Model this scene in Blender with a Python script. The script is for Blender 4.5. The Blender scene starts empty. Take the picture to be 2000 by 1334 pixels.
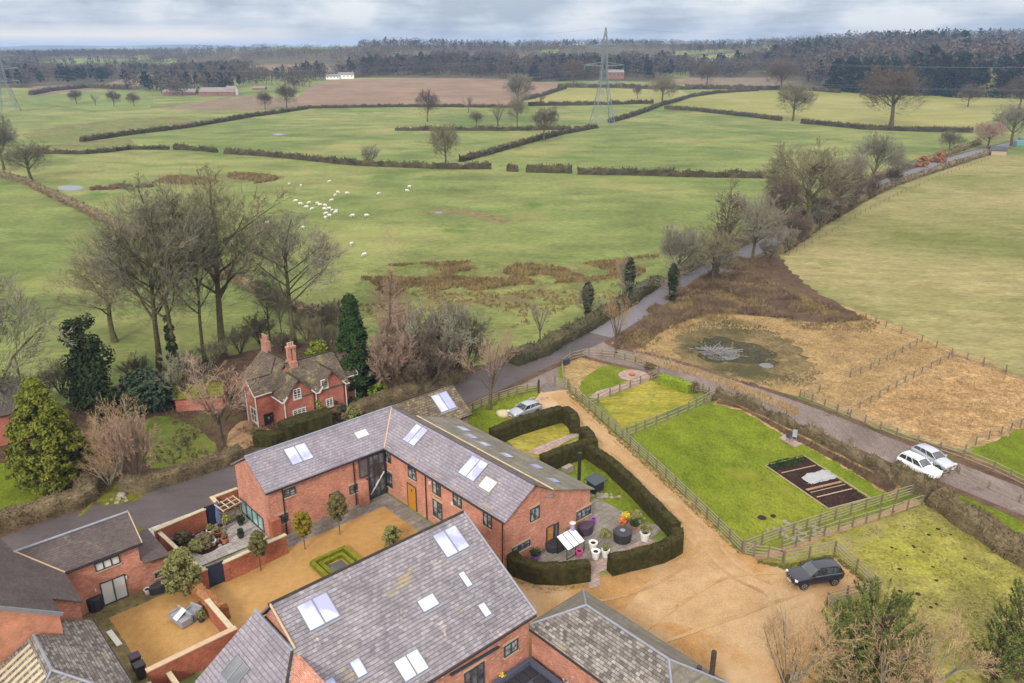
import bpy, bmesh, math, random
from mathutils import Vector, Matrix, noise as mnoise
R = math.radians
random.seed(7)
SC = bpy.context.scene
COL = SC.collection

# ------------------------------------------------------------------ camera
F_PX, CX, CY, HOR, H = 1549.0, 1000.0, 667.0, 95.0, 42.0   # photo is 2000 x 1334
PITCH = math.atan((CY - HOR) / F_PX)
cam = bpy.data.cameras.new("camera")
cam.sensor_width = 36.0
cam.lens = F_PX / 2000.0 * 36.0
cam.clip_start = 0.5
cam.clip_end = 20000
co = bpy.data.objects.new("camera", cam)
COL.objects.link(co)
co.location = (0, 0, H)
co.rotation_euler = (math.pi / 2 - PITCH, 0, 0)
SC.camera = co

# ------------------------------------------------------------------ world, sun, exposure
SUN_EL, SUN_AZ = R(33), R(-163)     # azimuth from +Y, clockwise: behind the camera, a little left
w = bpy.data.worlds.new("World")
SC.world = w
w.use_nodes = True
wn, wl = w.node_tree.nodes, w.node_tree.links
wn.clear()
def N(t, **k):
    n = wn.new(t)
    for a, b in k.items(): setattr(n, a, b)
    return n
sky = N('ShaderNodeTexSky', sky_type='NISHITA', sun_disc=False, sun_elevation=SUN_EL, sun_rotation=SUN_AZ, altitude=80, air_density=1.0, dust_density=2.0)
tc = N('ShaderNodeTexCoord')
sep = N('ShaderNodeSeparateXYZ'); wl.new(tc.outputs['Generated'], sep.inputs[0])
def wm(op, a, b=None, clamp=False):
    n = N('ShaderNodeMath', operation=op, use_clamp=clamp)
    for i, v in enumerate((a, b)):
        if v is None: continue
        if isinstance(v, (int, float)): n.inputs[i].default_value = v
        else: wl.new(v, n.inputs[i])
    return n.outputs[0]
comb = N('ShaderNodeCombineXYZ')
wl.new(wm('MULTIPLY', sep.outputs[0], 9.0), comb.inputs[0])
wl.new(wm('MULTIPLY', sep.outputs[1], 4.0), comb.inputs[1])
wl.new(wm('MULTIPLY', wm('POWER', wm('MAXIMUM', sep.outputs[2], 0.0), 0.8), 55.0), comb.inputs[2])
cn = N('ShaderNodeTexNoise'); cn.inputs['Scale'].default_value = 0.62; cn.inputs['Detail'].default_value = 9; cn.inputs['Roughness'].default_value = 0.6
wl.new(comb.outputs[0], cn.inputs['Vector'])
cn2 = N('ShaderNodeTexNoise'); cn2.inputs['Scale'].default_value = 0.9; cn2.inputs['Detail'].default_value = 8
comb2 = N('ShaderNodeCombineXYZ')
for i_, k_ in ((0, 11.0), (1, 6.0), (2, 26.0)): wl.new(wm('MULTIPLY', sep.outputs[i_], k_), comb2.inputs[i_])
wl.new(comb2.outputs[0], cn2.inputs['Vector'])
cf = wm('ADD', wm('MULTIPLY', cn.outputs['Fac'], 0.45), wm('MULTIPLY', cn2.outputs['Fac'], 0.75))
cr = N('ShaderNodeValToRGB'); wl.new(cf, cr.inputs[0])
e = cr.color_ramp.elements
e[0].position = 0.50; e[0].color = (0.42, 0.50, 0.62, 1)
e[1].position = 0.70; e[1].color = (0.90, 0.93, 0.96, 1)
m = e.new(0.59); m.color = (0.62, 0.70, 0.80, 1)
# warm bright strip low over the left horizon
elev = sep.outputs[2]
strip = wm('MULTIPLY', wm('SUBTRACT', 1.0, wm('MULTIPLY', wm('ABSOLUTE', wm('SUBTRACT', elev, 0.013)), 80.0), True),
           wm('MULTIPLY', wm('SUBTRACT', -0.17, sep.outputs[0]), 6.0, True))
mixw = N('ShaderNodeMix', data_type='RGBA'); wl.new(strip, mixw.inputs[0])
wl.new(cr.outputs[0], mixw.inputs[6]); mixw.inputs[7].default_value = (1.25, 1.14, 0.96, 1)
# overcast sky: brighter towards the zenith
zen = wm('ADD', 0.75, wm('MULTIPLY', wm('POWER', wm('MAXIMUM', elev, 0.0), 0.7), 2.4))
vm = N('ShaderNodeVectorMath', operation='SCALE'); 
neu = N('ShaderNodeMix', data_type='RGBA'); wl.new(wm('MULTIPLY', elev, 3.0, True), neu.inputs[0]); wl.new(mixw.outputs[2], neu.inputs[6]); neu.inputs[7].default_value = (0.73, 0.71, 0.69, 1)
wl.new(neu.outputs[2], vm.inputs[0])
wl.new(wm('MULTIPLY', zen, 8.5), vm.inputs['Scale'])
mx2 = N('ShaderNodeMix', data_type='RGBA'); mx2.inputs[0].default_value = 0.94
wl.new(sky.outputs[0], mx2.inputs[6]); wl.new(vm.outputs[0], mx2.inputs[7])
bg = N('ShaderNodeBackground'); bg.inputs['Strength'].default_value = 0.09
wl.new(mx2.outputs[2], bg.inputs[0])
wo = N('ShaderNodeOutputWorld'); wl.new(bg.outputs[0], wo.inputs[0])

sun = bpy.data.lights.new("sun", 'SUN')
sun.energy = 2.8; sun.angle = R(12); sun.color = (1.0, 0.94, 0.86)
so = bpy.data.objects.new("sun", sun); COL.objects.link(so)
so.rotation_euler = Vector((math.sin(SUN_AZ) * math.cos(SUN_EL), math.cos(SUN_AZ) * math.cos(SUN_EL), math.sin(SUN_EL))).to_track_quat('Z', 'Y').to_euler()
so.location = (-20, -60, 120)

SC.view_settings.view_transform = 'Standard'
SC.view_settings.look = 'None'
SC.view_settings.exposure = 0.35
SC.view_settings.gamma = 1.0
SC.render.engine = 'CYCLES'
SC.cycles.max_bounces = 6
SC.cycles.volume_bounces = 0
SC.cycles.transparent_max_bounces = 8

# ------------------------------------------------------------------ terrain height and surveying helpers
SP, CP = math.sin(PITCH), math.cos(PITCH)
YA = math.atan2(1651, 1800)
CU, SU = math.cos(YA), math.sin(YA)
RID = [(-2500, 25), (0, 27), (300, 29), (450, 38), (600, 45), (800, 50), (1000, 48), (1200, 51), (1500, 52), (1700, 54), (1850, 60), (2000, 62), (4500, 62)]
def sstep(t):
    t = max(0.0, min(1.0, t)); return t * t * (3 - 2 * t)
def hgt(x, y):
    if y < 470: return 0.0
    px = 1000 + 1650 * x / max(y, 1)
    a = RID[0][1]
    for (p, q), (p2, q2) in zip(RID, RID[1:]):
        if p <= px <= p2:
            a = q + (q2 - q) * (px - p) / (p2 - p); break
    else:
        a = RID[-1][1] if px > 0 else a
    z = a * sstep((y - 470) / 1350.0)
    if y > 2100: z -= a * 0.9 * sstep((y - 2100) / 1500.0)
    if y > 4500: z += (52 + 14 * math.sin(px * 0.006) + 6 * math.sin(px * 0.021)) * sstep((y - 4500) / 2200.0)
    return z
def ray(x, y):
    a, b = x - CX, y - CY
    return Vector((a, F_PX * CP - b * SP, -F_PX * SP - b * CP))
def G(x, y, z=0.0):
    """photo pixel -> point at height z (z=0: follows the terrain)"""
    d = ray(x, y)
    if d.z < -1:
        t = (z - H) / d.z
        if d.y * t < 465 or z: return Vector((d.x * t, d.y * t, z))
    s = 380.0 / d.y; last = s
    while s * d.y < 8000:
        p = d * s
        if H + p.z < hgt(p.x, p.y): break
        last = s; s *= 1.012
    for _ in range(12):
        mid = (s + last) / 2; p = d * mid
        if H + p.z < hgt(p.x, p.y): s = mid
        else: last = mid
    p = d * s
    return Vector((p.x, p.y, hgt(p.x, p.y)))
def UV(u, v, z=0.0): return Vector((u * CU - v * SU, u * SU + v * CU, z))
def toUV(p): return (p.x * CU + p.y * SU, -p.x * SU + p.y * CU)
def HZ(base, top):
    """height above the ground of photo pixel `top` standing over ground pixel `base`"""
    p = G(*base); d = ray(*top)
    return H + p.y * d.z / d.y - p.z
def onplane(px, py, q, n):
    d = ray(px, py); o = Vector((0, 0, H))
    return o + d * ((q - o).dot(n) / d.dot(n))

# ------------------------------------------------------------------ materials
MATS = {}
def _ramp(nt, facs, stops):
    r = nt.nodes.new('ShaderNodeValToRGB')
    el = r.color_ramp.elements
    el[0].position, el[0].color = stops[0][0], (*stops[0][1], 1)
    el[1].position, el[1].color = stops[-1][0], (*stops[-1][1], 1)
    for p, c in stops[1:-1]:
        k = el.new(p); k.color = (*c, 1)
    nt.links.new(facs, r.inputs[0])
    return r.outputs[0]
def _noise(nt, vec, scale, detail=5, rough=0.6, dist=0.0):
    n = nt.nodes.new('ShaderNodeTexNoise')
    n.inputs['Scale'].default_value = scale; n.inputs['Detail'].default_value = detail
    n.inputs['Roughness'].default_value = rough; n.inputs['Distortion'].default_value = dist
    nt.links.new(vec, n.inputs['Vector']); return n.outputs['Fac']
def _mix(nt, fac, a, b, mode='MIX'):
    m = nt.nodes.new('ShaderNodeMix'); m.data_type = 'RGBA'; m.blend_type = mode
    for i, v in ((0, fac), (6, a), (7, b)):
        if isinstance(v, tuple): m.inputs[i].default_value = (*v, 1) if len(v) == 3 else v
        elif isinstance(v, (int, float)): m.inputs[i].default_value = v
        else: nt.links.new(v, m.inputs[i])
    return m.outputs[2]
def _math(nt, op, a, b=0.0, clamp=False):
    n = nt.nodes.new('ShaderNodeMath'); n.operation = op; n.use_clamp = clamp
    for i, v in enumerate((a, b)):
        if isinstance(v, (int, float)): n.inputs[i].default_value = v
        else: nt.links.new(v, n.inputs[i])
    return n.outputs[0]
def base_mat(name, rough=0.9, spec=0.2, metal=0.0):
    m = bpy.data.materials.new(name); m.use_nodes = True
    b = m.node_tree.nodes['Principled BSDF']
    b.inputs['Roughness'].default_value = rough
    b.inputs['Specular IOR Level'].default_value = spec
    b.inputs['Metallic'].default_value = metal
    MATS[name] = m
    return m, m.node_tree, b
def bump(nt, b, h, strength, dist):
    n = nt.nodes.new('ShaderNodeBump'); n.inputs['Strength'].default_value = strength; n.inputs['Distance'].default_value = dist
    nt.links.new(h, n.inputs['Height']); nt.links.new(n.outputs[0], b.inputs['Normal'])
def coords(nt, kind, sc=(1, 1, 1), rot=0.0):
    if kind == 'world':
        g = nt.nodes.new('ShaderNodeNewGeometry').outputs['Position']
    elif kind == 'uv':
        g = nt.nodes.new('ShaderNodeTexCoord').outputs['UV']
    else:
        g = nt.nodes.new('ShaderNodeTexCoord').outputs['Object']
    mp = nt.nodes.new('ShaderNodeMapping'); mp.inputs['Scale'].default_value = sc; mp.inputs['Rotation'].default_value = (0, 0, rot)
    nt.links.new(g, mp.inputs[0]); return mp.outputs[0]
def ground_mat(name, big, small, s_big=0.02, s_mid=0.25, s_fine=2.2, mid=0.45, fine=0.5, patch=None, bmp=0.35, rough=0.95, stretch=(1, 1, 1), rot=0.0):
    """big: ramp stops for field-size variation; small: tint range; patch: (colour, scale, threshold, softness)"""
    m, nt, b = base_mat(name, rough, 0.1)
    v = coords(nt, 'world', stretch, rot)
    v0 = coords(nt, 'world')
    c = _ramp(nt, _noise(nt, v0, s_big, 6, 0.62, 0.6), big)
    nm = _noise(nt, v, s_mid, 6, 0.65)
    c = _mix(nt, mid, c, _ramp(nt, nm, [(0.3, small[0]), (0.7, small[1])]), 'OVERLAY')
    nf = _noise(nt, v, s_fine, 4, 0.7)
    c = _mix(nt, fine, c, _ramp(nt, nf, [(0.3, (0.25, 0.25, 0.25)), (0.7, (0.75, 0.75, 0.75))]), 'OVERLAY')
    if patch:
        for (pc, ps, th, so_) in patch:
            k = _math(nt, 'MULTIPLY', _math(nt, 'SUBTRACT', _noise(nt, v0, ps, 7, 0.65, 0.4), th), 1.0 / so_, True)
            c = _mix(nt, k, c, pc)
    nt.links.new(c, b.inputs['Base Color'])
    if bmp:
        bump(nt, b, nf, bmp, 0.15)
    return m
def plain_mat(name, col, rough=0.7, spec=0.3, metal=0.0, var=0.12, scale=3.0, kind='object', bmp=0.0, c2=None, rnd=0.0, detail=5):
    m, nt, b = base_mat(name, rough, spec, metal)
    v = coords(nt, kind)
    n = _noise(nt, v, scale, detail, 0.65)
    lo = tuple(x * (1 - var) for x in col); hi = c2 or tuple(min(1, x * (1 + var)) for x in col)
    c = _ramp(nt, n, [(0.32, lo), (0.68, hi)])
    if rnd:
        oi = nt.nodes.new('ShaderNodeObjectInfo').outputs['Random']
        k = _ramp(nt, oi, [(0.0, (1 - rnd,) * 3), (0.5, (1, 1 - rnd * 0.15, 1 - rnd * .1)), (1.0, (1 + rnd * .6, 1 + rnd * .55, 1 + rnd * .4))])
        c = _mix(nt, 1.0, c, k, 'MULTIPLY')
    nt.links.new(c, b.inputs['Base Color'])
    if bmp: bump(nt, b, n, bmp, 0.05)
    return m
def leaf_mat(name, c1, c2, scale=0.6, rough=0.8, rnd=0.0):
    m, nt, b = base_mat(name, rough, 0.12)
    v = coords(nt, 'object')
    n = _noise(nt, v, scale, 4, 0.6); n2 = _noise(nt, v, scale * 9, 3, 0.7)
    f = _math(nt, 'ADD', _math(nt, 'MULTIPLY', n, 0.55), _math(nt, 'MULTIPLY', n2, 0.45))
    c = _ramp(nt, f, [(0.38, c1), (0.6, c2)])
    if rnd:
        oi = nt.nodes.new('ShaderNodeObjectInfo').outputs['Random']
        c = _mix(nt, 1.0, c, _ramp(nt, oi, [(0, (1 - rnd, 1 - rnd, 1 - rnd * .8)), (1, (1 + rnd, 1 + rnd * .8, 1 + rnd * .5))]), 'MULTIPLY')
    nt.links.new(c, b.inputs['Base Color'])
    return m
def brick_mat(name, c1, c2, mort, pale=0.62, palecol=(0.62, 0.45, 0.38), dark=None):
    m, nt, b = base_mat(name, 0.9, 0.15)
    v = coords(nt, 'uv')
    br = nt.nodes.new('ShaderNodeTexBrick'); nt.links.new(v, br.inputs['Vector'])
    br.inputs['Scale'].default_value = 1.0
    br.inputs['Brick Width'].default_value = 0.235; br.inputs['Row Height'].default_value = 0.082
    br.inputs['Mortar Size'].default_value = 0.009; br.inputs['Mortar Smooth'].default_value = 0.3
    br.inputs['Color1'].default_value = (*c1, 1); br.inputs['Color2'].default_value = (*c2, 1); br.inputs['Mortar'].default_value = (*mort, 1)
    w3 = coords(nt, 'world')
    c = _mix(nt, 0.55, br.outputs[0], _ramp(nt, _noise(nt, w3, 0.7, 6, 0.7), [(0.3, (0.24, 0.23, 0.22)), (0.7, (0.76, 0.72, 0.70))]), 'OVERLAY')
    k = _math(nt, 'MULTIPLY', _math(nt, 'SUBTRACT', _noise(nt, coords(nt, 'uv', (2.2, 6.5, 1)), 1.1, 5, 0.7), pale), 9.0, True)
    c = _mix(nt, k, c, palecol)
    if dark:
        k = _math(nt, 'MULTIPLY', _math(nt, 'SUBTRACT', _noise(nt, w3, 0.9, 6, 0.7), dark), 6.0, True)
        c = _mix(nt, k, c, (0.07, 0.035, 0.025))
    nt.links.new(c, b.inputs['Base Color'])
    bump(nt, b, br.outputs['Fac'], -0.4, 0.01)
    return m
def tile_mat(name, c1, c2, mort, bw=0.30, rh=0.24, patch=None, mortsize=0.018, rough=0.75, spec=0.3, bias=0.0, line=0.75):
    """courses of slates: per-slate colour, the shadow under each course edge painted as a dark line, faint vertical joints, stains"""
    m, nt, b = base_mat(name, rough, spec)
    v = coords(nt, 'uv')
    br = nt.nodes.new('ShaderNodeTexBrick'); nt.links.new(v, br.inputs['Vector'])
    br.inputs['Scale'].default_value = 1.0; br.inputs['Bias'].default_value = bias
    br.inputs['Brick Width'].default_value = bw; br.inputs['Row Height'].default_value = rh
    br.inputs['Mortar Size'].default_value = mortsize * .35; br.inputs['Mortar Smooth'].default_value = 0.2
    mm = tuple((a + c) / 2 * .8 for a, c in zip(c2, mort))
    br.inputs['Color1'].default_value = (*c1, 1); br.inputs['Color2'].default_value = (*c2, 1); br.inputs['Mortar'].default_value = (*mm, 1)
    sx = nt.nodes.new('ShaderNodeSeparateXYZ'); nt.links.new(v, sx.inputs[0])
    w3 = coords(nt, 'world')
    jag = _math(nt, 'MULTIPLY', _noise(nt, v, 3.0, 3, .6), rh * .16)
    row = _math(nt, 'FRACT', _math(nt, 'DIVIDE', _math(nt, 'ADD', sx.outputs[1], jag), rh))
    ln = _math(nt, 'MULTIPLY', _math(nt, 'SUBTRACT', 0.24, row), 7.0, True)  # shadow below each course edge, painted into the slate colour
    nb = _ramp(nt, _noise(nt, w3, 0.45, 7, 0.7), [(0.3, (0.32, 0.32, 0.33)), (0.7, (0.66, 0.66, 0.65))])
    c = _mix(nt, 0.8, br.outputs[0], nb, 'OVERLAY')
    c = _mix(nt, 0.7, c, _ramp(nt, _noise(nt, coords(nt, 'uv', (1, 1.4, 1)), 3.2, 5, 0.75), [(0.3, (0.26, 0.26, 0.26)), (0.7, (0.76, 0.75, 0.74))]), 'OVERLAY')
    for (pc, ps, th, so_) in (patch or []):
        k = _math(nt, 'MULTIPLY', _math(nt, 'SUBTRACT', _noise(nt, w3, ps, 7, 0.72, 0.3), th), 1.0 / so_, True)
        k = _math(nt, 'MULTIPLY', k, _math(nt, 'MULTIPLY', _math(nt, 'SUBTRACT', _noise(nt, w3, 4.0, 4, 0.7), 0.40), 8.0, True))
        c = _mix(nt, k, c, pc)
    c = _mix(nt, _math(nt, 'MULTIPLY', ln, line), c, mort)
    nt.links.new(c, b.inputs['Base Color'])
    bump(nt, b, row, -0.5, 0.03)
    return m

# ------------------------------------------------------------------ mesh building
ORG = {}
class MB:
    def __init__(s): s.v = []; s.f = []
    def add(s, vs, fs):
        n = len(s.v); s.v += [tuple(p) for p in vs]; s.f += [tuple(i + n for i in f) for f in fs]; return s
    def box(s, c, d, z0, z1, w, l=None):
        """box on centre c (xy), direction d, length l along d, width w"""
        d = Vector((d[0], d[1], 0)).normalized(); q = Vector((-d.y, d.x, 0)); c = Vector((c[0], c[1], 0)); l = l or w
        P = [c + d * (l / 2 * a) + q * (w / 2 * b_) for a, b_ in ((-1, -1), (1, -1), (1, 1), (-1, 1))]
        vs = [(p.x, p.y, z0) for p in P] + [(p.x, p.y, z1) for p in P]
        return s.add(vs, [(3, 2, 1, 0), (4, 5, 6, 7), (0, 1, 5, 4), (1, 2, 6, 5), (2, 3, 7, 6), (3, 0, 4, 7)])
    def bar(s, a, b, w, h=None):
        a, b = Vector(a), Vector(b); h = h or w; t = (b - a)
        if t.length < 1e-6: return s
        t.normalize(); r = t.cross(Vector((0, 0, 1)))
        if r.length < 1e-3: r = Vector((1, 0, 0))
        r.normalize(); n = r.cross(t); vs = []
        for p in (a, b):
            vs += [p + r * (w / 2 * i) + n * (h / 2 * j) for i, j in ((-1, -1), (1, -1), (1, 1), (-1, 1))]
        return s.add(vs, [(3, 2, 1, 0), (4, 5, 6, 7), (0, 1, 5, 4), (1, 2, 6, 5), (2, 3, 7, 6), (3, 0, 4, 7)])
    def tube(s, pts, rads, k=6, cap=True):
        base = len(s.v); up = Vector((0.13, 0.31, 0.94)); n = len(pts)
        for i, p in enumerate(pts):
            p = Vector(p); t = (Vector(pts[min(i + 1, n - 1)]) - Vector(pts[max(i - 1, 0)])).normalized()
            r = t.cross(up); 
            if r.length < 1e-3: r = t.cross(Vector((1, 0, 0)))
            r.normalize(); q = r.cross(t)
            rad = rads[i] if isinstance(rads, (list, tuple)) else rads
            for j in range(k):
                a = 2 * math.pi * j / k; s.v.append(tuple(p + r * (rad * math.cos(a)) + q * (rad * math.sin(a))))
        for i in range(n - 1):
            for j in range(k):
                a = base + i * k + j; b = base + i * k + (j + 1) % k
                s.f.append((a, b, b + k, a + k))
        if cap:
            s.f.append(tuple(base + j for j in range(k))[::-1]); s.f.append(tuple(base + (n - 1) * k + j for j in range(k)))
        return s
    def lathe(s, c, prof, k=16):
        """prof: list of (radius, z)"""
        base = len(s.v); c = Vector(c)
        for r, z in prof:
            for j in range(k):
                a = 2 * math.pi * j / k; s.v.append((c.x + r * math.cos(a), c.y + r * math.sin(a), c.z + z))
        for i in range(len(prof) - 1):
            for j in range(k):
                a = base + i * k + j; b = base + i * k + (j + 1) % k
                s.f.append((a, b, b + k, a + k))
        s.f.append(tuple(base + j for j in range(k))[::-1]); s.f.append(tuple(base + (len(prof) - 1) * k + j for j in range(k)))
        return s
    def slab(s, pts, th):
        """polygon thickened by th against its normal"""
        pts = [Vector(p) for p in pts]; n = Vector((0, 0, 0))
        for i in range(len(pts)):
            a, b = pts[i], pts[(i + 1) % len(pts)]
            n += Vector(((a.y - b.y) * (a.z + b.z), (a.z - b.z) * (a.x + b.x), (a.x - b.x) * (a.y + b.y)))
        n.normalize()
        if n.z < 0 and abs(n.z) > 0.01: n = -n; pts = pts[::-1]
        k = len(pts); vs = pts + [p - n * th for p in pts]
        fs = [tuple(range(k)), tuple(range(2 * k - 1, k - 1, -1))]
        fs += [(i, i + k, (i + 1) % k + k, (i + 1) % k) for i in range(k)]
        return s.add(vs, fs)
    def prism(s, pts, z0, z1):
        k = len(pts); a = sum(pts[i][0] * pts[(i + 1) % k][1] - pts[(i + 1) % k][0] * pts[i][1] for i in range(k))
        if a < 0: pts = pts[::-1]
        vs = [(p[0], p[1], z0) for p in pts] + [(p[0], p[1], z1) for p in pts]
        fs = [tuple(range(k))[::-1], tuple(range(k, 2 * k))] + [(i, (i + 1) % k, (i + 1) % k + k, i + k) for i in range(k)]
        return s.add(vs, fs)
def link(o, parent=None):
    COL.objects.link(o)
    if parent: o.parent = parent
    return o
def tag(o, label=None, cat=None, group=None, kind=None):
    if label: o['label'] = label
    if cat: o['category'] = cat
    if group: o['group'] = group
    if kind: o['kind'] = kind
    return o
def mesh(mb, name, mat, parent=None, smooth=False, uv=False, loc=None):
    """ONE mesh object; vertices are given in world space (or in the parent's own frame when the parent sits at the origin)"""
    o0 = Vector(ORG.get(parent.name, (0, 0, 0))) if parent else Vector(loc or (0, 0, 0))
    me = bpy.data.meshes.new(name)
    me.from_pydata([(v[0] - o0.x, v[1] - o0.y, v[2] - o0.z) for v in mb.v], [], mb.f)
    me.update()
    if uv:
        ul = me.uv_layers.new(name='uv').data
        for p in me.polygons:
            n = p.normal
            if abs(n.z) > 0.99: ua, va = Vector((CU, SU, 0)), Vector((-SU, CU, 0))
            else:
                ua = Vector((0, 0, 1)).cross(n).normalized(); va = n.cross(ua)
            for li in p.loop_indices:
                q = Vector(mb.v[me.loops[li].vertex_index]); ul[li].uv = (q.dot(ua), q.dot(va))
    if smooth:
        me.polygons.foreach_set('use_smooth', [True] * len(me.polygons))
    me.materials.append(MATS[mat])
    o = bpy.data.objects.new(name, me); link(o, parent)
    if not parent and loc: o.location = loc
    ORG[o.name] = tuple(o0)
    return o
def thing(name, loc, label, cat, group=None, rz=0.0):
    o = bpy.data.objects.new(name, None); o.location = loc; o.rotation_euler = (0, 0, rz); o.empty_display_size = 0.5
    link(o); ORG[o.name] = tuple(loc); return tag(o, label, cat, group)
def copy_tree(o, loc, rz=0.0, scale=(1, 1, 1), label=None, group=None, cat=None):
    r = o.copy(); COL.objects.link(r)
    r.location = loc; r.rotation_euler = (0, 0, rz); r.scale = scale
    if label: r['label'] = label
    if cat: r['category'] = cat
    if group: r['group'] = group
    for ch in list(o.children):
        c = ch.copy(); COL.objects.link(c); c.parent = r
        for g in list(ch.children):
            d = g.copy(); COL.objects.link(d); d.parent = c
    return r

# ================================================================== GROUND
def srgb(r, g, b, k=1.0):
    f = lambda c: ((c / 255 + 0.055) / 1.055) ** 2.4 if c > 10 else c / 255 / 12.92
    return tuple(f(c) * k for c in (r, g, b))
AL = 0.50     # photo colour -> base colour, the scene's light being about 1/AL
def S(r, g, b): return srgb(r, g, b, AL)
g5 = lambda a, b_: ((a,) * 3, (b_,) * 3)
ground_mat('pasture_grass', [(0.32, S(112, 130, 68)), (0.45, S(132, 146, 80)), (0.56, S(148, 156, 90)), (0.68, S(168, 166, 104))], g5(0.30, 0.70), 0.011, 0.07, 1.0,
           0.85, 0.6, [(S(176, 170, 106), 0.022, 0.53, 0.16), (S(104, 130, 60), 0.035, 0.57, 0.12), (S(112, 104, 66), 0.16, 0.69, 0.08)], 0.25, stretch=(0.6, 1, 1))
ground_mat('pale_grass', [(0.34, S(134, 138, 76)), (0.48, S(158, 154, 98)), (0.62, S(180, 168, 116))], g5(0.36, 0.64), 0.02, 0.35, 1.6, 0.9, 0.6,
           [(S(128, 138, 70), 0.05, 0.60, 0.10)], 0.4, stretch=(0.4, 1, 1), rot=0.5)
ground_mat('yellow_green_grass', [(0.35, S(156, 158, 84)), (0.6, S(176, 170, 102))], g5(0.38, 0.62), 0.012, 0.08, 0.8, 0.8, 0.4, [(S(150, 130, 95), 0.03, 0.66, 0.07)], 0.2, stretch=(0.4, 1, 1))
ground_mat('far_green_grass', [(0.35, S(124, 144, 78)), (0.6, S(146, 160, 88))], g5(0.38, 0.62), 0.01, 0.06, 0.8, 0.7, 0.3, None, 0, stretch=(0.4, 1, 1))
ground_mat('ploughed_soil', [(0.3, S(148, 120, 100)), (0.6, S(170, 142, 118))], g5(0.40, 0.60), 0.02, 0.10, 0.6, 0.9, 0.6, None, 0.2, stretch=(0.12, 1.2, 1), rot=0.12)
ground_mat('rough_tan', [(0.3, S(160, 132, 88)), (0.5, S(186, 156, 106)), (0.7, S(202, 172, 122))], g5(0.3, 0.68), 0.06, 0.5, 2.6, 0.9, 0.9, [(S(128, 102, 74), 0.14, 0.55, 0.18)], 0.8, stretch=(0.7, 1, 1))
ground_mat('rough_orange', [(0.3, S(178, 140, 94)), (0.5, S(202, 164, 114)), (0.7, S(212, 178, 130))], g5(0.26, 0.72), 0.06, 0.6, 2.8, 0.9, 0.95, [(S(144, 108, 78), 0.18, 0.58, 0.18)], 0.8, stretch=(0.7, 1, 1))
ground_mat('rough_brown', [(0.3, S(112, 88, 66)), (0.6, S(140, 112, 84))], g5(0.3, 0.68), 0.06, 0.5, 2.2, 0.9, 0.9, [(S(100, 108, 60), 0.10, 0.58, 0.07)], 0.8)
ground_mat('rushy_ground', [(0.35, S(122, 136, 72)), (0.6, S(150, 148, 88))], g5(0.3, 0.68), 0.05, 0.3, 1.4, 0.9, 0.8, [(S(134, 116, 84), 0.07, 0.52, 0.10), (S(106, 88, 66), 0.25, 0.60, 0.08)], 0.4)
ground_mat('leaf_litter', [(0.3, S(92, 72, 60)), (0.6, S(122, 98, 78))], g5(0.3, 0.68), 0.1, 0.9, 4.0, 0.9, 0.9, [(S(110, 112, 62), 0.15, 0.58, 0.08)], 0.8)
ground_mat('far_brown', [(0.3, S(128, 112, 92)), (0.6, S(158, 138, 112))], g5(0.36, 0.64), 0.01, 0.06, 0.4, 0.9, 0.5, None, 0)
ground_mat('far_hill_cover', [(0.3, S(70, 78, 66)), (0.6, S(104, 112, 84))], g5(0.3, 0.7), 0.002, 0.01, 0.05, 0.9, 0.5, None, 0)
ground_mat('wood_floor', [(0.3, S(84, 78, 64)), (0.6, S(112, 104, 78))], g5(0.36, 0.64), 0.01, 0.06, 0.4, 0.9, 0.5, None, 0)
ground_mat('lawn', [(0.3, S(112, 130, 30)), (0.52, S(130, 144, 38)), (0.7, S(148, 154, 52))], g5(0.34, 0.66), 0.05, 0.5, 4.5, 0.8, 0.8, [(S(160, 158, 60), 0.2, 0.58, 0.12)], 0.5, stretch=(1, 0.55, 1), rot=0.6)
ground_mat('yellow_lawn', [(0.3, S(152, 152, 56)), (0.5, S(176, 166, 68)), (0.7, S(196, 180, 92))], g5(0.3, 0.7), 0.12, 0.8, 5.0, 0.9, 0.8, [(S(138, 152, 46), 0.35, 0.56, 0.08)], 0.5, stretch=(0.35, 1, 1), rot=0.15)
ground_mat('muted_lawn', [(0.3, S(112, 132, 52)), (0.5, S(134, 146, 66)), (0.7, S(150, 156, 78))], g5(0.34, 0.66), 0.08, 0.6, 4.0, 0.8, 0.7, [(S(150, 140, 96), 0.2, 0.6, 0.12)], 0.5)  # less saturated green than the main lawn
ground_mat('mossy_paddock', [(0.3, S(146, 142, 78)), (0.5, S(170, 160, 92)), (0.68, S(178, 174, 70))], g5(0.32, 0.66), 0.05, 0.5, 3.6, 0.9, 0.8, [(S(186, 166, 122), 0.12, 0.57, 0.1), (S(156, 160, 60), 0.2, 0.6, 0.08), (S(94, 76, 58), 0.7, 0.74, 0.04)], 0.7)
ground_mat('orange_gravel', [(0.3, S(204, 154, 96)), (0.5, S(214, 166, 108)), (0.7, S(222, 180, 128))], g5(0.42, 0.58), 0.08, 1.2, 14, 0.8, 0.75, [(S(236, 206, 166), 0.09, 0.49, 0.16), (S(180, 138, 96), 0.4, 0.62, 0.1)], 0.5)
ground_mat('track_gravel', [(0.3, S(206, 164, 114)), (0.6, S(224, 188, 142))], g5(0.42, 0.58), 0.1, 1.0, 14, 0.8, 0.7, [(S(180, 140, 98), 0.5, 0.66, 0.1)], 0.4)
ground_mat('courtyard_gravel', [(0.3, S(208, 158, 92)), (0.5, S(218, 170, 104)), (0.7, S(226, 182, 120))], g5(0.42, 0.58), 0.12, 1.6, 16, 0.8, 0.8, [(S(196, 150, 90), 0.6, 0.6, 0.15)], 0.5)
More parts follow.
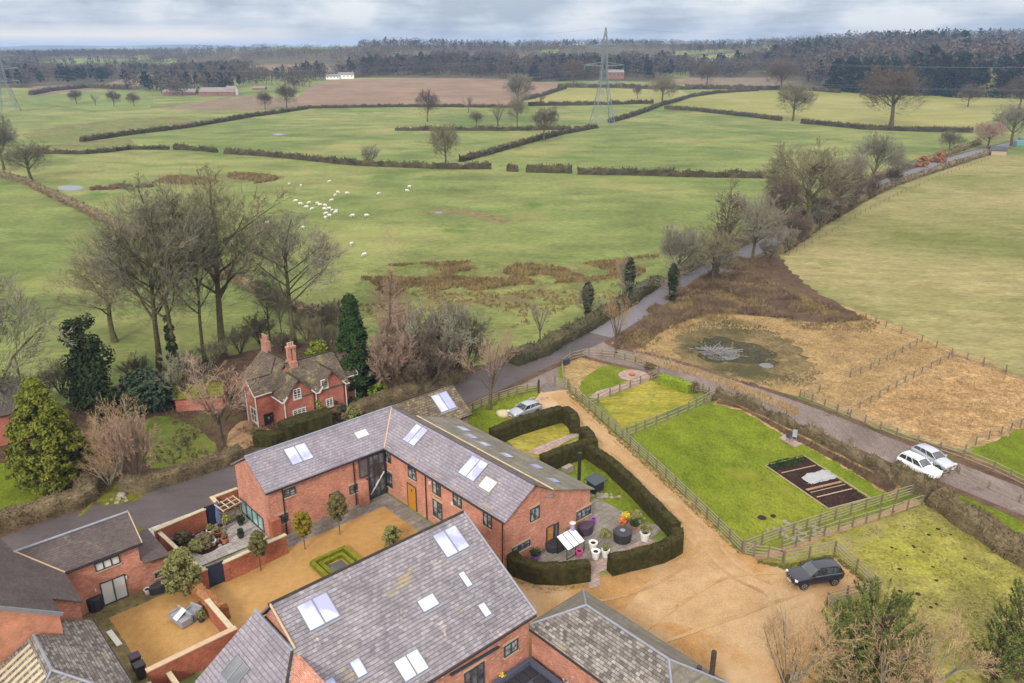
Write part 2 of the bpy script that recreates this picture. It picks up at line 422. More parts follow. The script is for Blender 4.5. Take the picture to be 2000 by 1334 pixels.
ground_mat('road_tarmac', [(0.3, S(100, 92, 94)), (0.6, S(122, 112, 112))], g5(0.42, 0.58), 0.08, 0.6, 20, 0.7, 0.6, [(S(86, 78, 78), 0.25, 0.62, 0.08), (S(140, 128, 122), 0.4, 0.66, 0.12)], 0.3, rough=0.7, stretch=(0.25, 1, 1), rot=-YA)
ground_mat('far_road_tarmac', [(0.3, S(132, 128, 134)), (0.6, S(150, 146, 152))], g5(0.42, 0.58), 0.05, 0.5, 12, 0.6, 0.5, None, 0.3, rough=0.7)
ground_mat('lane_tarmac', [(0.3, S(140, 124, 118)), (0.6, S(166, 150, 142))], g5(0.36, 0.62), 0.1, 0.5, 12, 0.9, 0.7, [(S(116, 98, 90), 0.3, 0.60, 0.08), (S(188, 172, 160), 0.5, 0.64, 0.06)], 0.4, stretch=(1, 0.2, 1), rot=0.6)
ground_mat('road_verge', [(0.3, S(104, 82, 68)), (0.6, S(134, 106, 88))], g5(0.34, 0.64), 0.2, 1.0, 8, 0.9, 0.8, [(S(118, 118, 66), 0.2, 0.56, 0.08)], 0.6)
ground_mat('bed_soil', [(0.3, S(62, 46, 42)), (0.6, S(88, 66, 58))], g5(0.3, 0.68), 0.3, 1.5, 8, 0.9, 0.9, None, 1.0)
ground_mat('earth_path', [(0.3, S(176, 140, 104)), (0.6, S(202, 166, 128))], g5(0.36, 0.64), 0.2, 1.5, 8, 0.8, 0.7, [(S(150, 132, 84), 0.4, 0.6, 0.1)], 0.5)
ground_mat('moss', [(0.3, S(116, 118, 40)), (0.6, S(138, 138, 48))], g5(0.3, 0.68), 0.4, 2, 8, 0.8, 0.8, [(S(110, 96, 60), 0.6, 0.6, 0.1)], 0.6)
ground_mat('mossy_slabs', [(0.3, S(130, 122, 80)), (0.6, S(158, 142, 100))], g5(0.3, 0.68), 0.4, 1.6, 8, 0.9, 0.8, [(S(112, 118, 50), 0.5, 0.56, 0.08)], 0.5)
ground_mat('hollow_edge', [(0.3, S(116, 104, 70)), (0.6, S(150, 130, 90))], g5(0.3, 0.68), 0.08, 0.5, 2.6, 0.9, 0.9, [(S(96, 92, 60), 0.09, 0.44, 0.12), (S(186, 154, 106), 0.2, 0.58, 0.1)], 0.6)
ground_mat('pond_mud', [(0.3, S(66, 66, 50)), (0.6, S(92, 88, 66))], g5(0.3, 0.68), 0.1, 0.6, 3, 0.9, 0.8, [(S(84, 76, 68), 0.2, 0.55, 0.1)], 0.5)
ground_mat('wheel_rut', [(0.3, S(196, 150, 98)), (0.6, S(222, 182, 134))], g5(0.42, 0.58), 0.25, 1.0, 14, 0.8, 0.7, [(S(176, 134, 90), 0.5, 0.6, 0.1)], 0.4)
def paving_mat(name, c1, c2, mort, bw=0.9, rh=0.6, wet=None):
    m, nt, b = base_mat(name, 0.8, 0.25)
    br = nt.nodes.new('ShaderNodeTexBrick'); nt.links.new(coords(nt, 'world', (1, 1, 1), -YA), br.inputs['Vector'])
    br.inputs['Scale'].default_value = 1.0; br.inputs['Brick Width'].default_value = bw; br.inputs['Row Height'].default_value = rh
    br.inputs['Mortar Size'].default_value = 0.02
    br.inputs['Color1'].default_value = (*c1, 1); br.inputs['Color2'].default_value = (*c2, 1); br.inputs['Mortar'].default_value = (*mort, 1)
    v = coords(nt, 'world')
    c = _mix(nt, 0.7, br.outputs[0], _ramp(nt, _noise(nt, v, 0.9, 6, 0.7), [(0.3, (0.3, 0.3, 0.3)), (0.7, (0.7, 0.7, 0.7))]), 'OVERLAY')
    c = _mix(nt, 0.5, c, _ramp(nt, _noise(nt, v, 6, 4, 0.7), [(0.3, (0.3, 0.3, 0.3)), (0.7, (0.7, 0.7, 0.7))]), 'OVERLAY')
    nt.links.new(c, b.inputs['Base Color']); bump(nt, b, br.outputs['Fac'], -0.4, 0.01)
paving_mat('stone_paving', S(172, 164, 154), S(150, 140, 128), S(110, 100, 88))
paving_mat('pale_paving', S(214, 208, 202), S(196, 188, 180), S(140, 130, 120))
paving_mat('pink_paving', S(206, 178, 166), S(190, 162, 150), S(150, 130, 116), 0.5, 0.5)
m_, nt_, b_ = base_mat('still_water', 0.1, 0.5); b_.inputs['Base Color'].default_value = (*S(110, 112, 110), 1)
bump(nt_, b_, _noise(nt_, coords(nt_, 'world'), 3, 3), 0.05, 0.05)

NS = [0]
def densify(P, step, jit, rnd):
    out = []
    for i in range(len(P)):
        a, b_ = Vector(P[i][:2]), Vector(P[(i + 1) % len(P)][:2]); L = (b_ - a).length; n = max(1, int(L / step)); q = Vector((-(b_ - a).y, (b_ - a).x)) / max(L, 1e-6)
        for k in range(n):
            p = a.lerp(b_, k / n)
            if jit and k: p = p + q * rnd.uniform(-jit, jit)
            out.append((p.x, p.y))
    return out
def smooth_closed(P, it=2):
    for _ in range(it):
        Q = []
        for i in range(len(P)):
            a, b_ = P[i], P[(i + 1) % len(P)]
            Q += [Vector(a).lerp(Vector(b_), .25), Vector(a).lerp(Vector(b_), .75)]
        P = Q
    return P
def sheet(name, P, mat, jit=0.15, step=1.0, smooth=0, px=True):
    """ground sheet from a polygon (photo pixels, or world xy with px=False); each lies a little above the previous"""
    NS[0] += 1; rnd = random.Random(NS[0])
    if px: P = [G(*p) for p in P]
    P = [Vector((p[0], p[1])) for p in P]
    if smooth: P = smooth_closed(P, smooth)
    dmax = max(p.y for p in P); far = dmax > 440
    if far: step = max(step, 14.0); jit = max(jit, 0.8 if dmax > 600 else 0.5)
    pts = densify(P, step, jit, rnd)
    bm = bmesh.new(); vs = [bm.verts.new((x, y, 0)) for x, y in pts]
    f = bm.faces.new(vs); f.normal_update()
    if f.normal.z < 0: f.normal_flip()
    bmesh.ops.triangulate(bm, faces=[f], ngon_method='EAR_CLIP')
    if far:
        for _ in range(6):
            ed = [e_ for e_ in bm.edges if e_.calc_length() > 45]
            if not ed: break
            bmesh.ops.subdivide_edges(bm, edges=ed, cuts=1); bmesh.ops.triangulate(bm, faces=bm.faces[:])
    for v in bm.verts: v.co.z = hgt(v.co.x, v.co.y) + 0.0009 * NS[0] + 0.010 * NS[0] * sstep((v.co.y - 440) / 300)
    bm.normal_update()
    me = bpy.data.meshes.new(name); bm.to_mesh(me); bm.free()
    me.materials.append(MATS[mat]); o = bpy.data.objects.new(name, me); link(o)
    return tag(o, kind='structure')
def strip_poly(C, w):
    """closed polygon round a centre line; w = width or list of widths"""
    C = [Vector(c[:2]) for c in C]; L, Rr = [], []
    for i, c in enumerate(C):
        t = (C[min(i + 1, len(C) - 1)] - C[max(i - 1, 0)]).normalized(); q = Vector((-t.y, t.x)); k = (w[i] if isinstance(w, (list, tuple)) else w) / 2
        L.append(c + q * k); Rr.append(c - q * k)
    return L + Rr[::-1]
def curve(P, n=6):
    """Catmull-Rom through the points"""
    P = [Vector(p) for p in P]; out = []
    for i in range(len(P) - 1):
        a, b_, c, d = P[max(i - 1, 0)], P[i], P[i + 1], P[min(i + 2, len(P) - 1)]
        for k in range(n):
            t = k / n
            out.append(0.5 * ((2 * b_) + (c - a) * t + (2 * a - 5 * b_ + 4 * c - d) * t * t + (3 * b_ - a - 3 * c + d) * t ** 3))
    out.append(P[-1]); return out

# the ground: one sheet out to the horizon
ys = [-160, -60, 0, 60, 120, 200, 300, 400, 470]
while ys[-1] < 1900: ys.append(ys[-1] + 28)
while ys[-1] < 9500: ys.append(ys[-1] * 1.05)
NA = 90; mb = MB()
for y in ys:
    for j in range(NA + 1):
        a = -1.25 + 2.5 * j / NA; x = a * (y + 260); mb.v.append((x, y, hgt(x, y)))
for i in range(len(ys) - 1):
    for j in range(NA):
        k = i * (NA + 1) + j; mb.f.append((k, k + 1, k + NA + 2, k + NA + 1))
g = mesh(mb, 'ground', 'pasture_grass', smooth=True); tag(g, kind='structure')

# --- far country
sheet('distant_hills', [(-9500, 4700), (9500, 4700), (9500, 9300), (-9500, 9300)], 'far_hill_cover', px=False, step=200)
sheet('far_terrain', [(-400, 168), (60, 172), (260, 176), (420, 150), (560, 150), (700, 152), (900, 153), (1060, 160), (1130, 158), (1300, 160), (1500, 168), (1640, 176), (1800, 182), (2060, 186), (2600, 190), (2600, 88), (2060, 84), (1700, 86), (1200, 88), (700, 92), (420, 104), (0, 106), (-400, 106)], 'wood_floor')
sheet('ploughed_field', [(575, 196), (600, 172), (640, 158), (760, 153), (880, 152), (980, 154), (1090, 164), (1110, 168), (1035, 192), (1015, 205), (860, 207), (700, 206), (592, 208)], 'ploughed_soil')
sheet('tan_field', [(310, 212), (370, 203), (440, 190), (520, 186), (578, 196), (590, 208), (500, 216), (400, 216)], 'far_brown')
sheet('brown_field', [(50, 178), (70, 168), (170, 166), (240, 172), (150, 178), (60, 190)], 'far_brown')
sheet('brown_field', [(480, 132), (520, 126), (640, 126), (650, 140), (560, 146)], 'far_brown')
sheet('brown_field', [(880, 116), (960, 108), (1060, 106), (1085, 112), (960, 118)], 'far_brown')
sheet('green_field', [(940, 116), (1060, 112), (1120, 118), (1060, 132), (980, 128)], 'far_green_grass')
sheet('green_field', [(1060, 97), (1100, 95), (1085, 104), (1052, 104)], 'far_green_grass')
sheet('green_field', [(1340, 124), (1360, 110), (1500, 100), (1530, 106), (1480, 118), (1400, 128)], 'far_green_grass')
sheet('green_field', [(1320, 100), (1400, 96), (1440, 98), (1360, 106), (1318, 108)], 'far_green_grass')
sheet('green_field', [(1290, 148), (1300, 140), (1350, 142), (1345, 152)], 'far_green_grass')
sheet('green_field', [(530, 93), (620, 90), (700, 92), (640, 96), (540, 97)], 'far_green_grass')
sheet('tan_field', [(1260, 160), (1340, 152), (1500, 152), (1560, 160), (1500, 170), (1380, 168)], 'far_brown')
sheet('green_field', [(1020, 200), (1110, 170), (1250, 172), (1330, 176), (1350, 186), (1280, 200), (1150, 204)], 'yellow_green_grass')
sheet('yellow_green_field', [(1290, 212), (1350, 190), (1440, 180), (1560, 174), (1700, 184), (1830, 180), (2040, 186), (2040, 214), (1930, 236), (1900, 254), (1700, 248), (1530, 230), (1400, 216)], 'yellow_green_grass')
sheet('meadow', [(100, 205), (60, 190), (170, 180), (270, 182), (300, 196), (290, 214), (180, 216)], 'far_green_grass')
sheet('rough_patch', [(40, 262), (120, 246), (230, 234), (330, 228), (440, 236), (360, 252), (160, 272), (60, 275)], 'rushy_ground', 0.8)
sheet('rough_patch', [(50, 288), (160, 276), (250, 268), (270, 284), (160, 300), (60, 298)], 'rushy_ground', 0.8)
sheet('pale_earth', [(95, 297), (130, 291), (150, 298), (110, 300)], 'pale_grass')
sheet('tan_field', [(200, 168), (230, 156), (400, 153), (420, 160), (330, 170)], 'far_brown')
sheet('green_field', [(60, 122), (160, 114), (300, 116), (140, 127)], 'far_green_grass')
sheet('tan_field', [(700, 128), (780, 120), (860, 123), (820, 133), (720, 135)], 'far_brown')
sheet('tan_field', [(1560, 127), (1640, 114), (1700, 114), (1680, 125)], 'yellow_green_grass')
# --- rough bands in the big pasture
sheet('rush_bed', [(300, 352), (330, 345), (460, 338), (560, 344), (540, 354), (420, 360), (330, 362)], 'rushy_ground', 0.8, 2)
sheet('rush_bed', [(700, 560), (720, 520), (830, 514), (960, 510), (1080, 520), (1200, 512), (1230, 502), (1290, 498), (1250, 540), (1130, 552), (1200, 580), (1050, 600), (900, 610), (790, 600), (700, 640), (670, 600)], 'rushy_ground', 1.2, 2, 1)
sheet('wet_ground', [(800, 415), (848, 410), (905, 408), (950, 416), (1010, 432), (980, 436), (920, 422), (850, 418)], 'mossy_slabs', 0.5, 2, 1)
sheet('pond', [(846, 415), (856, 412), (868, 415), (857, 418)], 'still_water', 0.05, 0.6, 1)
sheet('pond', [(110, 366), (125, 362), (150, 362), (168, 366), (150, 373), (120, 372)], 'still_water', 0.2, 1, 1)
sheet('pond', [(529, 262), (545, 260), (562, 262), (545, 265)], 'still_water', 0.2, 1, 1)
# --- left woodland floor and gardens
sheet('woodland_floor', [(-160, 880), (-160, 840), (20, 830), (120, 790), (240, 750), (340, 720), (460, 690), (560, 672), (660, 668), (760, 690), (840, 725), (930, 715), (985, 705), (900, 760), (800, 790), (640, 850), (470, 900), (200, 990), (60, 1010), (-160, 1080)], 'leaf_litter', 0.7, 1.5, 1)
sheet('meadow', [(600, 640), (640, 622), (675, 640), (665, 662), (600, 660)], 'muted_lawn', 0.4, 1, 1)
sheet('cottage_lawn', [(285, 915), (270, 850), (290, 812), (345, 815), (420, 860), (425, 885), (380, 900), (320, 915)], 'muted_lawn', 0.25, 0.8, 1)
sheet('striped_lawn', [(-160, 960), (-160, 900), (30, 905), (70, 945), (150, 965), (140, 985), (60, 1005), (-60, 1040)], 'lawn', 0.2, 0.8)
sheet('cottage_path', [(440, 850), (480, 815), (515, 838), (560, 842), (600, 860), (520, 880), (450, 900)], 'earth_path', 0.25, 0.8, 1)
# --- right of the road
sheet('near_grass', [(880, 850), (960, 770), (1090, 735), (1180, 690), (1400, 760), (1600, 850), (1850, 960), (1850, 1000), (1500, 1130), (1300, 1060), (1000, 960)], 'muted_lawn', 0.2, 1)
sheet('pale_field', [(1930, 302), (2060, 300), (3000, 330), (3000, 900), (2000, 765), (1860, 710), (1700, 640), (1560, 590), (1490, 560), (1540, 490), (1560, 470), (1650, 410), (1800, 345)], 'pale_grass', 0.6, 2)
sheet('rough_meadow', [(1205, 640), (1300, 580), (1400, 530), (1490, 530), (1560, 565), (1700, 616), (1860, 683), (2005, 738), (2700, 1000), (2010, 860), (1880, 880), (1700, 830), (1560, 775), (1400, 735), (1260, 700), (1200, 680)], 'rough_tan', 0.5, 1.5)
sheet('scrub_bank', [(1205, 650), (1290, 590), (1370, 545), (1440, 500), (1500, 486), (1532, 512), (1570, 555), (1630, 590), (1690, 625), (1600, 632), (1480, 616), (1380, 612), (1300, 640), (1240, 690), (1200, 680)], 'leaf_litter', 0.8, 1.5, 1)
sheet('orange_meadow', [(1650, 800), (1760, 730), (1850, 690), (2005, 745), (2700, 1010), (2010, 850), (1880, 872), (1760, 840)], 'rough_orange', 0.5, 1.5)
sheet('pond_margin', [(1305, 700), (1330, 640), (1410, 618), (1510, 640), (1590, 705), (1600, 755), (1500, 752), (1380, 728)], 'hollow_edge', 1.0, 1, 1)
sheet('pond_margin', [(1350, 690), (1362, 662), (1410, 655), (1440, 668), (1480, 672), (1530, 705), (1505, 722), (1450, 708), (1390, 712)], 'pond_mud', 1.1, 1, 1)
sheet('pond', [(1365, 690), (1375, 680), (1400, 676), (1435, 682), (1450, 694), (1430, 704), (1390, 704)], 'still_water', 0.3, 0.6, 1)
sheet('pond', [(1478, 712), (1500, 708), (1515, 716), (1496, 721)], 'still_water', 0.2, 0.6, 1)
sheet('paddock', [(1885, 885), (2010, 828), (2400, 920), (2400, 1010), (2010, 940)], 'lawn', 0.3, 1)
# --- near plots
sheet('bank_verge', [(1180, 672), (1250, 700), (1360, 722), (1480, 765), (1600, 812), (1760, 850), (1890, 885), (2010, 940), (2300, 1060), (2300, 1180), (2010, 1090), (1900, 1000), (1800, 960), (1620, 880), (1480, 800), (1380, 770), (1260, 735), (1170, 700)], 'rough_brown', 0.4, 1)
sheet('east_meadow', [(1830, 940), (1880, 930), (2010, 985), (2400, 1150), (2400, 1250), (2010, 1100), (1900, 1010)], 'lawn', 0.3, 1)
sheet('mossy_paddock', [(1460, 1110), (1600, 1040), (1800, 985), (1850, 1005), (2010, 1120), (2500, 1400), (2500, 1900), (1500, 1900), (1540, 1400), (1620, 1250), (1600, 1170), (1500, 1120)], 'mossy_paddock', 0.3, 1)
sheet('grass_verge', [(895, 815), (1050, 745), (1110, 735), (1160, 790), (1260, 870), (1460, 1060), (1480, 1110), (1420, 1090), (1300, 960), (1180, 880), (1100, 850), (960, 880)], 'muted_lawn', 0.2, 0.8)
sheet('big_lawn', [(1237, 851), (1392, 787), (1450, 800), (1560, 862), (1650, 910), (1738, 968), (1775, 972), (1620, 1028), (1478, 1078), (1455, 1068)], 'lawn', 0.12, 0.7)
sheet('bank_strip', [(1392, 790), (1400, 772), (1500, 815), (1620, 880), (1760, 950), (1738, 970), (1640, 908), (1560, 866), (1450, 802)], 'rough_orange', 0.3, 0.7)
sheet('yellow_lawn', [(1168, 778), (1270, 742), (1352, 772), (1354, 785), (1215, 838)], 'yellow_lawn', 0.08, 0.6)
sheet('rough_corner', [(1100, 735), (1098, 712), (1140, 698), (1210, 700), (1290, 728), (1270, 738), (1150, 775), (1120, 770)], 'rough_tan', 0.2, 0.6, 1)
sheet('round_lawn', [(1128, 755), (1150, 730), (1185, 712), (1210, 714), (1228, 728), (1240, 742), (1150, 774), (1135, 768)], 'lawn', 0.15, 0.5, 1)
sheet('garden_path', [(1150, 777), (1165, 765), (1200, 755), (1250, 745), (1262, 730), (1275, 738), (1250, 752), (1170, 778)], 'pink_paving', 0.05, 0.5)
sheet('lane_corner', [(1085, 740), (1086, 716), (1100, 706), (1098, 740)], 'lawn', 0.1, 0.5)
sheet('car_lawn', [(912, 805), (1000, 765), (1050, 765), (1045, 790), (990, 818), (1000, 835), (960, 850), (900, 830)], 'lawn', 0.1, 0.5)
sheet('gravel_yard', [(1058, 766), (1110, 762), (1145, 796), (1215, 860), (1300, 935), (1370, 1000), (1448, 1082), (1500, 1098), (1542, 1118), (1612, 1088), (1645, 1092), (1706, 1150), (1615, 1170), (1603, 1195), (1622, 1240), (1610, 1300), (1580, 1450), (1500, 1700), (900, 1700), (860, 1300), (930, 1100), (1010, 1080), (1160, 1130), (1320, 1090), (1334, 1060), (1310, 1030), (1210, 930), (1150, 880), (1120, 830), (1100, 800), (1085, 795), (1010, 825), (985, 815), (1040, 795), (1050, 775)], 'orange_gravel', 0.15, 0.6)
sheet('drive_track', [(1070, 770), (1100, 766), (1150, 806), (1250, 895), (1330, 965), (1400, 1040), (1420, 1085), (1380, 1100), (1350, 1060), (1290, 985), (1180, 895), (1130, 830), (1100, 800)], 'track_gravel', 0.15, 0.6)
sheet('worn_gravel', [(1290, 1110), (1400, 1060), (1470, 1110), (1500, 1180), (1560, 1240), (1500, 1290), (1400, 1250), (1300, 1205), (1210, 1260), (1170, 1250), (1220, 1190)], 'track_gravel', 0.5, 0.8, 2)
sheet('gate_apron', [(960, 765), (1010, 735), (1070, 712), (1088, 700), (1092, 725), (1088, 742), (1110, 760), (1060, 768), (1048, 752), (1000, 756)], 'lane_tarmac', 0.1, 0.5)
# --- roads
RC = [UV(-40, 73.9), UV(0, 73.9), UV(25, 74.0), UV(50, 74.2)] + [G(*p) for p in ((930, 755), (1000, 722), (1080, 688), (1160, 652), (1230, 611), (1300, 570), (1390, 522), (1445, 498), (1520, 460), (1600, 425), (1700, 372), (1800, 332), (1900, 300), (1950, 288), (2060, 262), (2300, 230))]
RC = curve([(p.x, p.y, 0) for p in RC], 5)
vp = [strip_poly(RC, 8.6)]; sheet('road_verge', vp[0], 'road_verge', 0.35, 1.5, px=False)
LC = curve([G(*p) for p in ((1130, 668), (1180, 690), (1260, 708), (1350, 735), (1480, 778), (1600, 822), (1750, 884), (1860, 925), (2010, 985), (2300, 1100))], 5)
sheet('lane_verge', strip_poly(LC, 7.4), 'road_verge', 0.35, 1.0, px=False)
sheet('lane', strip_poly(LC, [9.0, 8.0, 6.6, 5.8] + [5.4] * (len(LC) - 4)), 'lane_tarmac', 0.1, 0.8, px=False)
n1 = next(i for i, p in enumerate(RC) if p.y > 128)
sheet('road', strip_poly(RC[:n1 + 1], 6.4), 'road_tarmac', 0.07, 0.8, px=False)
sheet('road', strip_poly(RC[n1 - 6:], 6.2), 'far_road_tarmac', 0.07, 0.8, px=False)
sheet('lay_by', [(300, 985), (460, 935), (470, 965), (300, 1045), (60, 1110), (20, 1100), (180, 1040)], 'road_tarmac', 0.05)
sheet('moss_verge', [(215, 935), (270, 960), (290, 958), (285, 968), (250, 985), (180, 992)], 'moss', 0.15, 0.5, 1)
sheet('moss_verge', [(170, 990), (182, 972), (185, 985), (160, 1008), (148, 1012)], 'moss', 0.1, 0.4, 1)
# --- courtyards and patios
def usheet(name, rect, mat, **k):
    u0, u1, v0, v1 = rect; return sheet(name, [UV(u0, v0), UV(u1, v0), UV(u1, v1), UV(u0, v1)], mat, px=False, **k)
usheet('courtyard_paving', (16.8, 37.7, 45, 60.4), 'stone_paving', jit=0)
usheet('courtyard_gravel', (17.6, 36.1, 42.5, 57.9), 'courtyard_gravel', jit=0.05, step=0.5)
usheet('garden_paving', (17.5, 25.4, 60.6, 69.5), 'pale_paving', jit=0)
sheet('garden_soil', [(330, 1062), (372, 1020), (420, 1028), (440, 1045), (450, 1060), (395, 1085)], 'bed_soil', 0.2, 0.5)
usheet('mossy_patio', (9.2, 17.4, 48.5, 60.8), 'mossy_slabs', jit=0)
usheet('patio_gravel', (11.1, 16.9, 50.0, 58.9), 'courtyard_gravel', jit=0.05, step=0.5)
usheet('bin_yard', (9.0, 17.5, 40, 47.6), 'stone_paving', jit=0)
usheet('back_yard', (15.5, 17.5, 60.6, 70.5), 'road_verge', jit=0)
# patio by the east gable
sheet('garden_lawn', [(1090, 905), (1150, 878), (1172, 893), (1292, 1020), (1262, 1040), (1190, 985), (1150, 950)], 'lawn', 0.03)
sheet('patio', [(1010, 1110), (1100, 1040), (1160, 975), (1175, 978), (1250, 1018), (1300, 1030), (1262, 1060), (1180, 1108), (1150, 1125), (1020, 1125)], 'stone_paving', 0)
sheet('brick_edging', [(1130, 1105), (1200, 1085), (1262, 1050), (1280, 1060), (1210, 1098), (1170, 1120), (1172, 1148), (1150, 1150), (1145, 1118)], 'pink_paving', 0.05)
sheet('garden_lawn', [(990, 862), (1092, 820), (1128, 850), (1040, 905)], 'yellow_lawn', 0.03)
sheet('garden_path', [(1030, 882), (1120, 846), (1136, 850), (1050, 890)], 'pink_paving', 0.12, 0.4)
sheet('garden_lawn', [(1044, 893), (1128, 858), (1140, 868), (1062, 905)], 'yellow_lawn', 0.03)
usheet('lower_courtyard', (17, 32.0, 18, 33.2), 'pink_paving', jit=0)
# the plot around the vegetable bed
sheet('vegetable_bed', [(1495, 911), (1572, 893), (1695, 975), (1618, 996)], 'bed_soil', 0.12, 0.5)
sheet('seat_pad', [(1521, 857), (1545, 842), (1578, 863), (1553, 875)], 'pink_paving', 0)
sheet('fence_track', [(1470, 1085), (1520, 1075), (1620, 1040), (1788, 975), (1805, 985), (1640, 1040), (1530, 1085), (1478, 1098)], 'earth_path', 0.1, 0.6)

for k_, off_ in enumerate((-.75, .75)):
    tr_ = curve([G(*q) for q in ((1086, 772), (1110, 790), (1150, 828), (1210, 885), (1280, 950), (1350, 1020), (1400, 1080), (1440, 1120), (1500, 1150))], 5); tt_ = []
    for i_, c_ in enumerate(tr_):
        d_ = (tr_[min(i_ + 1, len(tr_) - 1)] - tr_[max(i_ - 1, 0)]).normalized(); tt_.append(c_ + Vector((-d_.y, d_.x, 0)) * off_)
    sheet('wheel_track', strip_poly(tt_, .34), 'wheel_rut', 0.08, 0.5, px=False)
for pts_ in (((1120, 1180), (1220, 1165), (1320, 1120), (1390, 1060)), ((1250, 1240), (1330, 1180), (1420, 1130), (1530, 1120)), ((1200, 1290), (1340, 1240), (1480, 1190), (1560, 1160))):
    sheet('wheel_track', strip_poly(curve([G(*q) for q in pts_], 6), .3), 'wheel_rut', 0.08, 0.5, px=False)

# ================================================================== BUILDINGS
AL = 0.66
brick_mat('orange_brick', S(216, 144, 118), S(184, 106, 84), S(214, 186, 166), 0.55, S(228, 184, 162))
brick_mat('weathered_brick', S(208, 140, 114), S(178, 106, 86), S(206, 178, 160), 0.56, S(232, 208, 192))
brick_mat('garden_brick', S(190, 112, 84), S(160, 86, 64), S(170, 128, 104), 0.68, S(206, 164, 140), 0.58)
brick_mat('cottage_brick', S(198, 122, 104), S(168, 92, 76), S(190, 142, 124), 0.66, S(218, 172, 154))
brick_mat('render_orange', S(222, 152, 122), S(208, 138, 108), S(214, 168, 140), 0.75, S(224, 184, 156))
tile_mat('slate_purple', S(158, 150, 160), S(142, 134, 144), S(88, 82, 90), 0.34, 0.30, [(S(182, 174, 178), 2.5, 0.66, 0.08)], 0.03, rough=0.5, spec=0.4)
tile_mat('slate_grey_mixed', S(166, 160, 168), S(136, 130, 136), S(66, 60, 62), 0.36, 0.27,
         [(S(204, 188, 180), 0.5, 0.60, 0.05), (S(172, 154, 118), 0.35, 0.60, 0.05), (S(92, 88, 52), 0.9, 0.70, 0.04)], 0.028, rough=0.6, spec=0.35, bias=0.1)
tile_mat('slate_mottled', S(164, 156, 150), S(96, 90, 86), S(60, 56, 52), 0.34, 0.24,
         [(S(160, 150, 124), 0.6, 0.56, 0.06), (S(84, 80, 70), 0.8, 0.62, 0.05)], 0.035, bias=0.0)
tile_mat('plain_brown_tile', S(102, 90, 88), S(88, 78, 76), S(72, 62, 62), 0.3, 0.2, [(S(128, 118, 104), 0.5, 0.60, 0.08)], 0.012, rough=0.7)
tile_mat('mossy_tile', S(140, 126, 100), S(96, 82, 68), S(60, 50, 42), 0.32, 0.30, [(S(168, 152, 112), 0.8, 0.55, 0.06), (S(100, 100, 56), 1.2, 0.60, 0.06)], 0.045)
tile_mat('cottage_tile', S(124, 110, 92), S(92, 80, 68), S(50, 46, 40), 0.28, 0.22, [(S(148, 138, 92), 0.7, 0.55, 0.06), (S(178, 168, 140), 1.4, 0.66, 0.04)], 0.04)
tile_mat('lichen_sheet', S(136, 130, 116), S(122, 116, 104), S(108, 102, 92), 1.6, 1.2, [(S(154, 148, 128), 0.7, 0.55, 0.08), (S(112, 106, 84), 0.5, 0.58, 0.08)], 0.01)
plain_mat('lead', S(150, 152, 166), 0.5, 0.4, 0.0, 0.15, 2)
plain_mat('pale_ridge', S(206, 192, 160), 0.8, 0.2, 0, 0.18, 4)
plain_mat('stone_dressing', S(206, 178, 146), 0.85, 0.2, 0, 0.12, 4)
plain_mat('dark_frame', S(58, 68, 78), 0.5, 0.4, 0, 0.05)
plain_mat('black_metal', S(40, 40, 44), 0.5, 0.4, 0, 0.1)
plain_mat('white_paint', S(232, 230, 224, ), 0.5, 0.4, 0, 0.04)
MATS['white_paint'].node_tree.nodes['Principled BSDF'].inputs['Base Color'].default_value = (.7, .7, .68, 1)
plain_mat('orange_wood', S(206, 140, 40), 0.5, 0.4, 0, 0.12, 6)
plain_mat('pale_wood', S(190, 170, 140), 0.8, 0.2, 0, 0.15, 5)
plain_mat('grey_metal', S(140, 142, 148), 0.5, 0.4, 0, 0.1)
def glass_mat(name, col, rough=0.06, spec=0.8, var=0.5, sc=1.2, c2=None):
    m, nt, b = base_mat(name, rough, spec)
    n = _noise(nt, coords(nt, 'world'), sc, 2, 0.5)
    c = _ramp(nt, n, [(0.42, col), (0.58, c2 or tuple(x * (1 + var) for x in col))])
    nt.links.new(c, b.inputs['Base Color'])
    b.inputs['Coat Weight'].default_value = 0.6; b.inputs['Coat Roughness'].default_value = 0.03
    return m
glass_mat('window_glass', (0.03, 0.035, 0.04), c2=(0.30, 0.32, 0.32), sc=1.6)
glass_mat('dark_glass', (0.02, 0.025, 0.03), c2=(0.10, 0.11, 0.12), sc=1.0)
glass_mat('sky_glass', (0.30, 0.31, 0.56), c2=(0.46, 0.50, 0.68), sc=0.7, rough=.15, spec=.4); MATS['sky_glass'].node_tree.nodes['Principled BSDF'].inputs['Coat Weight'].default_value = .15  # bluish sky reflection painted into the base colour, real coat turned down
glass_mat('white_blind_glass', (0.62, 0.63, 0.62), c2=(0.50, 0.52, 0.54), sc=0.6)
glass_mat('teal_glass', (0.14, 0.30, 0.28), c2=(0.36, 0.48, 0.46), sc=0.5)
glass_mat('grey_glass', (0.07, 0.08, 0.09), c2=(0.12, 0.13, 0.14), sc=0.6)

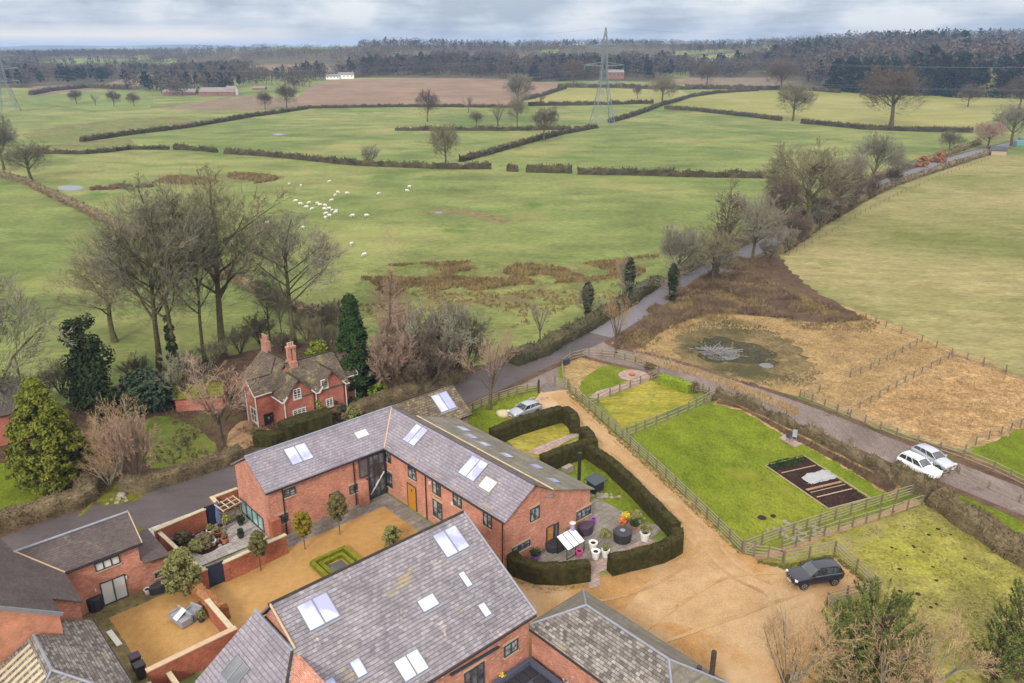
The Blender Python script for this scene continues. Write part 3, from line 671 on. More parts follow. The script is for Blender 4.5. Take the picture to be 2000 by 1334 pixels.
AU, AV = Vector((CU, SU, 0)), Vector((-SU, CU, 0)); AZ = Vector((0, 0, 1))
class Frame:
    """local frame: origin o, axes a (along) and b (away); P(s, t, z) -> world"""
    def __init__(s, o, ang): s.o = Vector((o[0], o[1], 0)); s.a = Vector((math.cos(ang), math.sin(ang), 0)); s.b = Vector((-math.sin(ang), math.cos(ang), 0))
    def P(s, x, y, z=0): return s.o + s.a * x + s.b * y + AZ * z
SITE = Frame((0, 0), YA)
def extrude(mb, fr, axis, prof, a0, a1):
    """profile (across, z) pushed along axis 'u' or 'v'"""
    k = len(prof)
    if axis == 'u': f = lambda c, a, z: fr.P(a, c, z)
    else: f = lambda c, a, z: fr.P(c, a, z)
    vs = [f(c, a0, z) for c, z in prof] + [f(c, a1, z) for c, z in prof]
    fs = [tuple(range(k)), tuple(range(2 * k - 1, k - 1, -1))] + [(i, i + k, (i + 1) % k + k, (i + 1) % k) for i in range(k)]
    # orient outward
    ctr = sum((Vector(v) for v in vs), Vector()) / len(vs); out = []
    for q in fs:
        p = [Vector(vs[i]) for i in q]; n = (p[1] - p[0]).cross(p[2] - p[1]); c = sum(p, Vector()) / len(p)
        out.append(q if n.dot(c - ctr) > 0 else q[::-1])
    return mb.add(vs, out)
def roof(mb, fr, pts, th=0.13): return mb.slab([fr.P(*p) for p in pts], th)
def window(parent, a, b, q, n, nx=2, ny=1, frame='dark_frame', glass='window_glass', sill='stone_dressing', lintel=None, name='window', fw=0.07, arch=False, bar=0.045, door=False, zmin=None):
    """a, b: photo pixels of two opposite corners on the wall plane (q, n)"""
    A, B = onplane(*a, q, n), onplane(*b, q, n)
    t = AZ.cross(n).normalized(); s0, s1 = sorted((A.dot(t), B.dot(t))); z0, z1 = sorted((A.z, B.z))
    if zmin is not None: z0 = zmin
    c0 = q + t * (0 - q.dot(t)); c0 = Vector((c0.x, c0.y, 0))
    P = lambda s, z, o: c0 + t * s + AZ * z + n * o
    mb = MB()
    for (sa, za, sb, zb) in ((s0, z0, s0, z1), (s1, z0, s1, z1)): mb.bar(P(sa, za, .03), P(sb, zb, .03), fw, .10) if False else mb.add(*_bx(P, sa - fw / 2, sa + fw / 2, za, zb, -.02, .08))
    mb.add(*_bx(P, s0, s1, z1 - fw, z1, -.02, .078)); mb.add(*_bx(P, s0, s1, z0, z0 + fw, -.02, .078))
    for i in range(1, nx):
        s = s0 + (s1 - s0) * i / nx; mb.add(*_bx(P, s - bar, s + bar, z0 + fw, z1 - fw, -.02, .07))
    for j in range(1, ny):
        z = z0 + (z1 - z0) * j / ny; mb.add(*_bx(P, s0, s1, z - bar * .6, z + bar * .6, -.02, .06))
    f = mesh(mb, name, frame, parent)
    g = MB().add(*_bx(P, s0 + fw / 2, s1 - fw / 2, z0 + fw / 2, z1 - fw / 2, -.02, .015)); mesh(g, 'pane' if not door else 'glass', glass, f)
    if sill: mesh(MB().add(*_bx(P, s0 - .1, s1 + .1, z0 - .13, z0 - .002, -.02, .11)), 'sill', sill, f)
    if lintel: mesh(MB().add(*_bx(P, s0 - .12, s1 + .12, z1 + .002, z1 + .2, -.02, .03)), 'lintel', lintel, f)
    return f
def _bx(P, s0, s1, z0, z1, o0, o1):
    vs = [P(s, z, o) for o in (o0, o1) for s, z in ((s0, z0), (s1, z0), (s1, z1), (s0, z1))]
    return vs, [(0, 3, 2, 1), (4, 5, 6, 7), (0, 1, 5, 4), (1, 2, 6, 5), (2, 3, 7, 6), (3, 0, 4, 7)]
def plain_door(parent, a, b, q, n, mat='orange_wood', frame='dark_frame', zmin=0.05, glaz=True):
    A, B = onplane(*a, q, n), onplane(*b, q, n); t = AZ.cross(n).normalized()
    s0, s1 = sorted((A.dot(t), B.dot(t))); z0, z1 = zmin, max(A.z, B.z)
    c0 = q + t * (0 - q.dot(t)); c0 = Vector((c0.x, c0.y, 0)); P = lambda s, z, o: c0 + t * s + AZ * z + n * o
    d = mesh(MB().add(*_bx(P, s0, s1, z0, z1, -.02, .05)), 'door', mat, parent)
    mb = MB()
    for sa in (s0 - .05, s1 + .05): mb.add(*_bx(P, sa - .05, sa + .05, z0, z1 + .08, -.02, .08))
    mb.add(*_bx(P, s0, s1, z1, z1 + .08, -.02, .08)); mesh(mb, 'door_frame', frame, d)
    if glaz: mesh(MB().add(*_bx(P, (s0 + s1) / 2 - .1, (s0 + s1) / 2 + .1, z1 - .7, z1 - .35, -.02, .056)), 'glass', 'window_glass', d)
    mesh(MB().add(*_bx(P, s1 - .16, s1 - .1, 1.0, 1.12, .02, .1)), 'handle', 'grey_metal', d)
    return d
def skylight(parent, px, q, n, along, nx=1, glass='sky_glass', frame='grey_metal', flash=True, th=.09):
    """px: four photo corners on the roof plane; along: the eave direction"""
    up = n.cross(along).normalized(); P = [onplane(*p, q, n) - q for p in px]
    sa = sorted(p.dot(along) for p in P); ua = sorted(p.dot(up) for p in P)
    s0, s1 = (sa[0] + sa[1]) / 2, (sa[2] + sa[3]) / 2; u0, u1 = (ua[0] + ua[1]) / 2, (ua[2] + ua[3]) / 2
    W = lambda s, u, o: q + along * s + up * u + n * o
    fw = .06; mb = MB()
    mb.add(*_bx(W, s0, s0 + fw, u0, u1, -.02, th)); mb.add(*_bx(W, s1 - fw, s1, u0, u1, -.02, th))
    mb.add(*_bx(W, s0 + fw, s1 - fw, u0, u0 + fw, -.02, th)); mb.add(*_bx(W, s0 + fw, s1 - fw, u1 - fw, u1, -.02, th))
    for i in range(1, nx):
        s = s0 + (s1 - s0) * i / nx; mb.add(*_bx(W, s - .05, s + .05, u0 + fw, u1 - fw, -.02, th + .003))
    f = mesh(mb, 'skylight', frame, parent)
    mesh(MB().add(*_bx(W, s0 + fw * .5, s1 - fw * .5, u0 + fw * .5, u1 - fw * .5, -.01, th - .03)), 'pane', glass, f)
    if flash:
        lo = u0 if W(0, u0, 0).z < W(0, u1, 0).z else u1; d = -1 if lo == u0 else 1
        a_, b_ = sorted((lo + d * .005, lo + d * .16)); mesh(MB().add(*_bx(W, s0 - .08, s1 + .08, a_, b_, 0, .03)), 'flashing', 'lead', f)
    return f
def ridge(parent, pts, r, mat, name='ridge_tiles'):
    mb = MB(); mb.tube(pts, r, 6); return mesh(mb, name, mat, parent)
def gutter(parent, a, b, name='gutter', mat='black_metal'): return mesh(MB().bar(a, b, .11, .1), name, mat, parent)
def downpipe(parent, a, z1, n, mat='black_metal', r=.06):
    p = Vector(a); p = Vector((p.x, p.y, 0)) + n * .09
    return mesh(MB().tube([p, p + AZ * z1], r, 6), 'downpipe', mat, parent)
sp = lambda u, v, z=0: SITE.P(u, v, z)

# ---------------- the L-shaped brick house
hs = thing('brick_house', sp(38, 60, 0), 'long L-shaped red brick barn house with grey-purple slate roofs behind the gravel courtyard', 'house')
wb = MB()
extrude(wb, SITE, 'u', [(60, 0), (66.6, 0), (66.6, 5.05), (63.3, 7.1), (60, 5.05)], 25.5, 41)
extrude(wb, SITE, 'v', [(38, 0), (48.6, 0), (48.6, 3.78), (43.4, 5.82), (41.2, 7.1), (38, 5.05)], 42.3, 62)
wall = mesh(wb, 'wall', 'orange_brick', hs, uv=True)
mesh(extrude(MB(), SITE, 'u', [(62.3, 0), (68.2, 0), (68.2, 3.8), (65.4, 6.2), (62.3, 3.9)], 41.5, 50.4), 'wall', 'orange_brick', hs, uv=True)
mesh(MB().box(sp(25.75, 59.75), AU, 0, 2.3, .7, .9), 'pier', 'garden_brick', hs, uv=True)
mesh(MB().box(sp(35.0, 59.62), AU, 0, 2.6, .75, .75), 'pier', 'orange_brick', hs, uv=True)
rb = MB()
roof(rb, SITE, [(25.2, 59.7, 5.15), (37.7, 59.7, 5.15), (41.2, 63.3, 7.35), (25.2, 63.3, 7.35)])
roof(rb, SITE, [(25.2, 63.32, 7.35), (41.2, 63.32, 7.35), (42.0, 66.9, 5.15), (25.2, 66.9, 5.15)])
roof(rb, SITE, [(37.7, 59.68, 5.15), (37.7, 42.0, 5.15), (41.2, 42.0, 7.35), (41.2, 63.28, 7.35)])
rf = mesh(rb, 'roof', 'slate_purple', hs, uv=True)
mesh(roof(MB(), SITE, [(41.22, 42, 7.33), (43.4, 42, 5.98), (43.4, 65.5, 5.98), (41.22, 63.3, 7.33)], .1), 'roof', 'mossy_tile', hs, uv=True)
mesh(roof(MB(), SITE, [(43.42, 42.0, 5.98), (48.9, 42.0, 3.88), (48.9, 62.2, 3.88), (43.42, 62.2, 5.98)], .1), 'roof', 'lichen_sheet', hs, uv=True)
mesh(roof(roof(MB(), SITE, [(43.5, 61.9, 3.9), (50.8, 61.9, 3.9), (50.8, 65.4, 6.4), (42.1, 65.4, 6.4)], .14), SITE, [(42.1, 65.42, 6.4), (50.8, 65.42, 6.4), (50.8, 68.6, 3.9), (42.1, 68.6, 3.9)], .14), 'roof', 'mossy_tile', hs, uv=True)
ridge(rf, [sp(25.2, 63.3, 7.36), sp(41.2, 63.3, 7.36)], .1, 'lead'); ridge(rf, [sp(41.2, 63.3, 7.36), sp(41.2, 42, 7.36)], .1, 'slate_purple')
ridge(rf, [sp(37.7, 59.7, 5.14), sp(41.2, 63.3, 7.34)], .09, 'stone_dressing', 'valley'); ridge(rf, [sp(43.4, 42, 6.0), sp(43.4, 62, 6.0)], .09, 'pale_ridge')
ridge(rf, [sp(42.1, 65.4, 6.42), sp(50.8, 65.4, 6.42)], .1, 'mossy_tile')
gutter(rf, sp(25.2, 59.62, 5.05), sp(37.6, 59.62, 5.05)); gutter(rf, sp(37.62, 59.6, 5.05), sp(37.62, 42, 5.05))
gutter(rf, sp(43.4, 61.86, 3.8), sp(50.8, 61.86, 3.8))
nV, nU = -AV, -AU
qa, qb, qg, qw = sp(30, 60), sp(38, 50), sp(40, 42.3), sp(25.5, 62)
for u in (26.9, 34.3): downpipe(hs, sp(u, 60), 4.95, nV)
downpipe(hs, sp(38, 53.3), 4.95, nU); downpipe(hs, sp(37.92, 42.45), 4.95, nU)
downpipe(hs, sp(37.85, 59.8), 4.95, nU)
D = dict(lintel='stone_dressing')
for a, b, nx, ny in (((556, 972), (575, 949), 2, 3), ((541.5, 1026), (560, 1001), 2, 3), ((683.5, 966), (699, 943), 2, 2)): window(hs, a, b, qa, nV, nx, ny, **D)
plain_door(hs, (645, 975), (660, 960), qa, nV, frame='dark_frame')
plain_door(hs, (713, 968), (722, 935), sp(35, 59.9), nV, glaz=False)
# glazed stair hall in the corner
window(hs, (703, 934), (719, 891), sp(35, 59.86), nV, 1, 1, glass='grey_glass', sill=None)
window(hs, (722, 962), (748, 881), sp(36.5, 59.84), nV, 3, 4, glass='dark_glass', sill=None, zmin=0.1, bar=.05)
mesh(MB().bar(sp(35.9, 59.78, .6), sp(37.6, 59.78, 2.6), .1, .1), 'stair_rail', 'white_paint', hs)
for a, b, ny in (((755, 900), (762, 878), 2), ((755, 946), (765, 925), 2), ((798.5, 930.5), (812, 907), 2), ((846, 961.5), (860, 937), 2), ((886, 984), (901, 962), 2), ((945, 1023.5), (960, 996.5), 2), ((847.5, 1006), (863, 984), 2)):
    window(hs, a, b, qb, nU, 2, ny, **D)
plain_door(hs, (799, 990), (812, 953), qb, nU)
window(hs, (1035.5, 1020), (1052.5, 986), qg, nV, 2, 1, **D)
window(hs, (1126, 1017), (1153, 986), qg, nV, 3, 1, **D)
window(hs, (1001, 1083), (1034, 1053), qg, nV, 3, 2, **D)
plain_door(hs, (1068, 1055), (1080, 1025), qg, nV)
window(hs, (1082, 1058), (1090, 1020), qg, nV, 1, 1, sill=None, zmin=0.1, name='side_light', glass='grey_glass')
window(hs, (470, 973), (514, 1015), qw, nU, 4, 1, glass='teal_glass', sill=None, zmin=0.08, name='folding_door', door=True)
mesh(MB().lathe(sp(43.1, 42.2, 5.35), [(.02, 0), (.3, .05), (.36, .12), (.34, .14)], 12), 'satellite_dish', 'grey_metal', hs)
for (u, v, z) in ((37.92, 52.6, 4.1), (37.92, 49.3, 3.4)): mesh(MB().box(sp(u, v), AV, z, z + .3, .12, .25), 'alarm_box', 'white_paint', hs)
nA = Vector(sp(0, -2.2, 3.6) - sp(0, 0, 0)).normalized(); qA = sp(30, 63.3, 7.35)
nA = (AU).cross((sp(0, 3.6, 2.2))).normalized()
nB = (sp(0, -1, 0)).cross(sp(3.5, 0, 2.2)).normalized(); qB = sp(41.2, 50, 7.35)
skylight(rf, [(552, 879), (594, 864), (614, 894), (572, 910)], qA, nA, AU, 2)
skylight(rf, [(692, 847), (712, 838), (720.6, 848.5), (700, 858)], qA, nA, AU, 1, 'white_blind_glass', 'white_paint')
skylight(rf, [(783, 857.6), (817, 829), (837, 840.5), (809, 873)], qB, nB, AV, 2)
skylight(rf, [(894.5, 924.6), (923, 888), (955, 907), (925.5, 941.4)], qB, nB, AV, 2)
skylight(rf, [(934, 950), (950, 930), (973, 942.5), (956, 963.5)], qB, nB, AV, 1, 'white_blind_glass', 'pale_wood')
nL = (sp(0, 1, 0)).cross(sp(-5.5, 0, 2.1)).normalized()
if nL.z < 0: nL = -nL
for x, y in ((905, 838), (920, 853), (947, 868), (990, 890), (1049, 912), (1082, 939)):
    skylight(rf, [(x - 15, y - 5), (x, y - 4), (x + 14, y + 5), (x - 2, y + 4)], sp(43.4, 50, 5.98), nL, AV, 1, 'sky_glass', 'grey_metal', False)
nX = AU.cross(sp(0, 3.5, 2.5)).normalized()
skylight(rf, [(840, 775.6), (869, 763), (893.4, 794.5), (863, 807)], sp(45, 65.4, 6.4), nX, AU, 2, 'sky_glass')

# ---------------- the big slate barn
bn = thing('slate_barn', sp(24, 36), 'large brick barn in the foreground with a wide weathered slate roof and many skylights', 'barn')
wb = MB()
extrude(wb, SITE, 'u', [(33.1, 0), (42.6, 0), (42.6, 6.75), (40.6, 8.92), (33.1, 4.55)], 16.75, 32.0)
extrude(wb, SITE, 'v', [(12.3, 0), (16.7, 0), (16.7, 7.2), (16.4, 7.25), (12.3, 4.45)], 33.1, 42.5)
mesh(wb, 'wall', 'weathered_brick', bn, uv=True)
rb = MB()
roof(rb, SITE, [(16.55, 32.75, 4.47), (32.35, 32.75, 4.47), (32.35, 40.7, 9.1), (16.55, 40.7, 9.1)], .13)
roof(rb, SITE, [(16.55, 40.72, 9.1), (32.35, 40.72, 9.1), (32.35, 43.0, 6.8), (16.55, 43.0, 6.8)], .13)
Wz = lambda u: 7.4 + .682 * (u - 16.4)
v_h = lambda z: 40.7 - (9.1 - z) / .582
u2 = 13.6
rfb = mesh(roof(rb, SITE, [(16.54, v_h(7.4), 7.4), (16.4, v_h(7.4), 7.4), (u2, v_h(Wz(u2)), Wz(u2)), (u2, 32.75, 4.47), (16.54, 32.75, 4.47)]), 'roof', 'slate_grey_mixed', bn, uv=True)
rw = mesh(roof(MB(), SITE, [(16.45, 42.8, 7.43), (12.0, 42.8, Wz(12.0)), (12.0, 34, Wz(12.0)), (u2, v_h(Wz(u2)), Wz(u2)), (16.45, v_h(7.4), 7.43)]), 'roof', 'slate_purple', bn, uv=True)
ridge(rfb, [sp(16.5, 40.72, 9.1), sp(32.4, 40.72, 9.1)], .11, 'mossy_tile'); ridge(rw, [sp(16.45, 42.85, 7.45), sp(16.45, v_h(7.4), 7.45)], .12, 'lead')
ridge(rw, [sp(16.4, v_h(7.4), 7.42), sp(u2, v_h(Wz(u2)), Wz(u2) + .02)], .09, 'mossy_tile', 'hip_tiles')
ridge(rfb, [sp(32.38, 32.75, 4.5), sp(32.38, 40.7, 9.12)], .08, 'lead', 'verge'); ridge(rfb, [sp(16.62, v_h(7.4), 7.5), sp(16.6, 40.7, 9.13)], .08, 'stone_dressing', 'verge')
gutter(rfb, sp(18, 32.66, 4.38), sp(32.3, 32.66, 4.38))
nS = AU.cross(sp(0, 7.95, 4.63)).normalized(); qS = sp(24, 40.7, 9.1)
for px, nx, gl in (([(575, 1183), (636.5, 1158.5), (666, 1200.5), (607, 1237)], 2, 'sky_glass'), ([(843, 1046.5), (888.5, 1025.5), (918, 1067.5), (873, 1092)], 2, 'sky_glass'),
                   ([(894, 1120), (906, 1115), (923.5, 1143), (911, 1150)], 1, 'white_blind_glass'), ([(930.5, 1183), (944.5, 1176), (962, 1199), (948, 1207.5)], 1, 'white_blind_glass'),
                   ([(813, 1174), (845, 1158.5), (859, 1179.5), (827, 1199)], 1, 'white_blind_glass'), ([(680, 1293), (701, 1284.5), (720.5, 1316), (698, 1326.5)], 1, 'sky_glass'),
                   ([(766, 1291.5), (815, 1269), (841, 1307), (789, 1332)], 2, 'white_blind_glass'), ([(630, 1330), (650, 1322), (668, 1350), (650, 1362)], 1, 'sky_glass')):
    skylight(rfb, px, qS, nS, AU, nx, gl)
nW = (sp(1, 0, .682)).cross(AV).normalized()
if nW.z < 0: nW = -nW
skylight(rw, [(430, 1318), (463, 1278), (491, 1307), (455, 1345)], sp(16.4, 40, 7.4), nW, AV, 2, 'grey_glass')
qs = sp(25, 33.1)
window(bn, (985, 1284), (1010, 1246), qs, nV, 2, 1, **D)
window(bn, (908, 1345), (944, 1291), qs, nV, 3, 1, glass='dark_glass', sill=None, zmin=.1, lintel='stone_dressing', name='patio_door')
A_, B_ = onplane(878, 1317, qs, nV), onplane(972, 1262, qs, nV)
mesh(MB().bar(A_ + nV * .1, B_ + nV * .1, .2, .12), 'awning_case', 'dark_frame', bn)
downpipe(bn, sp(23.3, 33.1), 4.3, nV)

# ---------------- the garage with the hipped roof
gg = thing('garage', sp(35, 27), 'low brick outbuilding with a mottled hipped slate roof beside the gravel yard', 'outbuilding')
mesh(MB().prism([sp(32.4, 20.6), sp(37.8, 20.6), sp(37.8, 33.2), sp(32.4, 33.2)], 0, 3.0), 'wall', 'weathered_brick', gg, uv=True)
e_, r_ = 3.12, 5.05
mb = MB(); roof(mb, SITE, [(32.1, 20.3, e_), (35.1, 23.3, r_), (35.1, 30.5, r_), (32.1, 33.5, e_)], .1)
g1 = mesh(mb, 'roof', 'slate_mottled', gg, uv=True)
mesh(roof(roof(MB(), SITE, [(38.1, 20.3, e_), (38.1, 33.5, e_), (35.1, 30.52, r_), (35.1, 23.28, r_)], .1), SITE, [(32.1, 33.5, e_), (38.1, 33.5, e_), (35.1, 30.52, r_)], .1), 'roof', 'lichen_sheet', gg, uv=True)
mesh(roof(MB(), SITE, [(32.1, 20.3, e_), (38.1, 20.3, e_), (35.1, 23.3, r_)], .1), 'roof', 'lichen_sheet', gg, uv=True)
for a, b in (((32.1, 33.5, e_), (35.1, 30.5, r_)), ((35.1, 30.5, r_), (35.1, 23.3, r_)), ((38.1, 33.5, e_), (35.1, 30.5, r_)), ((38.1, 20.3, e_), (35.1, 23.3, r_)), ((32.1, 20.3, e_), (35.1, 23.3, r_))):
    ridge(g1, [sp(*a), sp(*b)], .09, 'lead', 'hip_tiles')
gutter(g1, sp(32.04, 20.3, 3.02), sp(32.04, 33.4, 3.02))

# ---------------- brown-tiled house, lower left
hb = thing('brown_tiled_house', sp(10, 60.6), 'brick house with plain dark brown tiled roofs and white-edged ridge beside the lane, lower left', 'house')
wb = MB()
extrude(wb, SITE, 'u', [(60.65, 0), (64.95, 0), (64.95, 4.4), (62.8, 6.1), (60.65, 4.45)], 7.5, 14.5)
extrude(wb, SITE, 'v', [(-3, 0), (7.2, 0), (7.2, 5.7), (1.5, 9.7), (-3, 6.6)], 53.9, 62.6); extrude(wb, SITE, 'v', [(-3, 0), (5.9, 0), (5.9, 6.55), (1.5, 9.65), (-3, 6.55)], 62.5, 65.7)
extrude(wb, SITE, 'v', [(6.6, 0), (8.85, 0), (8.85, 4.45), (6.6, 6.1)], 55.9, 62.4)
mesh(wb, 'wall', 'orange_brick', hb, uv=True)
mesh(MB().add([sp(-3, 53.87, 0), sp(7.22, 53.87, 0), sp(7.22, 53.87, 5.7), sp(1.5, 53.87, 9.7), sp(-3, 53.87, 6.6)], [(0, 1, 2, 3, 4)]), 'gable_wall', 'render_orange', hb, uv=True)
mesh(MB().prism([sp(14.5, 60.4), sp(16.3, 60.4), sp(16.3, 64.8), sp(14.5, 64.8)], 0, 2.75), 'lean_to_wall', 'weathered_brick', hb, uv=True)
rb = MB(); Ez = lambda u: 4.55 + .7 * (9.1 - u)
roof(rb, SITE, [(9.1, 60.35, 4.55), (14.8, 60.35, 4.55), (14.8, 62.8, 6.3), (6.6, 62.8, 6.3)]); roof(rb, SITE, [(14.8, 62.82, 6.3), (14.8, 65.25, 4.55), (9.1, 65.25, 4.55), (6.6, 62.82, 6.3)])
roof(rb, SITE, [(9.1, 60.3, 4.55), (9.1, 55.7, 4.55), (7.3, 55.7, Ez(7.3)), (7.3, 53.7, Ez(7.3)), (1.5, 53.7, Ez(1.5)), (1.5, 66, Ez(1.5)), (6.0, 66, Ez(6.0)), (6.58, 62.8, Ez(6.58))])
roof(rb, SITE, [(1.5, 53.7, Ez(1.5)), (1.5, 66, Ez(1.5)), (-3.5, 66, Ez(1.5) - 3.5), (-3.5, 53.7, Ez(1.5) - 3.5)])
roof(rb, SITE, [(14.6, 59.9, 2.95), (16.6, 59.9, 2.8), (16.6, 65, 2.8), (14.6, 65, 2.95)], .1)
hr = mesh(rb, 'roof', 'plain_brown_tile', hb, uv=True)
ridge(hr, [sp(6.5, 62.8, 6.33), sp(14.8, 62.8, 6.33)], .1, 'lead'); ridge(hr, [sp(6.6, 62.8, 6.33), sp(9.1, 60.3, 4.58)], .07, 'stone_dressing', 'valley')
ridge(hr, [sp(14.8, 62.8, 6.3), sp(14.8, 60.35, 4.55)], .05, 'stone_dressing', 'verge'); ridge(hr, [sp(1.5, 53.7, 9.9), sp(1.5, 66, 9.9)], .1, 'lead')
gutter(hr, sp(9.1, 60.27, 4.45), sp(14.8, 60.27, 4.45)); mesh(MB().bar(sp(1.4, 53.66, Ez(1.4) - .12), sp(7.4, 53.66, Ez(7.4) - .12), .12, .26), 'bargeboard', 'grey_metal', hb)
qd = sp(12, 60.65)
window(hb, (188, 1117), (231, 1083), qd, nV, 3, 1, glass='white_blind_glass', **D)
window(hb, (202, 1172), (242, 1121), qd, nV, 2, 1, glass='white_blind_glass', sill=None, name='french_door', zmin=.1)
window(hb, (304, 1129), (326, 1110), sp(15, 60.4), nV, 2, 2, **D)
for x, y in ((186, 1152), (246, 1127)):
    p = onplane(x, y, qd, nV); mesh(MB().box(p + nV * .08, AU, p.z - .12, p.z + .12, .1, .1), 'wall_lamp', 'white_paint', hb)
p = sp(2.6, 60, Ez(2.6)); mesh(MB().box(p, AU, p.z - .6, p.z + 1.2, .8, 1.0), 'chimney', 'orange_brick', hb, uv=True)

# ---------------- slate roofed house, bottom left corner
hc = thing('slate_house', sp(5.5, 50), 'hipped grey slate house with rows of pale glazing strips, bottom left corner', 'house')
mesh(MB().prism([sp(1.9, 45.6), sp(9.1, 45.6), sp(9.1, 55.85), sp(7.3, 55.85), sp(7.3, 53.8), sp(1.9, 53.8)], 0, 2.7), 'wall', 'orange_brick', hc, uv=True)
mb = MB(); roof(mb, SITE, [(9.4, 55.68, 2.8), (9.4, 45.3, 2.8), (5.5, 49.2, 5), (5.5, 53.66, 5), (7.3, 53.66, 3.98), (7.3, 55.68, 3.98)], .1); roof(mb, SITE, [(1.6, 45.3, 2.8), (1.6, 53.66, 2.8), (5.48, 53.66, 5), (5.48, 49.2, 5)], .1)
roof(mb, SITE, [(1.6, 45.28, 2.8), (9.4, 45.28, 2.8), (5.5, 49.18, 5)], .1)
hcr = mesh(mb, 'roof', 'slate_mottled', hc, uv=True)
ridge(hcr, [sp(5.5, 53.6, 5.03), sp(5.5, 49.2, 5.03)], .1, 'lead'); ridge(hcr, [sp(5.5, 49.2, 5.03), sp(9.4, 45.3, 2.83)], .09, 'lead', 'hip_tiles'); ridge(hcr, [sp(5.5, 49.2, 5.03), sp(1.6, 45.3, 2.83)], .09, 'lead', 'hip_tiles')
for i in range(7):
    v = 53.1 - i * .62; mesh(MB().slab([sp(5.1, v, 4.84), sp(5.1, v - .3, 4.84), sp(2.2, v - .3, 3.2), sp(2.2, v, 3.2)], .04), 'glazing_strip', 'pale_ridge', hc)
gutter(hcr, sp(9.45, 45.3, 2.7), sp(9.45, 55.7, 2.7))

# ---------------- the Victorian cottage
ct = thing('cottage', sp(41, 83), 'red brick gabled cottage with white windows and mossy tiled roofs across the lane', 'cottage')
wb = MB(); gab = lambda c, h, e, r: [(c - h, 0), (c + h, 0), (c + h, e), (c, r), (c - h, e)]
extrude(wb, SITE, 'v', gab(39.5, 3.1, 4.0, 6.8), 85.4, 88.7); wb.prism([sp(36.4, 82.4), sp(42.6, 82.4), sp(42.6, 85.5), sp(36.4, 85.5)], 0, 3.95)
extrude(wb, SITE, 'u', gab(83.65, 1.3, 4.3, 5.45), 35.0, 37.4)
extrude(wb, SITE, 'u', [(80.0, 0), (86, 0), (86, 3.7), (83.1, 6.3), (80.0, 3.65)], 39.5, 45.6)
extrude(wb, SITE, 'v', gab(39.1, 1.85, 3.75, 5.75), 79.7, 83); extrude(wb, SITE, 'v', gab(43.5, 1.6, 3.75, 5.65), 79.75, 83)
extrude(wb, SITE, 'u', [(81.2, 0), (85.6, 0), (85.6, 3.9), (83.4, 6.1), (81.2, 3.9)], 45.6, 47.6)
mesh(wb, 'wall', 'cottage_brick', ct, uv=True)
rb = MB()
roof(rb, SITE, [(36.1, 82.1, 3.98), (36.1, 89, 3.98), (39.5, 89, 7.0), (39.5, 85.5, 7.0)]); roof(rb, SITE, [(36.1, 82.08, 3.98), (42.9, 82.08, 3.98), (39.5, 85.48, 7.0)]); roof(rb, SITE, [(39.52, 85.5, 7.0), (39.52, 89, 7.0), (42.9, 89, 3.98), (42.9, 82.1, 3.98)])
roof(rb, SITE, [(34.7, 82.1, 4.2), (37.9, 82.1, 4.2), (37.9, 83.65, 5.65), (34.7, 83.65, 5.65)]); roof(rb, SITE, [(34.7, 83.67, 5.65), (37.9, 83.67, 5.65), (37.9, 85.2, 4.2), (34.7, 85.2, 4.2)])
roof(rb, SITE, [(39.4, 79.6, 3.55), (45.9, 79.6, 3.55), (45.9, 83.1, 6.7), (39.4, 83.1, 6.7)]); roof(rb, SITE, [(39.4, 83.12, 6.7), (45.9, 83.12, 6.7), (45.9, 86.3, 3.75), (39.4, 86.3, 3.75)])
for c, h, rz in ((39.1, 2.15, 5.95), (43.5, 1.85, 5.85)):
    for k in (-1, 1): roof(rb, SITE, [(c + k * h, 79.4, 3.6), (c + k * .01, 79.4, rz), (c + k * .01, 83.2, rz), (c + k * h, 83.2, 3.6)])
roof(rb, SITE, [(45.3, 80.9, 3.75), (47.9, 80.9, 3.75), (47.9, 83.4, 6.3), (45.3, 83.4, 6.3)]); roof(rb, SITE, [(45.3, 83.42, 6.3), (47.9, 83.42, 6.3), (47.9, 85.9, 3.75), (45.3, 85.9, 3.75)])
cr_ = mesh(rb, 'roof', 'cottage_tile', ct, uv=True)
for a, b in (((39.5, 85.5, 7.03), (39.5, 89, 7.03)), ((39.5, 85.5, 7.03), (36.1, 82.1, 4.0)), ((34.7, 83.65, 5.68), (37.6, 83.65, 5.68)), ((39.5, 83.1, 6.73), (45.9, 83.1, 6.73)), ((39.1, 79.4, 5.98), (39.1, 82.2, 5.98)), ((43.5, 79.4, 5.88), (43.5, 82.2, 5.88)), ((45.9, 83.4, 6.33), (47.9, 83.4, 6.33))):
    ridge(cr_, [sp(*a), sp(*b)], .09, 'mossy_tile')
vb = MB()
for v in ((82.1, 4.12), (85.2, 4.12)): vb.bar(sp(34.68, *v), sp(34.68, 83.65, 5.56), .06, .2)
for c, h, rz in ((39.1, 2.15, 5.95), (43.5, 1.85, 5.85)):
    for k in (-1, 1): vb.bar(sp(c + k * h, 79.38, 3.5), sp(c + k * h * .72, 79.38, 3.5 + (rz - 3.6) * .28), .06, .18)
vb.bar(sp(36.9, 79.4, 3.5), sp(36.9, 82.2, 3.5), .1, .1); vb.bar(sp(47.93, 80.9, 3.7), sp(47.93, 83.4, 6.2), .06, .18)
mesh(vb, 'bargeboard', 'white_paint', ct)
gt = MB()
for a, b in (((34.7, 82.04, 4.1), (36.9, 82.04, 4.1)), ((41.25, 79.36, 3.5), (41.7, 79.36, 3.5)), ((45.3, 79.5, 3.5), (45.9, 79.5, 3.5)), ((45.9, 80.84, 3.68), (47.9, 80.84, 3.68))): gt.bar(sp(*a), sp(*b), .1, .1)
mesh(gt, 'gutter', 'white_paint', ct)
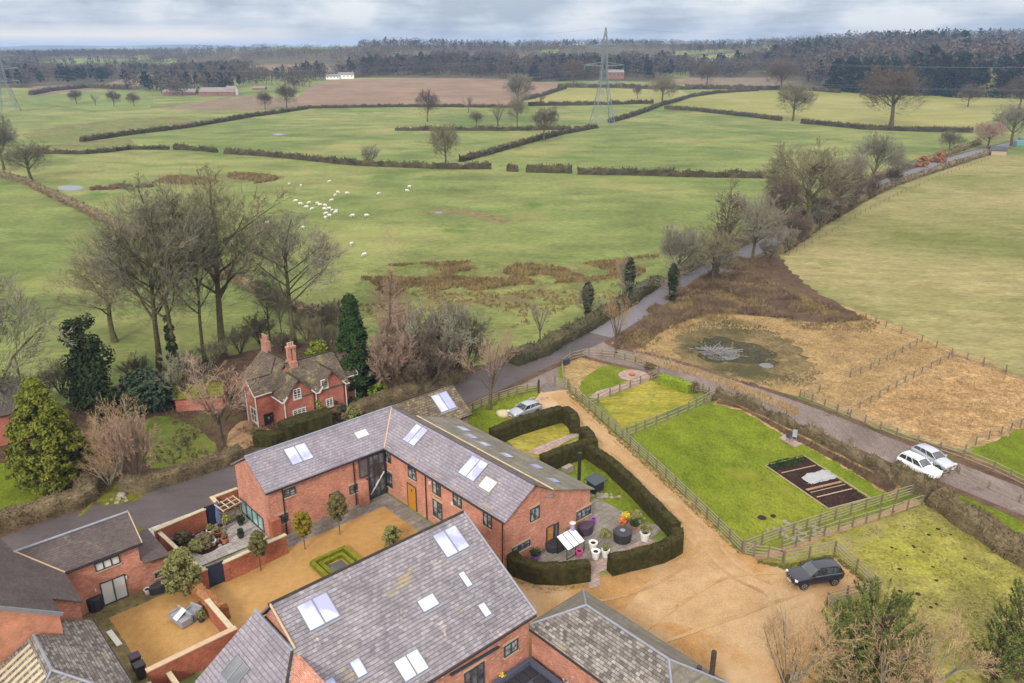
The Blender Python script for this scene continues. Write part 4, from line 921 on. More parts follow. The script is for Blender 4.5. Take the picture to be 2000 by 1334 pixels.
for u_, v_ in ((34.93, 84.9), (34.93, 82.3), (37.2, 79.62), (41.45, 79.9), (45.5, 79.9), (47.5, 81.1)):
    mesh(MB().tube([sp(u_, v_, 0), sp(u_, v_, 3.9)], .07, 6), 'downpipe', 'white_paint', ct)
fq = sp(40, 79.7); fn = -AV
WK = dict(frame='white_paint', glass='dark_glass', sill='stone_dressing', bar=.035, fw=.1)
window(ct, (574, 781), (586, 757), fq, fn, 2, 4, **WK); window(ct, (574, 819), (596, 794), fq, fn, 3, 4, **WK)
window(ct, (628, 760), (639, 739), fq, fn, 2, 4, **WK); window(ct, (638, 796), (649, 776), fq, fn, 2, 4, **WK)
window(ct, (493, 820), (500, 800), sp(35, 84), -AU, 2, 2, **WK)
plain_door(ct, (519, 834), (531, 806), sp(36, 82.35), fn, 'black_metal', 'black_metal', glaz=True)
cb = MB(); cb.box(sp(39.6, 88.2), AV, 5.5, 8.3, .55, 1.5)
for i in range(4): cb.lathe(sp(39.6, 87.7 + i * .36, 8.3), [(.13, 0), (.12, .6), (.15, .62), (.15, .7)], 8)
mesh(cb, 'chimney', 'cottage_brick', ct)
cb = MB(); cb.box(sp(40.3, 83.1), AU, 5.9, 6.9, 1.3, .9); cb.box(sp(40.05, 83.1), AU, 6.9, 8.5, .42, .42); cb.box(sp(40.65, 83.1), AU, 6.9, 8.5, .42, .42); cb.box(sp(40.35, 83.1), AU, 8.5, 8.75, .6, 1.15)
c2_ = mesh(cb, 'chimney', 'weathered_brick', ct, uv=True)
pt = MB()
for i in range(3): pt.lathe(sp(40.05 + i * .3, 83.1, 8.75), [(.12, 0), (.11, .4), (.14, .45)], 8)
mesh(pt, 'chimney_pot', 'orange_brick', c2_)

# a second house half hidden by trees at the left edge
ho = thing('brick_lodge', G(5, 850), 'brick lodge mostly hidden by the bare tree at the left edge', 'house')
LF = Frame(G(-40, 880)[:2], R(30))
mesh(extrude(MB(), LF, 'u', [(0, 0), (5, 0), (5, 4), (2.5, 6.4), (0, 4)], -3, 5.3), 'wall', 'cottage_brick', ho, uv=True)
mb = MB(); roof(mb, LF, [(-3.3, -.4, 3.75), (5.6, -.4, 3.75), (5.6, 2.5, 6.55), (-3.3, 2.5, 6.55)]); roof(mb, LF, [(-3.3, 2.52, 6.55), (5.6, 2.52, 6.55), (5.6, 5.4, 3.75), (-3.3, 5.4, 3.75)])
mesh(mb, 'roof', 'plain_brown_tile', ho, uv=True)
window(ho, (32, 850), (44, 832), LF.P(0, 0), -LF.b, 2, 2, **WK)
# timber outbuilding with a mossy roof and a curved wall in the cottage garden
oh = thing('garden_outhouse', G(385, 800), 'low brick outhouse with a bright mossy roof behind the pinkish bare tree', 'outbuilding')
OF = Frame(G(345, 805)[:2], R(10))
mesh(MB().prism([OF.P(0, 0), OF.P(5.5, 0), OF.P(5.5, 3), OF.P(0, 3)], 0, 1.9), 'wall', 'cottage_brick', oh, uv=True)
mesh(roof(roof(MB(), OF, [(-.2, -.3, 1.8), (5.7, -.3, 1.8), (5.7, 1.5, 3.0), (-.2, 1.5, 3.0)]), OF, [(-.2, 1.52, 3.0), (5.7, 1.52, 3.0), (5.7, 3.3, 1.8), (-.2, 3.3, 1.8)]), 'roof', 'moss', oh, uv=True)

# ---------------- garden walls
def wall_run(label, pts, h, th=.3, mat='garden_brick', cope='pale_ridge', name='garden_wall', group=None):
    """pts in site (u, v); a thing with wall and coping"""
    t = thing(name, sp(pts[0][0], pts[0][1]), label, 'wall', group); mb, cb = MB(), MB()
    for i in range(len(pts) - 1):
        a, b = sp(*pts[i]), sp(*pts[i + 1]); c = (a + b) / 2; L = (b - a).length; o = .001 * i
        mb.box(c, b - a, 0, h - o, th - o, L + th * .98 - o); cb.box(c, b - a, h - o, h + .09 - o * 2, th + .1 - o, L + th + .1 - o)
    mesh(mb, 'wall', mat, t, uv=True); mesh(cb, 'coping', cope, t); return t
wall_run('brick garden wall with pale coping along the lane', [(17.4, 65.6), (21.8, 66.0)], 2.0)
wall_run('stepped brick garden wall joining the house end beside the blue parasol', [(23.2, 66.1), (23.3, 67.5), (25.6, 67.5)], 2.0)
wall_run('long brick courtyard wall under the small round tree', [(19.9, 57.1), (25.4, 57.3)], 1.9)
wall_run('low brick wall running from the bins to the planted garden', [(17.6, 65.4), (17.9, 60.2), (18.3, 57.3)], 1.7, .25)
wall_run('short brick wall beside the dark courtyard gate', [(17.6, 57.25), (18.3, 57.25)], 1.9)
wall_run('dark red brick wall along the south side of the gravel patio', [(10.9, 48.7), (16.9, 48.7)], 2.0, .35, cope='stone_dressing')
wall_run('brick wall behind the two grey rattan seats', [(17.0, 48.9), (17.0, 53.6)], 1.6)
def gate(label, u0, v0, u1, v1, h, mat='dark_frame'):
    t = thing('garden_gate', sp(u0, v0), label, 'gate'); a, b = sp(u0, v0), sp(u1, v1)
    mesh(MB().box((a + b) / 2, b - a, .08, h, .06, (b - a).length - .08), 'board_panel', mat, t)
    mb = MB(); 
    for p in (a, b): mb.box(p, b - a, 0, h + .05, .1, .1)
    mesh(mb, 'gate_post', mat, t); return t
plain_mat('navy_gate', S(44, 52, 76), 0.6, 0.3, 0, 0.1)
gate('dark blue board gate in the wall by the lane', 21.95, 66.05, 23.1, 66.1, 2.2, 'navy_gate')
gate('dark blue gate in the courtyard wall near the pale green bush', 18.45, 57.2, 19.75, 57.15, 2.1, 'navy_gate')

# ================================================================== PLANTS
AL = 0.50
m_ = plain_mat('bark', S(120, 108, 88), 0.95, 0.1, 0, 0.25, 1.5, rnd=0.15)
plain_mat('mossy_bark', S(108, 104, 74), 0.95, 0.1, 0, 0.3, 1.5, c2=S(134, 124, 92), rnd=0.12)
plain_mat('twig_olive', S(158, 152, 120), 0.95, 0.05, 0, 0.2, 0.5, rnd=0.22)
plain_mat('twig_grey', S(168, 164, 142), 0.95, 0.05, 0, 0.2, 0.5, rnd=0.25)
plain_mat('twig_pink', S(200, 170, 148), 0.95, 0.05, 0, 0.2, 0.5, rnd=0.15)
plain_mat('twig_tan', S(218, 186, 144), 0.95, 0.05, 0, 0.2, 0.5, rnd=0.12)
plain_mat('twig_brown', S(132, 118, 102), 0.95, 0.05, 0, 0.2, 0.5, rnd=0.2)
plain_mat('pale_bark', S(176, 170, 150), 0.9, 0.1, 0, 0.2, 2)
leaf_mat('ivy_leaf', S(40, 56, 34), S(74, 88, 50), 0.8)
leaf_mat('spruce_leaf', S(28, 52, 34), S(78, 104, 50), 0.9)
leaf_mat('golden_leaf', S(84, 100, 34), S(158, 160, 58), 1.2)
leaf_mat('laurel_leaf', S(54, 72, 54), S(96, 112, 84), 0.9)
leaf_mat('pine_leaf', S(86, 104, 48), S(156, 162, 92), 1.0)
leaf_mat('box_leaf', S(120, 126, 30), S(162, 162, 46), 3.0)
leaf_mat('yew_leaf', S(46, 45, 22), S(90, 84, 40), 2.0)
leaf_mat('olive_leaf', S(124, 124, 70), S(170, 168, 106), 2.5)
leaf_mat('gold_ball_leaf', S(138, 122, 34), S(184, 162, 60), 3.0)
leaf_mat('dull_ball_leaf', S(112, 106, 62), S(148, 138, 86), 3.0)
leaf_mat('lime_leaf', S(110, 140, 30), S(170, 186, 60), 3.0)
leaf_mat('hedge_twig', S(104, 92, 68), S(154, 138, 106), 0.7, rnd=0.12)
leaf_mat('hedge_dark', S(70, 70, 50), S(112, 104, 74), 0.5, rnd=0.1)
leaf_mat('field_hedge', S(66, 62, 46), S(106, 98, 70), 0.3, rnd=0.15)
leaf_mat('beech_leaf', S(172, 112, 70), S(206, 150, 104), 2.0)
leaf_mat('straw_blade', S(204, 170, 120), S(236, 206, 158), 0.3)
leaf_mat('brown_blade', S(116, 96, 78), S(170, 144, 114), 0.3)
leaf_mat('rush_blade', S(134, 112, 78), S(190, 166, 112), 0.3)
leaf_mat('green_blade', S(110, 116, 56), S(160, 156, 84), 0.3)
leaf_mat('far_bare_leaf', S(66, 62, 56), S(112, 104, 92), 0.06, rnd=0.25)
leaf_mat('far_brown_leaf', S(84, 74, 64), S(128, 112, 98), 0.06, rnd=0.2)
leaf_mat('far_dark_leaf', S(24, 38, 34), S(48, 66, 48), 0.08, rnd=0.2)

def rvec(r): 
    while True:
        v = Vector((r.uniform(-1, 1), r.uniform(-1, 1), r.uniform(-1, 1)))
        if .05 < v.length < 1: return v.normalized()
def bare_tree(seed, Ht, st):
    """trunk-and-limbs mesh and twig mesh of a leafless tree, height about Ht"""
    r = random.Random(seed); TB, WB = MB(), MB(); lv = st['n']; tops = []
    tw = st.get('tw', .04)
    def ribbon(a, b, w):
        t = (b - a); q = t.cross(rvec(r)); 
        if q.length < 1e-4: return
        q = q.normalized() * w / 2; n = len(WB.v)
        WB.v += [tuple(a - q), tuple(a + q), tuple(b + q * .4), tuple(b - q * .4)]; WB.f.append((n, n + 1, n + 2, n + 3))
    def grow(p, d, L, rad, k):
        seg = 5 if k == 0 else 4 if k < 3 else 2
        pts, rr = [p], [rad]; tip = rad * (st.get('tiptrunk', .35) if k == 0 else .35)
        for i in range(seg):
            d = (d + rvec(r) * st['wig'] * (0.4 if k == 0 else 1) + AZ * st['up'] * (0 if k == 0 else 1) * (0.5 + .5 * i / seg)).normalized()
            p = p + d * (L / seg); pts.append(p); rr.append(rad + (tip - rad) * (i + 1) / seg)
        tops.append(p.z)
        if k >= len(lv) - 1:
            for i in range(seg): ribbon(pts[i], pts[i + 1], max(tw, rr[i] * 1.4))
        else:
            if k == 0: rr[0] *= 1.35
            TB.tube(pts, rr, 6 if k == 0 else 4 if k < 3 else 3, cap=False) if k < len(lv) - 2 else [ribbon(pts[i], pts[i + 1], rr[i] * 2) for i in range(seg)]
        if k < len(lv):
            m = lv[k]
            for j in range(m):
                f0 = st['from'][min(k, len(st['from']) - 1)]; f = f0 + (1 - f0) * (j + r.random()) / m
                x = f * seg; i = min(int(x), seg - 1); q = pts[i].lerp(pts[i + 1], x - i); rq = rr[i] + (rr[i + 1] - rr[i]) * (x - i)
                dd = (pts[i + 1] - pts[i]).normalized(); s = rvec(r); s = (s - dd * s.dot(dd))
                if k == 0: a = j * 2.4 + r.uniform(-.5, .5); s = Vector((math.cos(a), math.sin(a), 0))
                if s.length < .05: continue
                ang = R(r.uniform(*st['ang'][min(k, len(st['ang']) - 1)])) * (1 - .35 * f if k == 0 else 1)
                nd = (dd * math.cos(ang) + s.normalized() * math.sin(ang)).normalized()
                LL = L * st['len'][min(k, len(st['len']) - 1)] * r.uniform(.75, 1.15) * (st['taper'](f) if k == 0 else (1 - .35 * f))
                grow(q, nd, LL, min(rq * .56, rad * .42), k + 1)
            if k == 0 and st.get('lead', True): grow(p, d, L * .35, rr[-1], 1)
    for s_ in range(st.get('stems', 1)):
        if st.get('stems', 1) > 1:
            a = s_ * 6.28 / st['stems'] + r.random(); d0 = Vector((math.cos(a) * st.get('splay', .35), math.sin(a) * st.get('splay', .35), 1)).normalized()
        else: d0 = Vector((st.get('lean', 0), 0, 1)).normalized()
        grow(Vector((0, 0, -.1)), d0, Ht * st['trunk'], Ht * st.get('rad', .022), 0)
    if st.get('dome'):
        zc, rz, N_ = st['dome']; xs_ = sorted(math.hypot(v[0], v[1]) for v in WB.v); rr0 = xs_[int(len(xs_) * .93)]; zt = sorted(tops)[int(len(tops) * .97)]
        for _ in range(N_):
            u = rvec(r); q = r.random() ** .42; u.z = abs(u.z) if r.random() < .35 else u.z
            p = Vector((u.x * rr0 * q, u.y * rr0 * q, zt * (zc + rz * u.z * q)))
            if mnoise.noise(p * (3.2 / rr0) + Vector((seed, 0, 0))) < -.12: continue
            d = (p - Vector((0, 0, zt * (zc - rz * .9)))).normalized()
            for k_ in range(3):
                e_ = (d + rvec(r) * .55).normalized() * Ht * r.uniform(.035, .075); ribbon(p, p + e_, tw * r.uniform(.5, .8)); 
                if k_ == 0: tops.append((p + e_).z)
    z = sorted(tops)[int(len(tops) * .985)]; k = Ht / z
    for B in (TB, WB): B.v = [(a * k, b_ * k, c * k) for a, b_, c in B.v]
    xs = sorted(math.hypot(v[0], v[1]) for v in WB.v); return TB, WB, xs[int(len(xs) * .95)]
STY = dict(
    oak=dict(dome=(.60, .40, 1500), trunk=.36, n=[9, 8, 7, 11], ang=[(45, 80), (25, 60), (25, 60), (20, 55)], len=[.95, .62, .6, .55], up=.04, wig=.24, rad=.018, **{'from': [.45, .25, .2, .2]}, taper=lambda f: 1.15 - .45 * f, tiptrunk=.6),
    round=dict(dome=(.58, .42, 1500), trunk=.36, n=[10, 8, 7, 11], ang=[(40, 75), (25, 55), (25, 55), (20, 50)], len=[.85, .6, .6, .5], up=.06, wig=.18, rad=.016, **{'from': [.45, .25, .2, .2]}, taper=lambda f: 1.1 - .35 * f, tiptrunk=.6),
    tall=dict(dome=(.64, .38, 1500), trunk=.62, n=[13, 8, 8, 11], ang=[(38, 66), (25, 52), (25, 55), (20, 55)], len=[.56, .52, .50, .45], up=.08, wig=.15, rad=.0115, **{'from': [.42, .3, .2, .15]}, taper=lambda f: 1.1 - .42 * f, tiptrunk=.45),
    vase=dict(trunk=.30, n=[7, 8, 7, 7], ang=[(20, 40), (20, 45), (22, 45), (20, 50)], len=[1.5, .5, .55, .5], up=.08, wig=.12, rad=.022, **{'from': [.6, .35, .2, .2]}, taper=lambda f: 1.1, tiptrunk=.8, lead=True),
    cone=dict(trunk=.85, n=[44, 11, 9], ang=[(55, 80), (30, 60), (25, 60)], len=[.27, .42, .5], up=.05, wig=.12, rad=.014, **{'from': [.12, .1, .1]}, taper=lambda f: 1.25 - 1.05 * f, tiptrunk=.2),
    poplar=dict(trunk=.8, n=[40, 11, 9], ang=[(22, 45), (20, 45), (20, 50)], len=[.34, .42, .5], up=.12, wig=.10, rad=.014, **{'from': [.12, .1, .1]}, taper=lambda f: 1.2 - .8 * f, tiptrunk=.2),
    shrub=dict(trunk=.35, stems=5, splay=.55, n=[6, 6, 7, 7], ang=[(20, 45), (20, 45), (22, 50), (20, 50)], len=[1.0, .6, .55, .55], up=.04, wig=.14, rad=.014, **{'from': [.4, .25, .2, .2]}, taper=lambda f: 1.0, tiptrunk=.7),
)
PROTO = {}
def proto(key, style, seed, Ht, twig='twig_olive', bark='mossy_bark', **ov):
    st = dict(STY[style]); st.update(ov)
    TB, WB, rad = bare_tree(seed, Ht, st)
    PROTO[key] = (TB, WB, Ht, rad, twig, bark, [])
proto('oak1', 'oak', 3, 14, 'twig_olive'); proto('oak2', 'oak', 11, 14, 'twig_grey', wig=.3)
proto('round1', 'round', 5, 12, 'twig_grey'); proto('round2', 'round', 21, 12, 'twig_olive')
proto('tall1', 'tall', 8, 20, 'twig_olive', tw=.035); proto('tall2', 'tall', 14, 20, 'twig_grey', tw=.035); proto('tall3', 'tall', 31, 20, 'twig_olive', tw=.03, trunk=.5)
proto('vase1', 'vase', 4, 9, 'twig_pink', 'bark', tw=.022); proto('vase2', 'vase', 9, 9, 'twig_tan', 'bark', tw=.022)
proto('cone1', 'cone', 6, 14, 'twig_pink', 'bark', tw=.035); proto('poplar1', 'poplar', 7, 14, 'twig_brown', 'bark', tw=.035)
proto('shrub1', 'shrub', 12, 4.5, 'twig_pink', 'bark', tw=.02); proto('shrub2', 'shrub', 13, 4.5, 'twig_brown', 'bark', tw=.02); proto('shrub3', 'shrub', 17, 4.5, 'twig_tan', 'pale_bark', tw=.014, n=[5, 6, 5, 5])
proto('birch1', 'vase', 23, 9, 'twig_tan', 'pale_bark', tw=.014, n=[8, 7, 6, 5], len=[1.1, .5, .55, .5], rad=.008)
PM = {}
def raw_mesh(mb, name, mat):
    me = bpy.data.meshes.new(name); me.from_pydata(mb.v, [], mb.f); me.materials.append(MATS[mat]); return me
def tree_at(key, base, top, width, label, cat='tree', name='bare_tree', rz=None, twig=None, ivy=None, group=None, dense=1.0):
    """a leafless tree on photo pixel `base`, reaching photo pixel row `top`, `width` photo pixels wide"""
    TB, WB, Ht, rad, tw, bark, used = PROTO[key]; p = G(*base); h = max(1.2, HZ(base, (base[0], top)))
    d = p.y * CP + (H - p.z) * SP; wm_ = width / F_PX * d / 2
    h *= 1.03; sc = (wm_ / rad, wm_ / rad, h / Ht); tw = twig or tw
    if rz is None: rz = random.Random(int(base[0] * 7 + base[1])).uniform(0, 6.28)
    if key not in PM: PM[key] = raw_mesh(TB, 'trunk', bark)
    if (key, tw) not in PM: PM[(key, tw)] = raw_mesh(WB, 'crown', tw)
    t = thing(name, p, label, cat, group, rz); t.scale = sc
    for nm, me in (('trunk', PM[key]), ('crown', PM[(key, tw)])):
        o = bpy.data.objects.new(nm, me); link(o, t)
    if ivy:
        ib = leaf_blob([((0, 0, z * h), r_) for z, r_ in ivy], 1300, .42, seed=int(base[0]), shell=.3); ib.v = [(a / sc[0], b_ / sc[1], c / sc[2]) for a, b_, c in ib.v]
        o = mesh(ib, 'ivy', 'ivy_leaf'); o.parent = t
    return t
def leaf_blob(balls, n, size, seed=1, shell=.55, flat=1.0, updir=0.0):
    """n leaf quads spread through a set of balls ((centre), radius)"""
    r = random.Random(seed); mb = MB(); W_ = [b_[1] ** 2 for b_ in balls]; bs = r.choices(balls, W_, k=n)
    for c, rad in bs:
        d = rvec(r); k = rad * (shell + (1 - shell) * r.random() ** .6) * r.choice((1, 1, 1, 1.12)); p = Vector(c) + Vector((d.x * k, d.y * k, d.z * k * flat))
        nn = (d + rvec(r) * .9 + AZ * updir).normalized(); a = nn.cross(rvec(r)); 
        if a.length < .01: continue
        a = a.normalized() * size * r.uniform(.6, 1.3) / 2; b_ = nn.cross(a.normalized()) * size * r.uniform(.4, .9) / 2
        i = len(mb.v); mb.v += [tuple(p - a - b_), tuple(p + a - b_), tuple(p + a + b_), tuple(p - a + b_)]; mb.f.append((i, i + 1, i + 2, i + 3))
    return mb
def clumpy(Ht, rad, prof, n, seed, size, clump=.28, leaves=40):
    """crown of leaf clumps; prof(t) = relative radius at height fraction t"""
    r = random.Random(seed); balls = []
    for i in range(n):
        t = r.random() ** .9; a = r.uniform(0, 6.28); R0 = rad * prof(t) * (r.uniform(.75, 1.08) if r.random() < .75 else r.random())
        balls.append(((math.cos(a) * R0, math.sin(a) * R0, Ht * t), rad * clump * r.uniform(.6, 1.2)))
    return leaf_blob(balls, n * leaves, size, seed + 1, .4, .7, .6)
def evergreen(base, top, width, label, prof, mat, name='conifer', n=120, leaves=45, size=.35, seed=1, clump=.28, z0=0.03, cat='tree', trunk=True, group=None, core=True):
    p = G(*base); h = HZ(base, (base[0], top)); d = p.y * CP + (H - p.z) * SP; rad = width / F_PX * d / 2
    t = thing(name, p, label, cat, group)
    mb = clumpy(h * (1 - z0), rad * .9, prof, n, seed, size, clump, leaves); mb.v = [(a, b_, c + h * z0) for a, b_, c in mb.v]
    o = bpy.data.objects.new('crown', raw_mesh(mb, 'crown', mat)); link(o, t)
    if trunk:
        tb = MB().tube([(0, 0, -.1), (0, 0, h * .5), (0, 0, h * .94)], [h * .022 + .05, h * .016, .03], 6)
        o = bpy.data.objects.new('trunk', raw_mesh(tb, 'trunk', 'bark')); link(o, t)
    return t
cone = lambda t: (1 - t) ** .75 * (1 if t > .08 else .8)
egg = lambda t: math.sin(math.pi * min(1, (t * .92 + .08))) ** .55
ball = lambda t: max(.05, math.sqrt(max(0, 1 - (2 * t - 1) ** 2)))
fat = lambda t: (1 - t ** 2.2) ** .8 * (.75 + .6 * t if t < .25 else .9)

# --- big bare trees across the lane, left
tree_at('tall1', (312, 728), 403, 255, 'tall bare tree leaning left behind the dark laurel, left of the cottage', rz=2.6)
tree_at('tall2', (345, 742), 372, 225, 'bare tree with an ivy-covered lower trunk left of the cottage', ivy=[(.03, .8), (.08, .8), (.13, .75), (.18, .7), (.23, .65), (.28, .6), (.33, .5)])
tree_at('tall3', (437, 696), 350, 280, 'tallest wide bare tree with pale twigs directly behind the cottage chimneys', rz=1.2)
tree_at('tall1', (400, 705), 420, 150, 'slender forked bare tree between the ivy trunk and the tallest tree', rz=4.4)
tree_at('tall2', (577, 675), 430, 225, 'round-crowned bare tree standing right behind the cottage', rz=.4)
tree_at('tall3', (528, 668), 540, 60, 'thin bare tree left of the round-crowned tree behind the cottage', rz=2)
tree_at('tall3', (553, 672), 560, 50, 'thinnest bare pole tree close beside the round-crowned tree', rz=3)
tree_at('oak2', (14, 862), 535, 230, 'big bare tree cut by the left edge above the brick lodge', rz=1)
tree_at('tall1', (225, 668), 508, 215, 'spreading bare tree behind the ivy-smothered trunk', rz=5.2)
tree_at('oak1', (62, 352), 282, 92, 'bare low tree on the hedge corner near the small pool, far left', rz=1)
tree_at('round1', (8, 332), 232, 75, 'dense dark bare tree cut by the left edge of the pasture')
tree_at('vase1', (435, 868), 712, 165, 'many-stemmed pinkish bare tree on the cottage lawn edge', rz=.5)
tree_at('shrub3', (235, 925), 790, 120, 'pale bare shrub beside the golden conifer', cat='shrub', name='bare_shrub')
tree_at('shrub1', (268, 945), 815, 95, 'bare shrub with a russet tip beside the lane hedge', cat='shrub', name='bare_shrub')
tree_at('shrub3', (215, 950), 870, 90, 'low pale tangled bare shrub near the mossy verge', cat='shrub', name='bare_shrub')
tree_at('vase2', (365, 800), 700, 110, 'thin silvery bare tree in front of the mossy outhouse roof', twig='twig_grey')
def ivy_mass():
    p = G(190, 815); t = thing('ivy_tree', p, 'broken trunk smothered in dark ivy left of the laurel', 'tree')
    h = HZ((190, 815), (190, 615)); r = random.Random(5)
    balls = [((r.uniform(-1.5, 1.5), r.uniform(-1, 1), h * (.08 + .86 * k / 26)), 1.0 + .9 * math.sin(3.14 * min(1, k / 26 + .2))) for k in range(27)]
    link(bpy.data.objects.new('crown', raw_mesh(leaf_blob(balls, 9000, .32, 4, .3, 1, .5), 'crown', 'ivy_leaf')), t)
    link(bpy.data.objects.new('trunk', raw_mesh(MB().tube([(0, 0, -.1), (.2, 0, h * .5), (-.1, 0, h * .98)], [.5, .4, .2], 8), 'trunk', 'mossy_bark')), t)
ivy_mass()
evergreen((105, 948), 742, 150, 'golden green dense conifer on the striped lawn', lambda t: max(.04, (.75 + t * 1.3) if t < .2 else (1.02 - t) ** .85 * 1.24), 'golden_leaf', 'conifer', 420, 90, .24, 3, .17, .06)
evergreen((695, 768), 580, 104, 'dark green spruce at the right end of the cottage', lambda t: max(.03, (1 - t) ** .85), 'spruce_leaf', 'conifer', 320, 80, .26, 5, .22)
evergreen((292, 800), 726, 100, 'dome of dark laurel between the ivy trunk and the outhouse', ball, 'laurel_leaf', 'laurel_bush', 120, 45, .32, 6, .34, .0, 'shrub', False)
evergreen((290, 775), 735, 50, 'small dark evergreen bush behind the laurel dome', ball, 'laurel_leaf', 'laurel_bush', 40, 40, .3, 16, .34, .0, 'shrub', False)
evergreen((340, 742), 712, 40, 'yellow green bush at the foot of the bare trees', ball, 'lime_leaf', 'bush', 30, 35, .3, 8, .4, 0, 'shrub', False)
evergreen((618, 708), 668, 40, 'green bush behind the cottage roof', ball, 'lime_leaf', 'bush', 30, 35, .3, 9, .4, 0, 'shrub', False)
evergreen((622, 812), 775, 42, 'bright green bush against the cottage front wall', ball, 'lime_leaf', 'bush', 40, 40, .22, 10, .4, 0, 'shrub', False)
evergreen((655, 805), 783, 34, 'dark green bush at the right of the cottage windows', ball, 'laurel_leaf', 'bush', 30, 40, .22, 11, .4, 0, 'shrub', False)
evergreen((660, 826), 800, 30, 'reddish brown bush next to the clipped cottage hedge', ball, 'hedge_twig', 'bush', 30, 40, .2, 12, .4, 0, 'shrub', False)
evergreen((690, 822), 796, 34, 'grey green bush by the house ridge and small white post', ball, 'olive_leaf', 'bush', 30, 40, .2, 13, .4, 0, 'shrub', False)
evergreen((745, 775), 752, 40, 'yellow green bush right of the dark spruce', ball, 'lime_leaf', 'bush', 30, 40, .25, 14, .4, 0, 'shrub', False)
# --- centre belt
tree_at('cone1', (768, 742), 495, 100, 'tall pinkish larch right of the dark spruce')
tree_at('shrub1', (765, 775), 650, 110, 'russet bare thicket tree under the larch', name='bare_tree')
tree_at('shrub2', (800, 758), 640, 120, 'brown bare thicket tree right of the larch foot')
tree_at('shrub2', (850, 748), 605, 140, 'grey brown bare tree in the middle of the thicket', twig='twig_grey')
tree_at('shrub1', (885, 728), 600, 130, 'pale bare tree on the right of the thicket', twig='twig_grey')
tree_at('shrub2', (828, 772), 680, 110, 'low brown thicket shrub near the lane edge', cat='shrub', name='bare_shrub')
tree_at('shrub2', (905, 742), 650, 90, 'brown thicket shrub at the roadside hedge end', cat='shrub', name='bare_shrub')
tree_at('shrub2', (780, 700), 600, 90, 'brown bare tree behind the larch', twig='twig_pink')
tree_at('vase2', (957, 800), 655, 115, 'pinkish bare tree on the verge by the wooden rail fence', twig='twig_pink', rz=1)
tree_at('vase2', (1055, 668), 592, 50, 'small grey bare tree at the roadside hedge', twig='twig_grey')
tree_at('vase2', (1203, 690), 580, 60, 'small whitish bare tree at the corner of the side lane', twig='twig_tan')
for i, (bx, by, tp, wd) in enumerate(((470, 690, 640, 70), (508, 672, 622, 70), (548, 690, 650, 60), (600, 668, 618, 70), (640, 690, 640, 60), (628, 650, 600, 60), (420, 712, 668, 60), (370, 735, 690, 56), (270, 748, 700, 60), (120, 770, 710, 80), (70, 800, 735, 80), (655, 640, 590, 60))):
    tree_at('shrub2' if i % 2 else 'shrub1', (bx, by), tp, wd, 'brown leafless undergrowth bush among the tall trees across the lane', 'shrub', 'bare_shrub', group='undergrowth bushes among the tall trees', twig='twig_brown' if i % 3 else 'twig_olive')
for (bx, by, tp, lb) in ((1228, 588, 500, 'ivy-clad pole tree, tallest beside the road hedge'), (1147, 618, 548, 'ivy-clad pole tree nearest the road junction'), (1312, 588, 512, 'ivy-clad pole tree standing on the scrub side of the road')):
    h = HZ((bx, by), (bx, tp)); tree_at('poplar1', (bx, by), tp, 55, lb, ivy=[(f, .95 * w_) for f, w_ in ((.08, .5), (.18, .55), (.28, .65), (.38, .8), (.48, .9), (.58, 1), (.68, 1), (.78, .8), (.88, .5))], twig='twig_grey')
tree_at('round1', (1322, 560), 445, 90, 'thin pale bare tree behind the ivy poles', twig='twig_grey')
tree_at('poplar1', (1397, 545), 362, 100, 'tall pointed brown birch beside the road')
tree_at('oak2', (1390, 560), 455, 110, 'sprawling bare tree overhanging the road below the pointed birch', twig='twig_olive')
tree_at('oak2', (1468, 520), 385, 125, 'twisted bare oak on the right side of the road', rz=2)
tree_at('oak1', (1575, 455), 292, 190, 'largest spreading bare oak along the road')
tree_at('round2', (1520, 470), 350, 80, 'brown bare tree left of the largest roadside oak', twig='twig_brown')
tree_at('round2', (1638, 425), 330, 90, 'brown bare tree right of the largest roadside oak', twig='twig_brown')
tree_at('shrub2', (1545, 480), 420, 60, 'low brown bush under the largest roadside oak', cat='shrub', name='bare_shrub')
tree_at('oak2', (1702, 368), 264, 105, 'open bare oak standing against the road bend', rz=4)
tree_at('round1', (1662, 385), 300, 60, 'ivy green bare tree just left of the road-bend oak', ivy=[(.25, 1.2), (.4, 1.4), (.55, 1.4)])
tree_at('round2', (1853, 298), 257, 48, 'small round bare tree in the corner of the green field')
evergreen((1800, 326), 306, 24, 'orange-leaved bush left of the pair beside the road', ball, 'beech_leaf', 'beech_bush', 20, 30, .5, 31, .4, 0, 'bush', False)
evergreen((1833, 318), 299, 28, 'orange-leaved bush right of the pair beside the road', ball, 'beech_leaf', 'beech_bush', 20, 30, .5, 32, .4, 0, 'bush', False)
for k, (bx, by, tp, wd, lb, key, twg) in enumerate(((1750, 345, 305, 50, 'low grey bare tree on the road bend verge', 'round1', 'twig_grey'), (1928, 290, 240, 60, 'pinkish bare tree beside the timber shed', 'round2', 'twig_pink'), (1975, 285, 205, 80, 'grey bare tree at the right edge behind the shed', 'oak1', 'twig_grey'), (1990, 215, 150, 70, 'brown dense tree at the right edge of the pale field', 'round2', 'twig_brown'))):
    tree_at(key, (bx, by), tp, wd, lb, twig=twg)
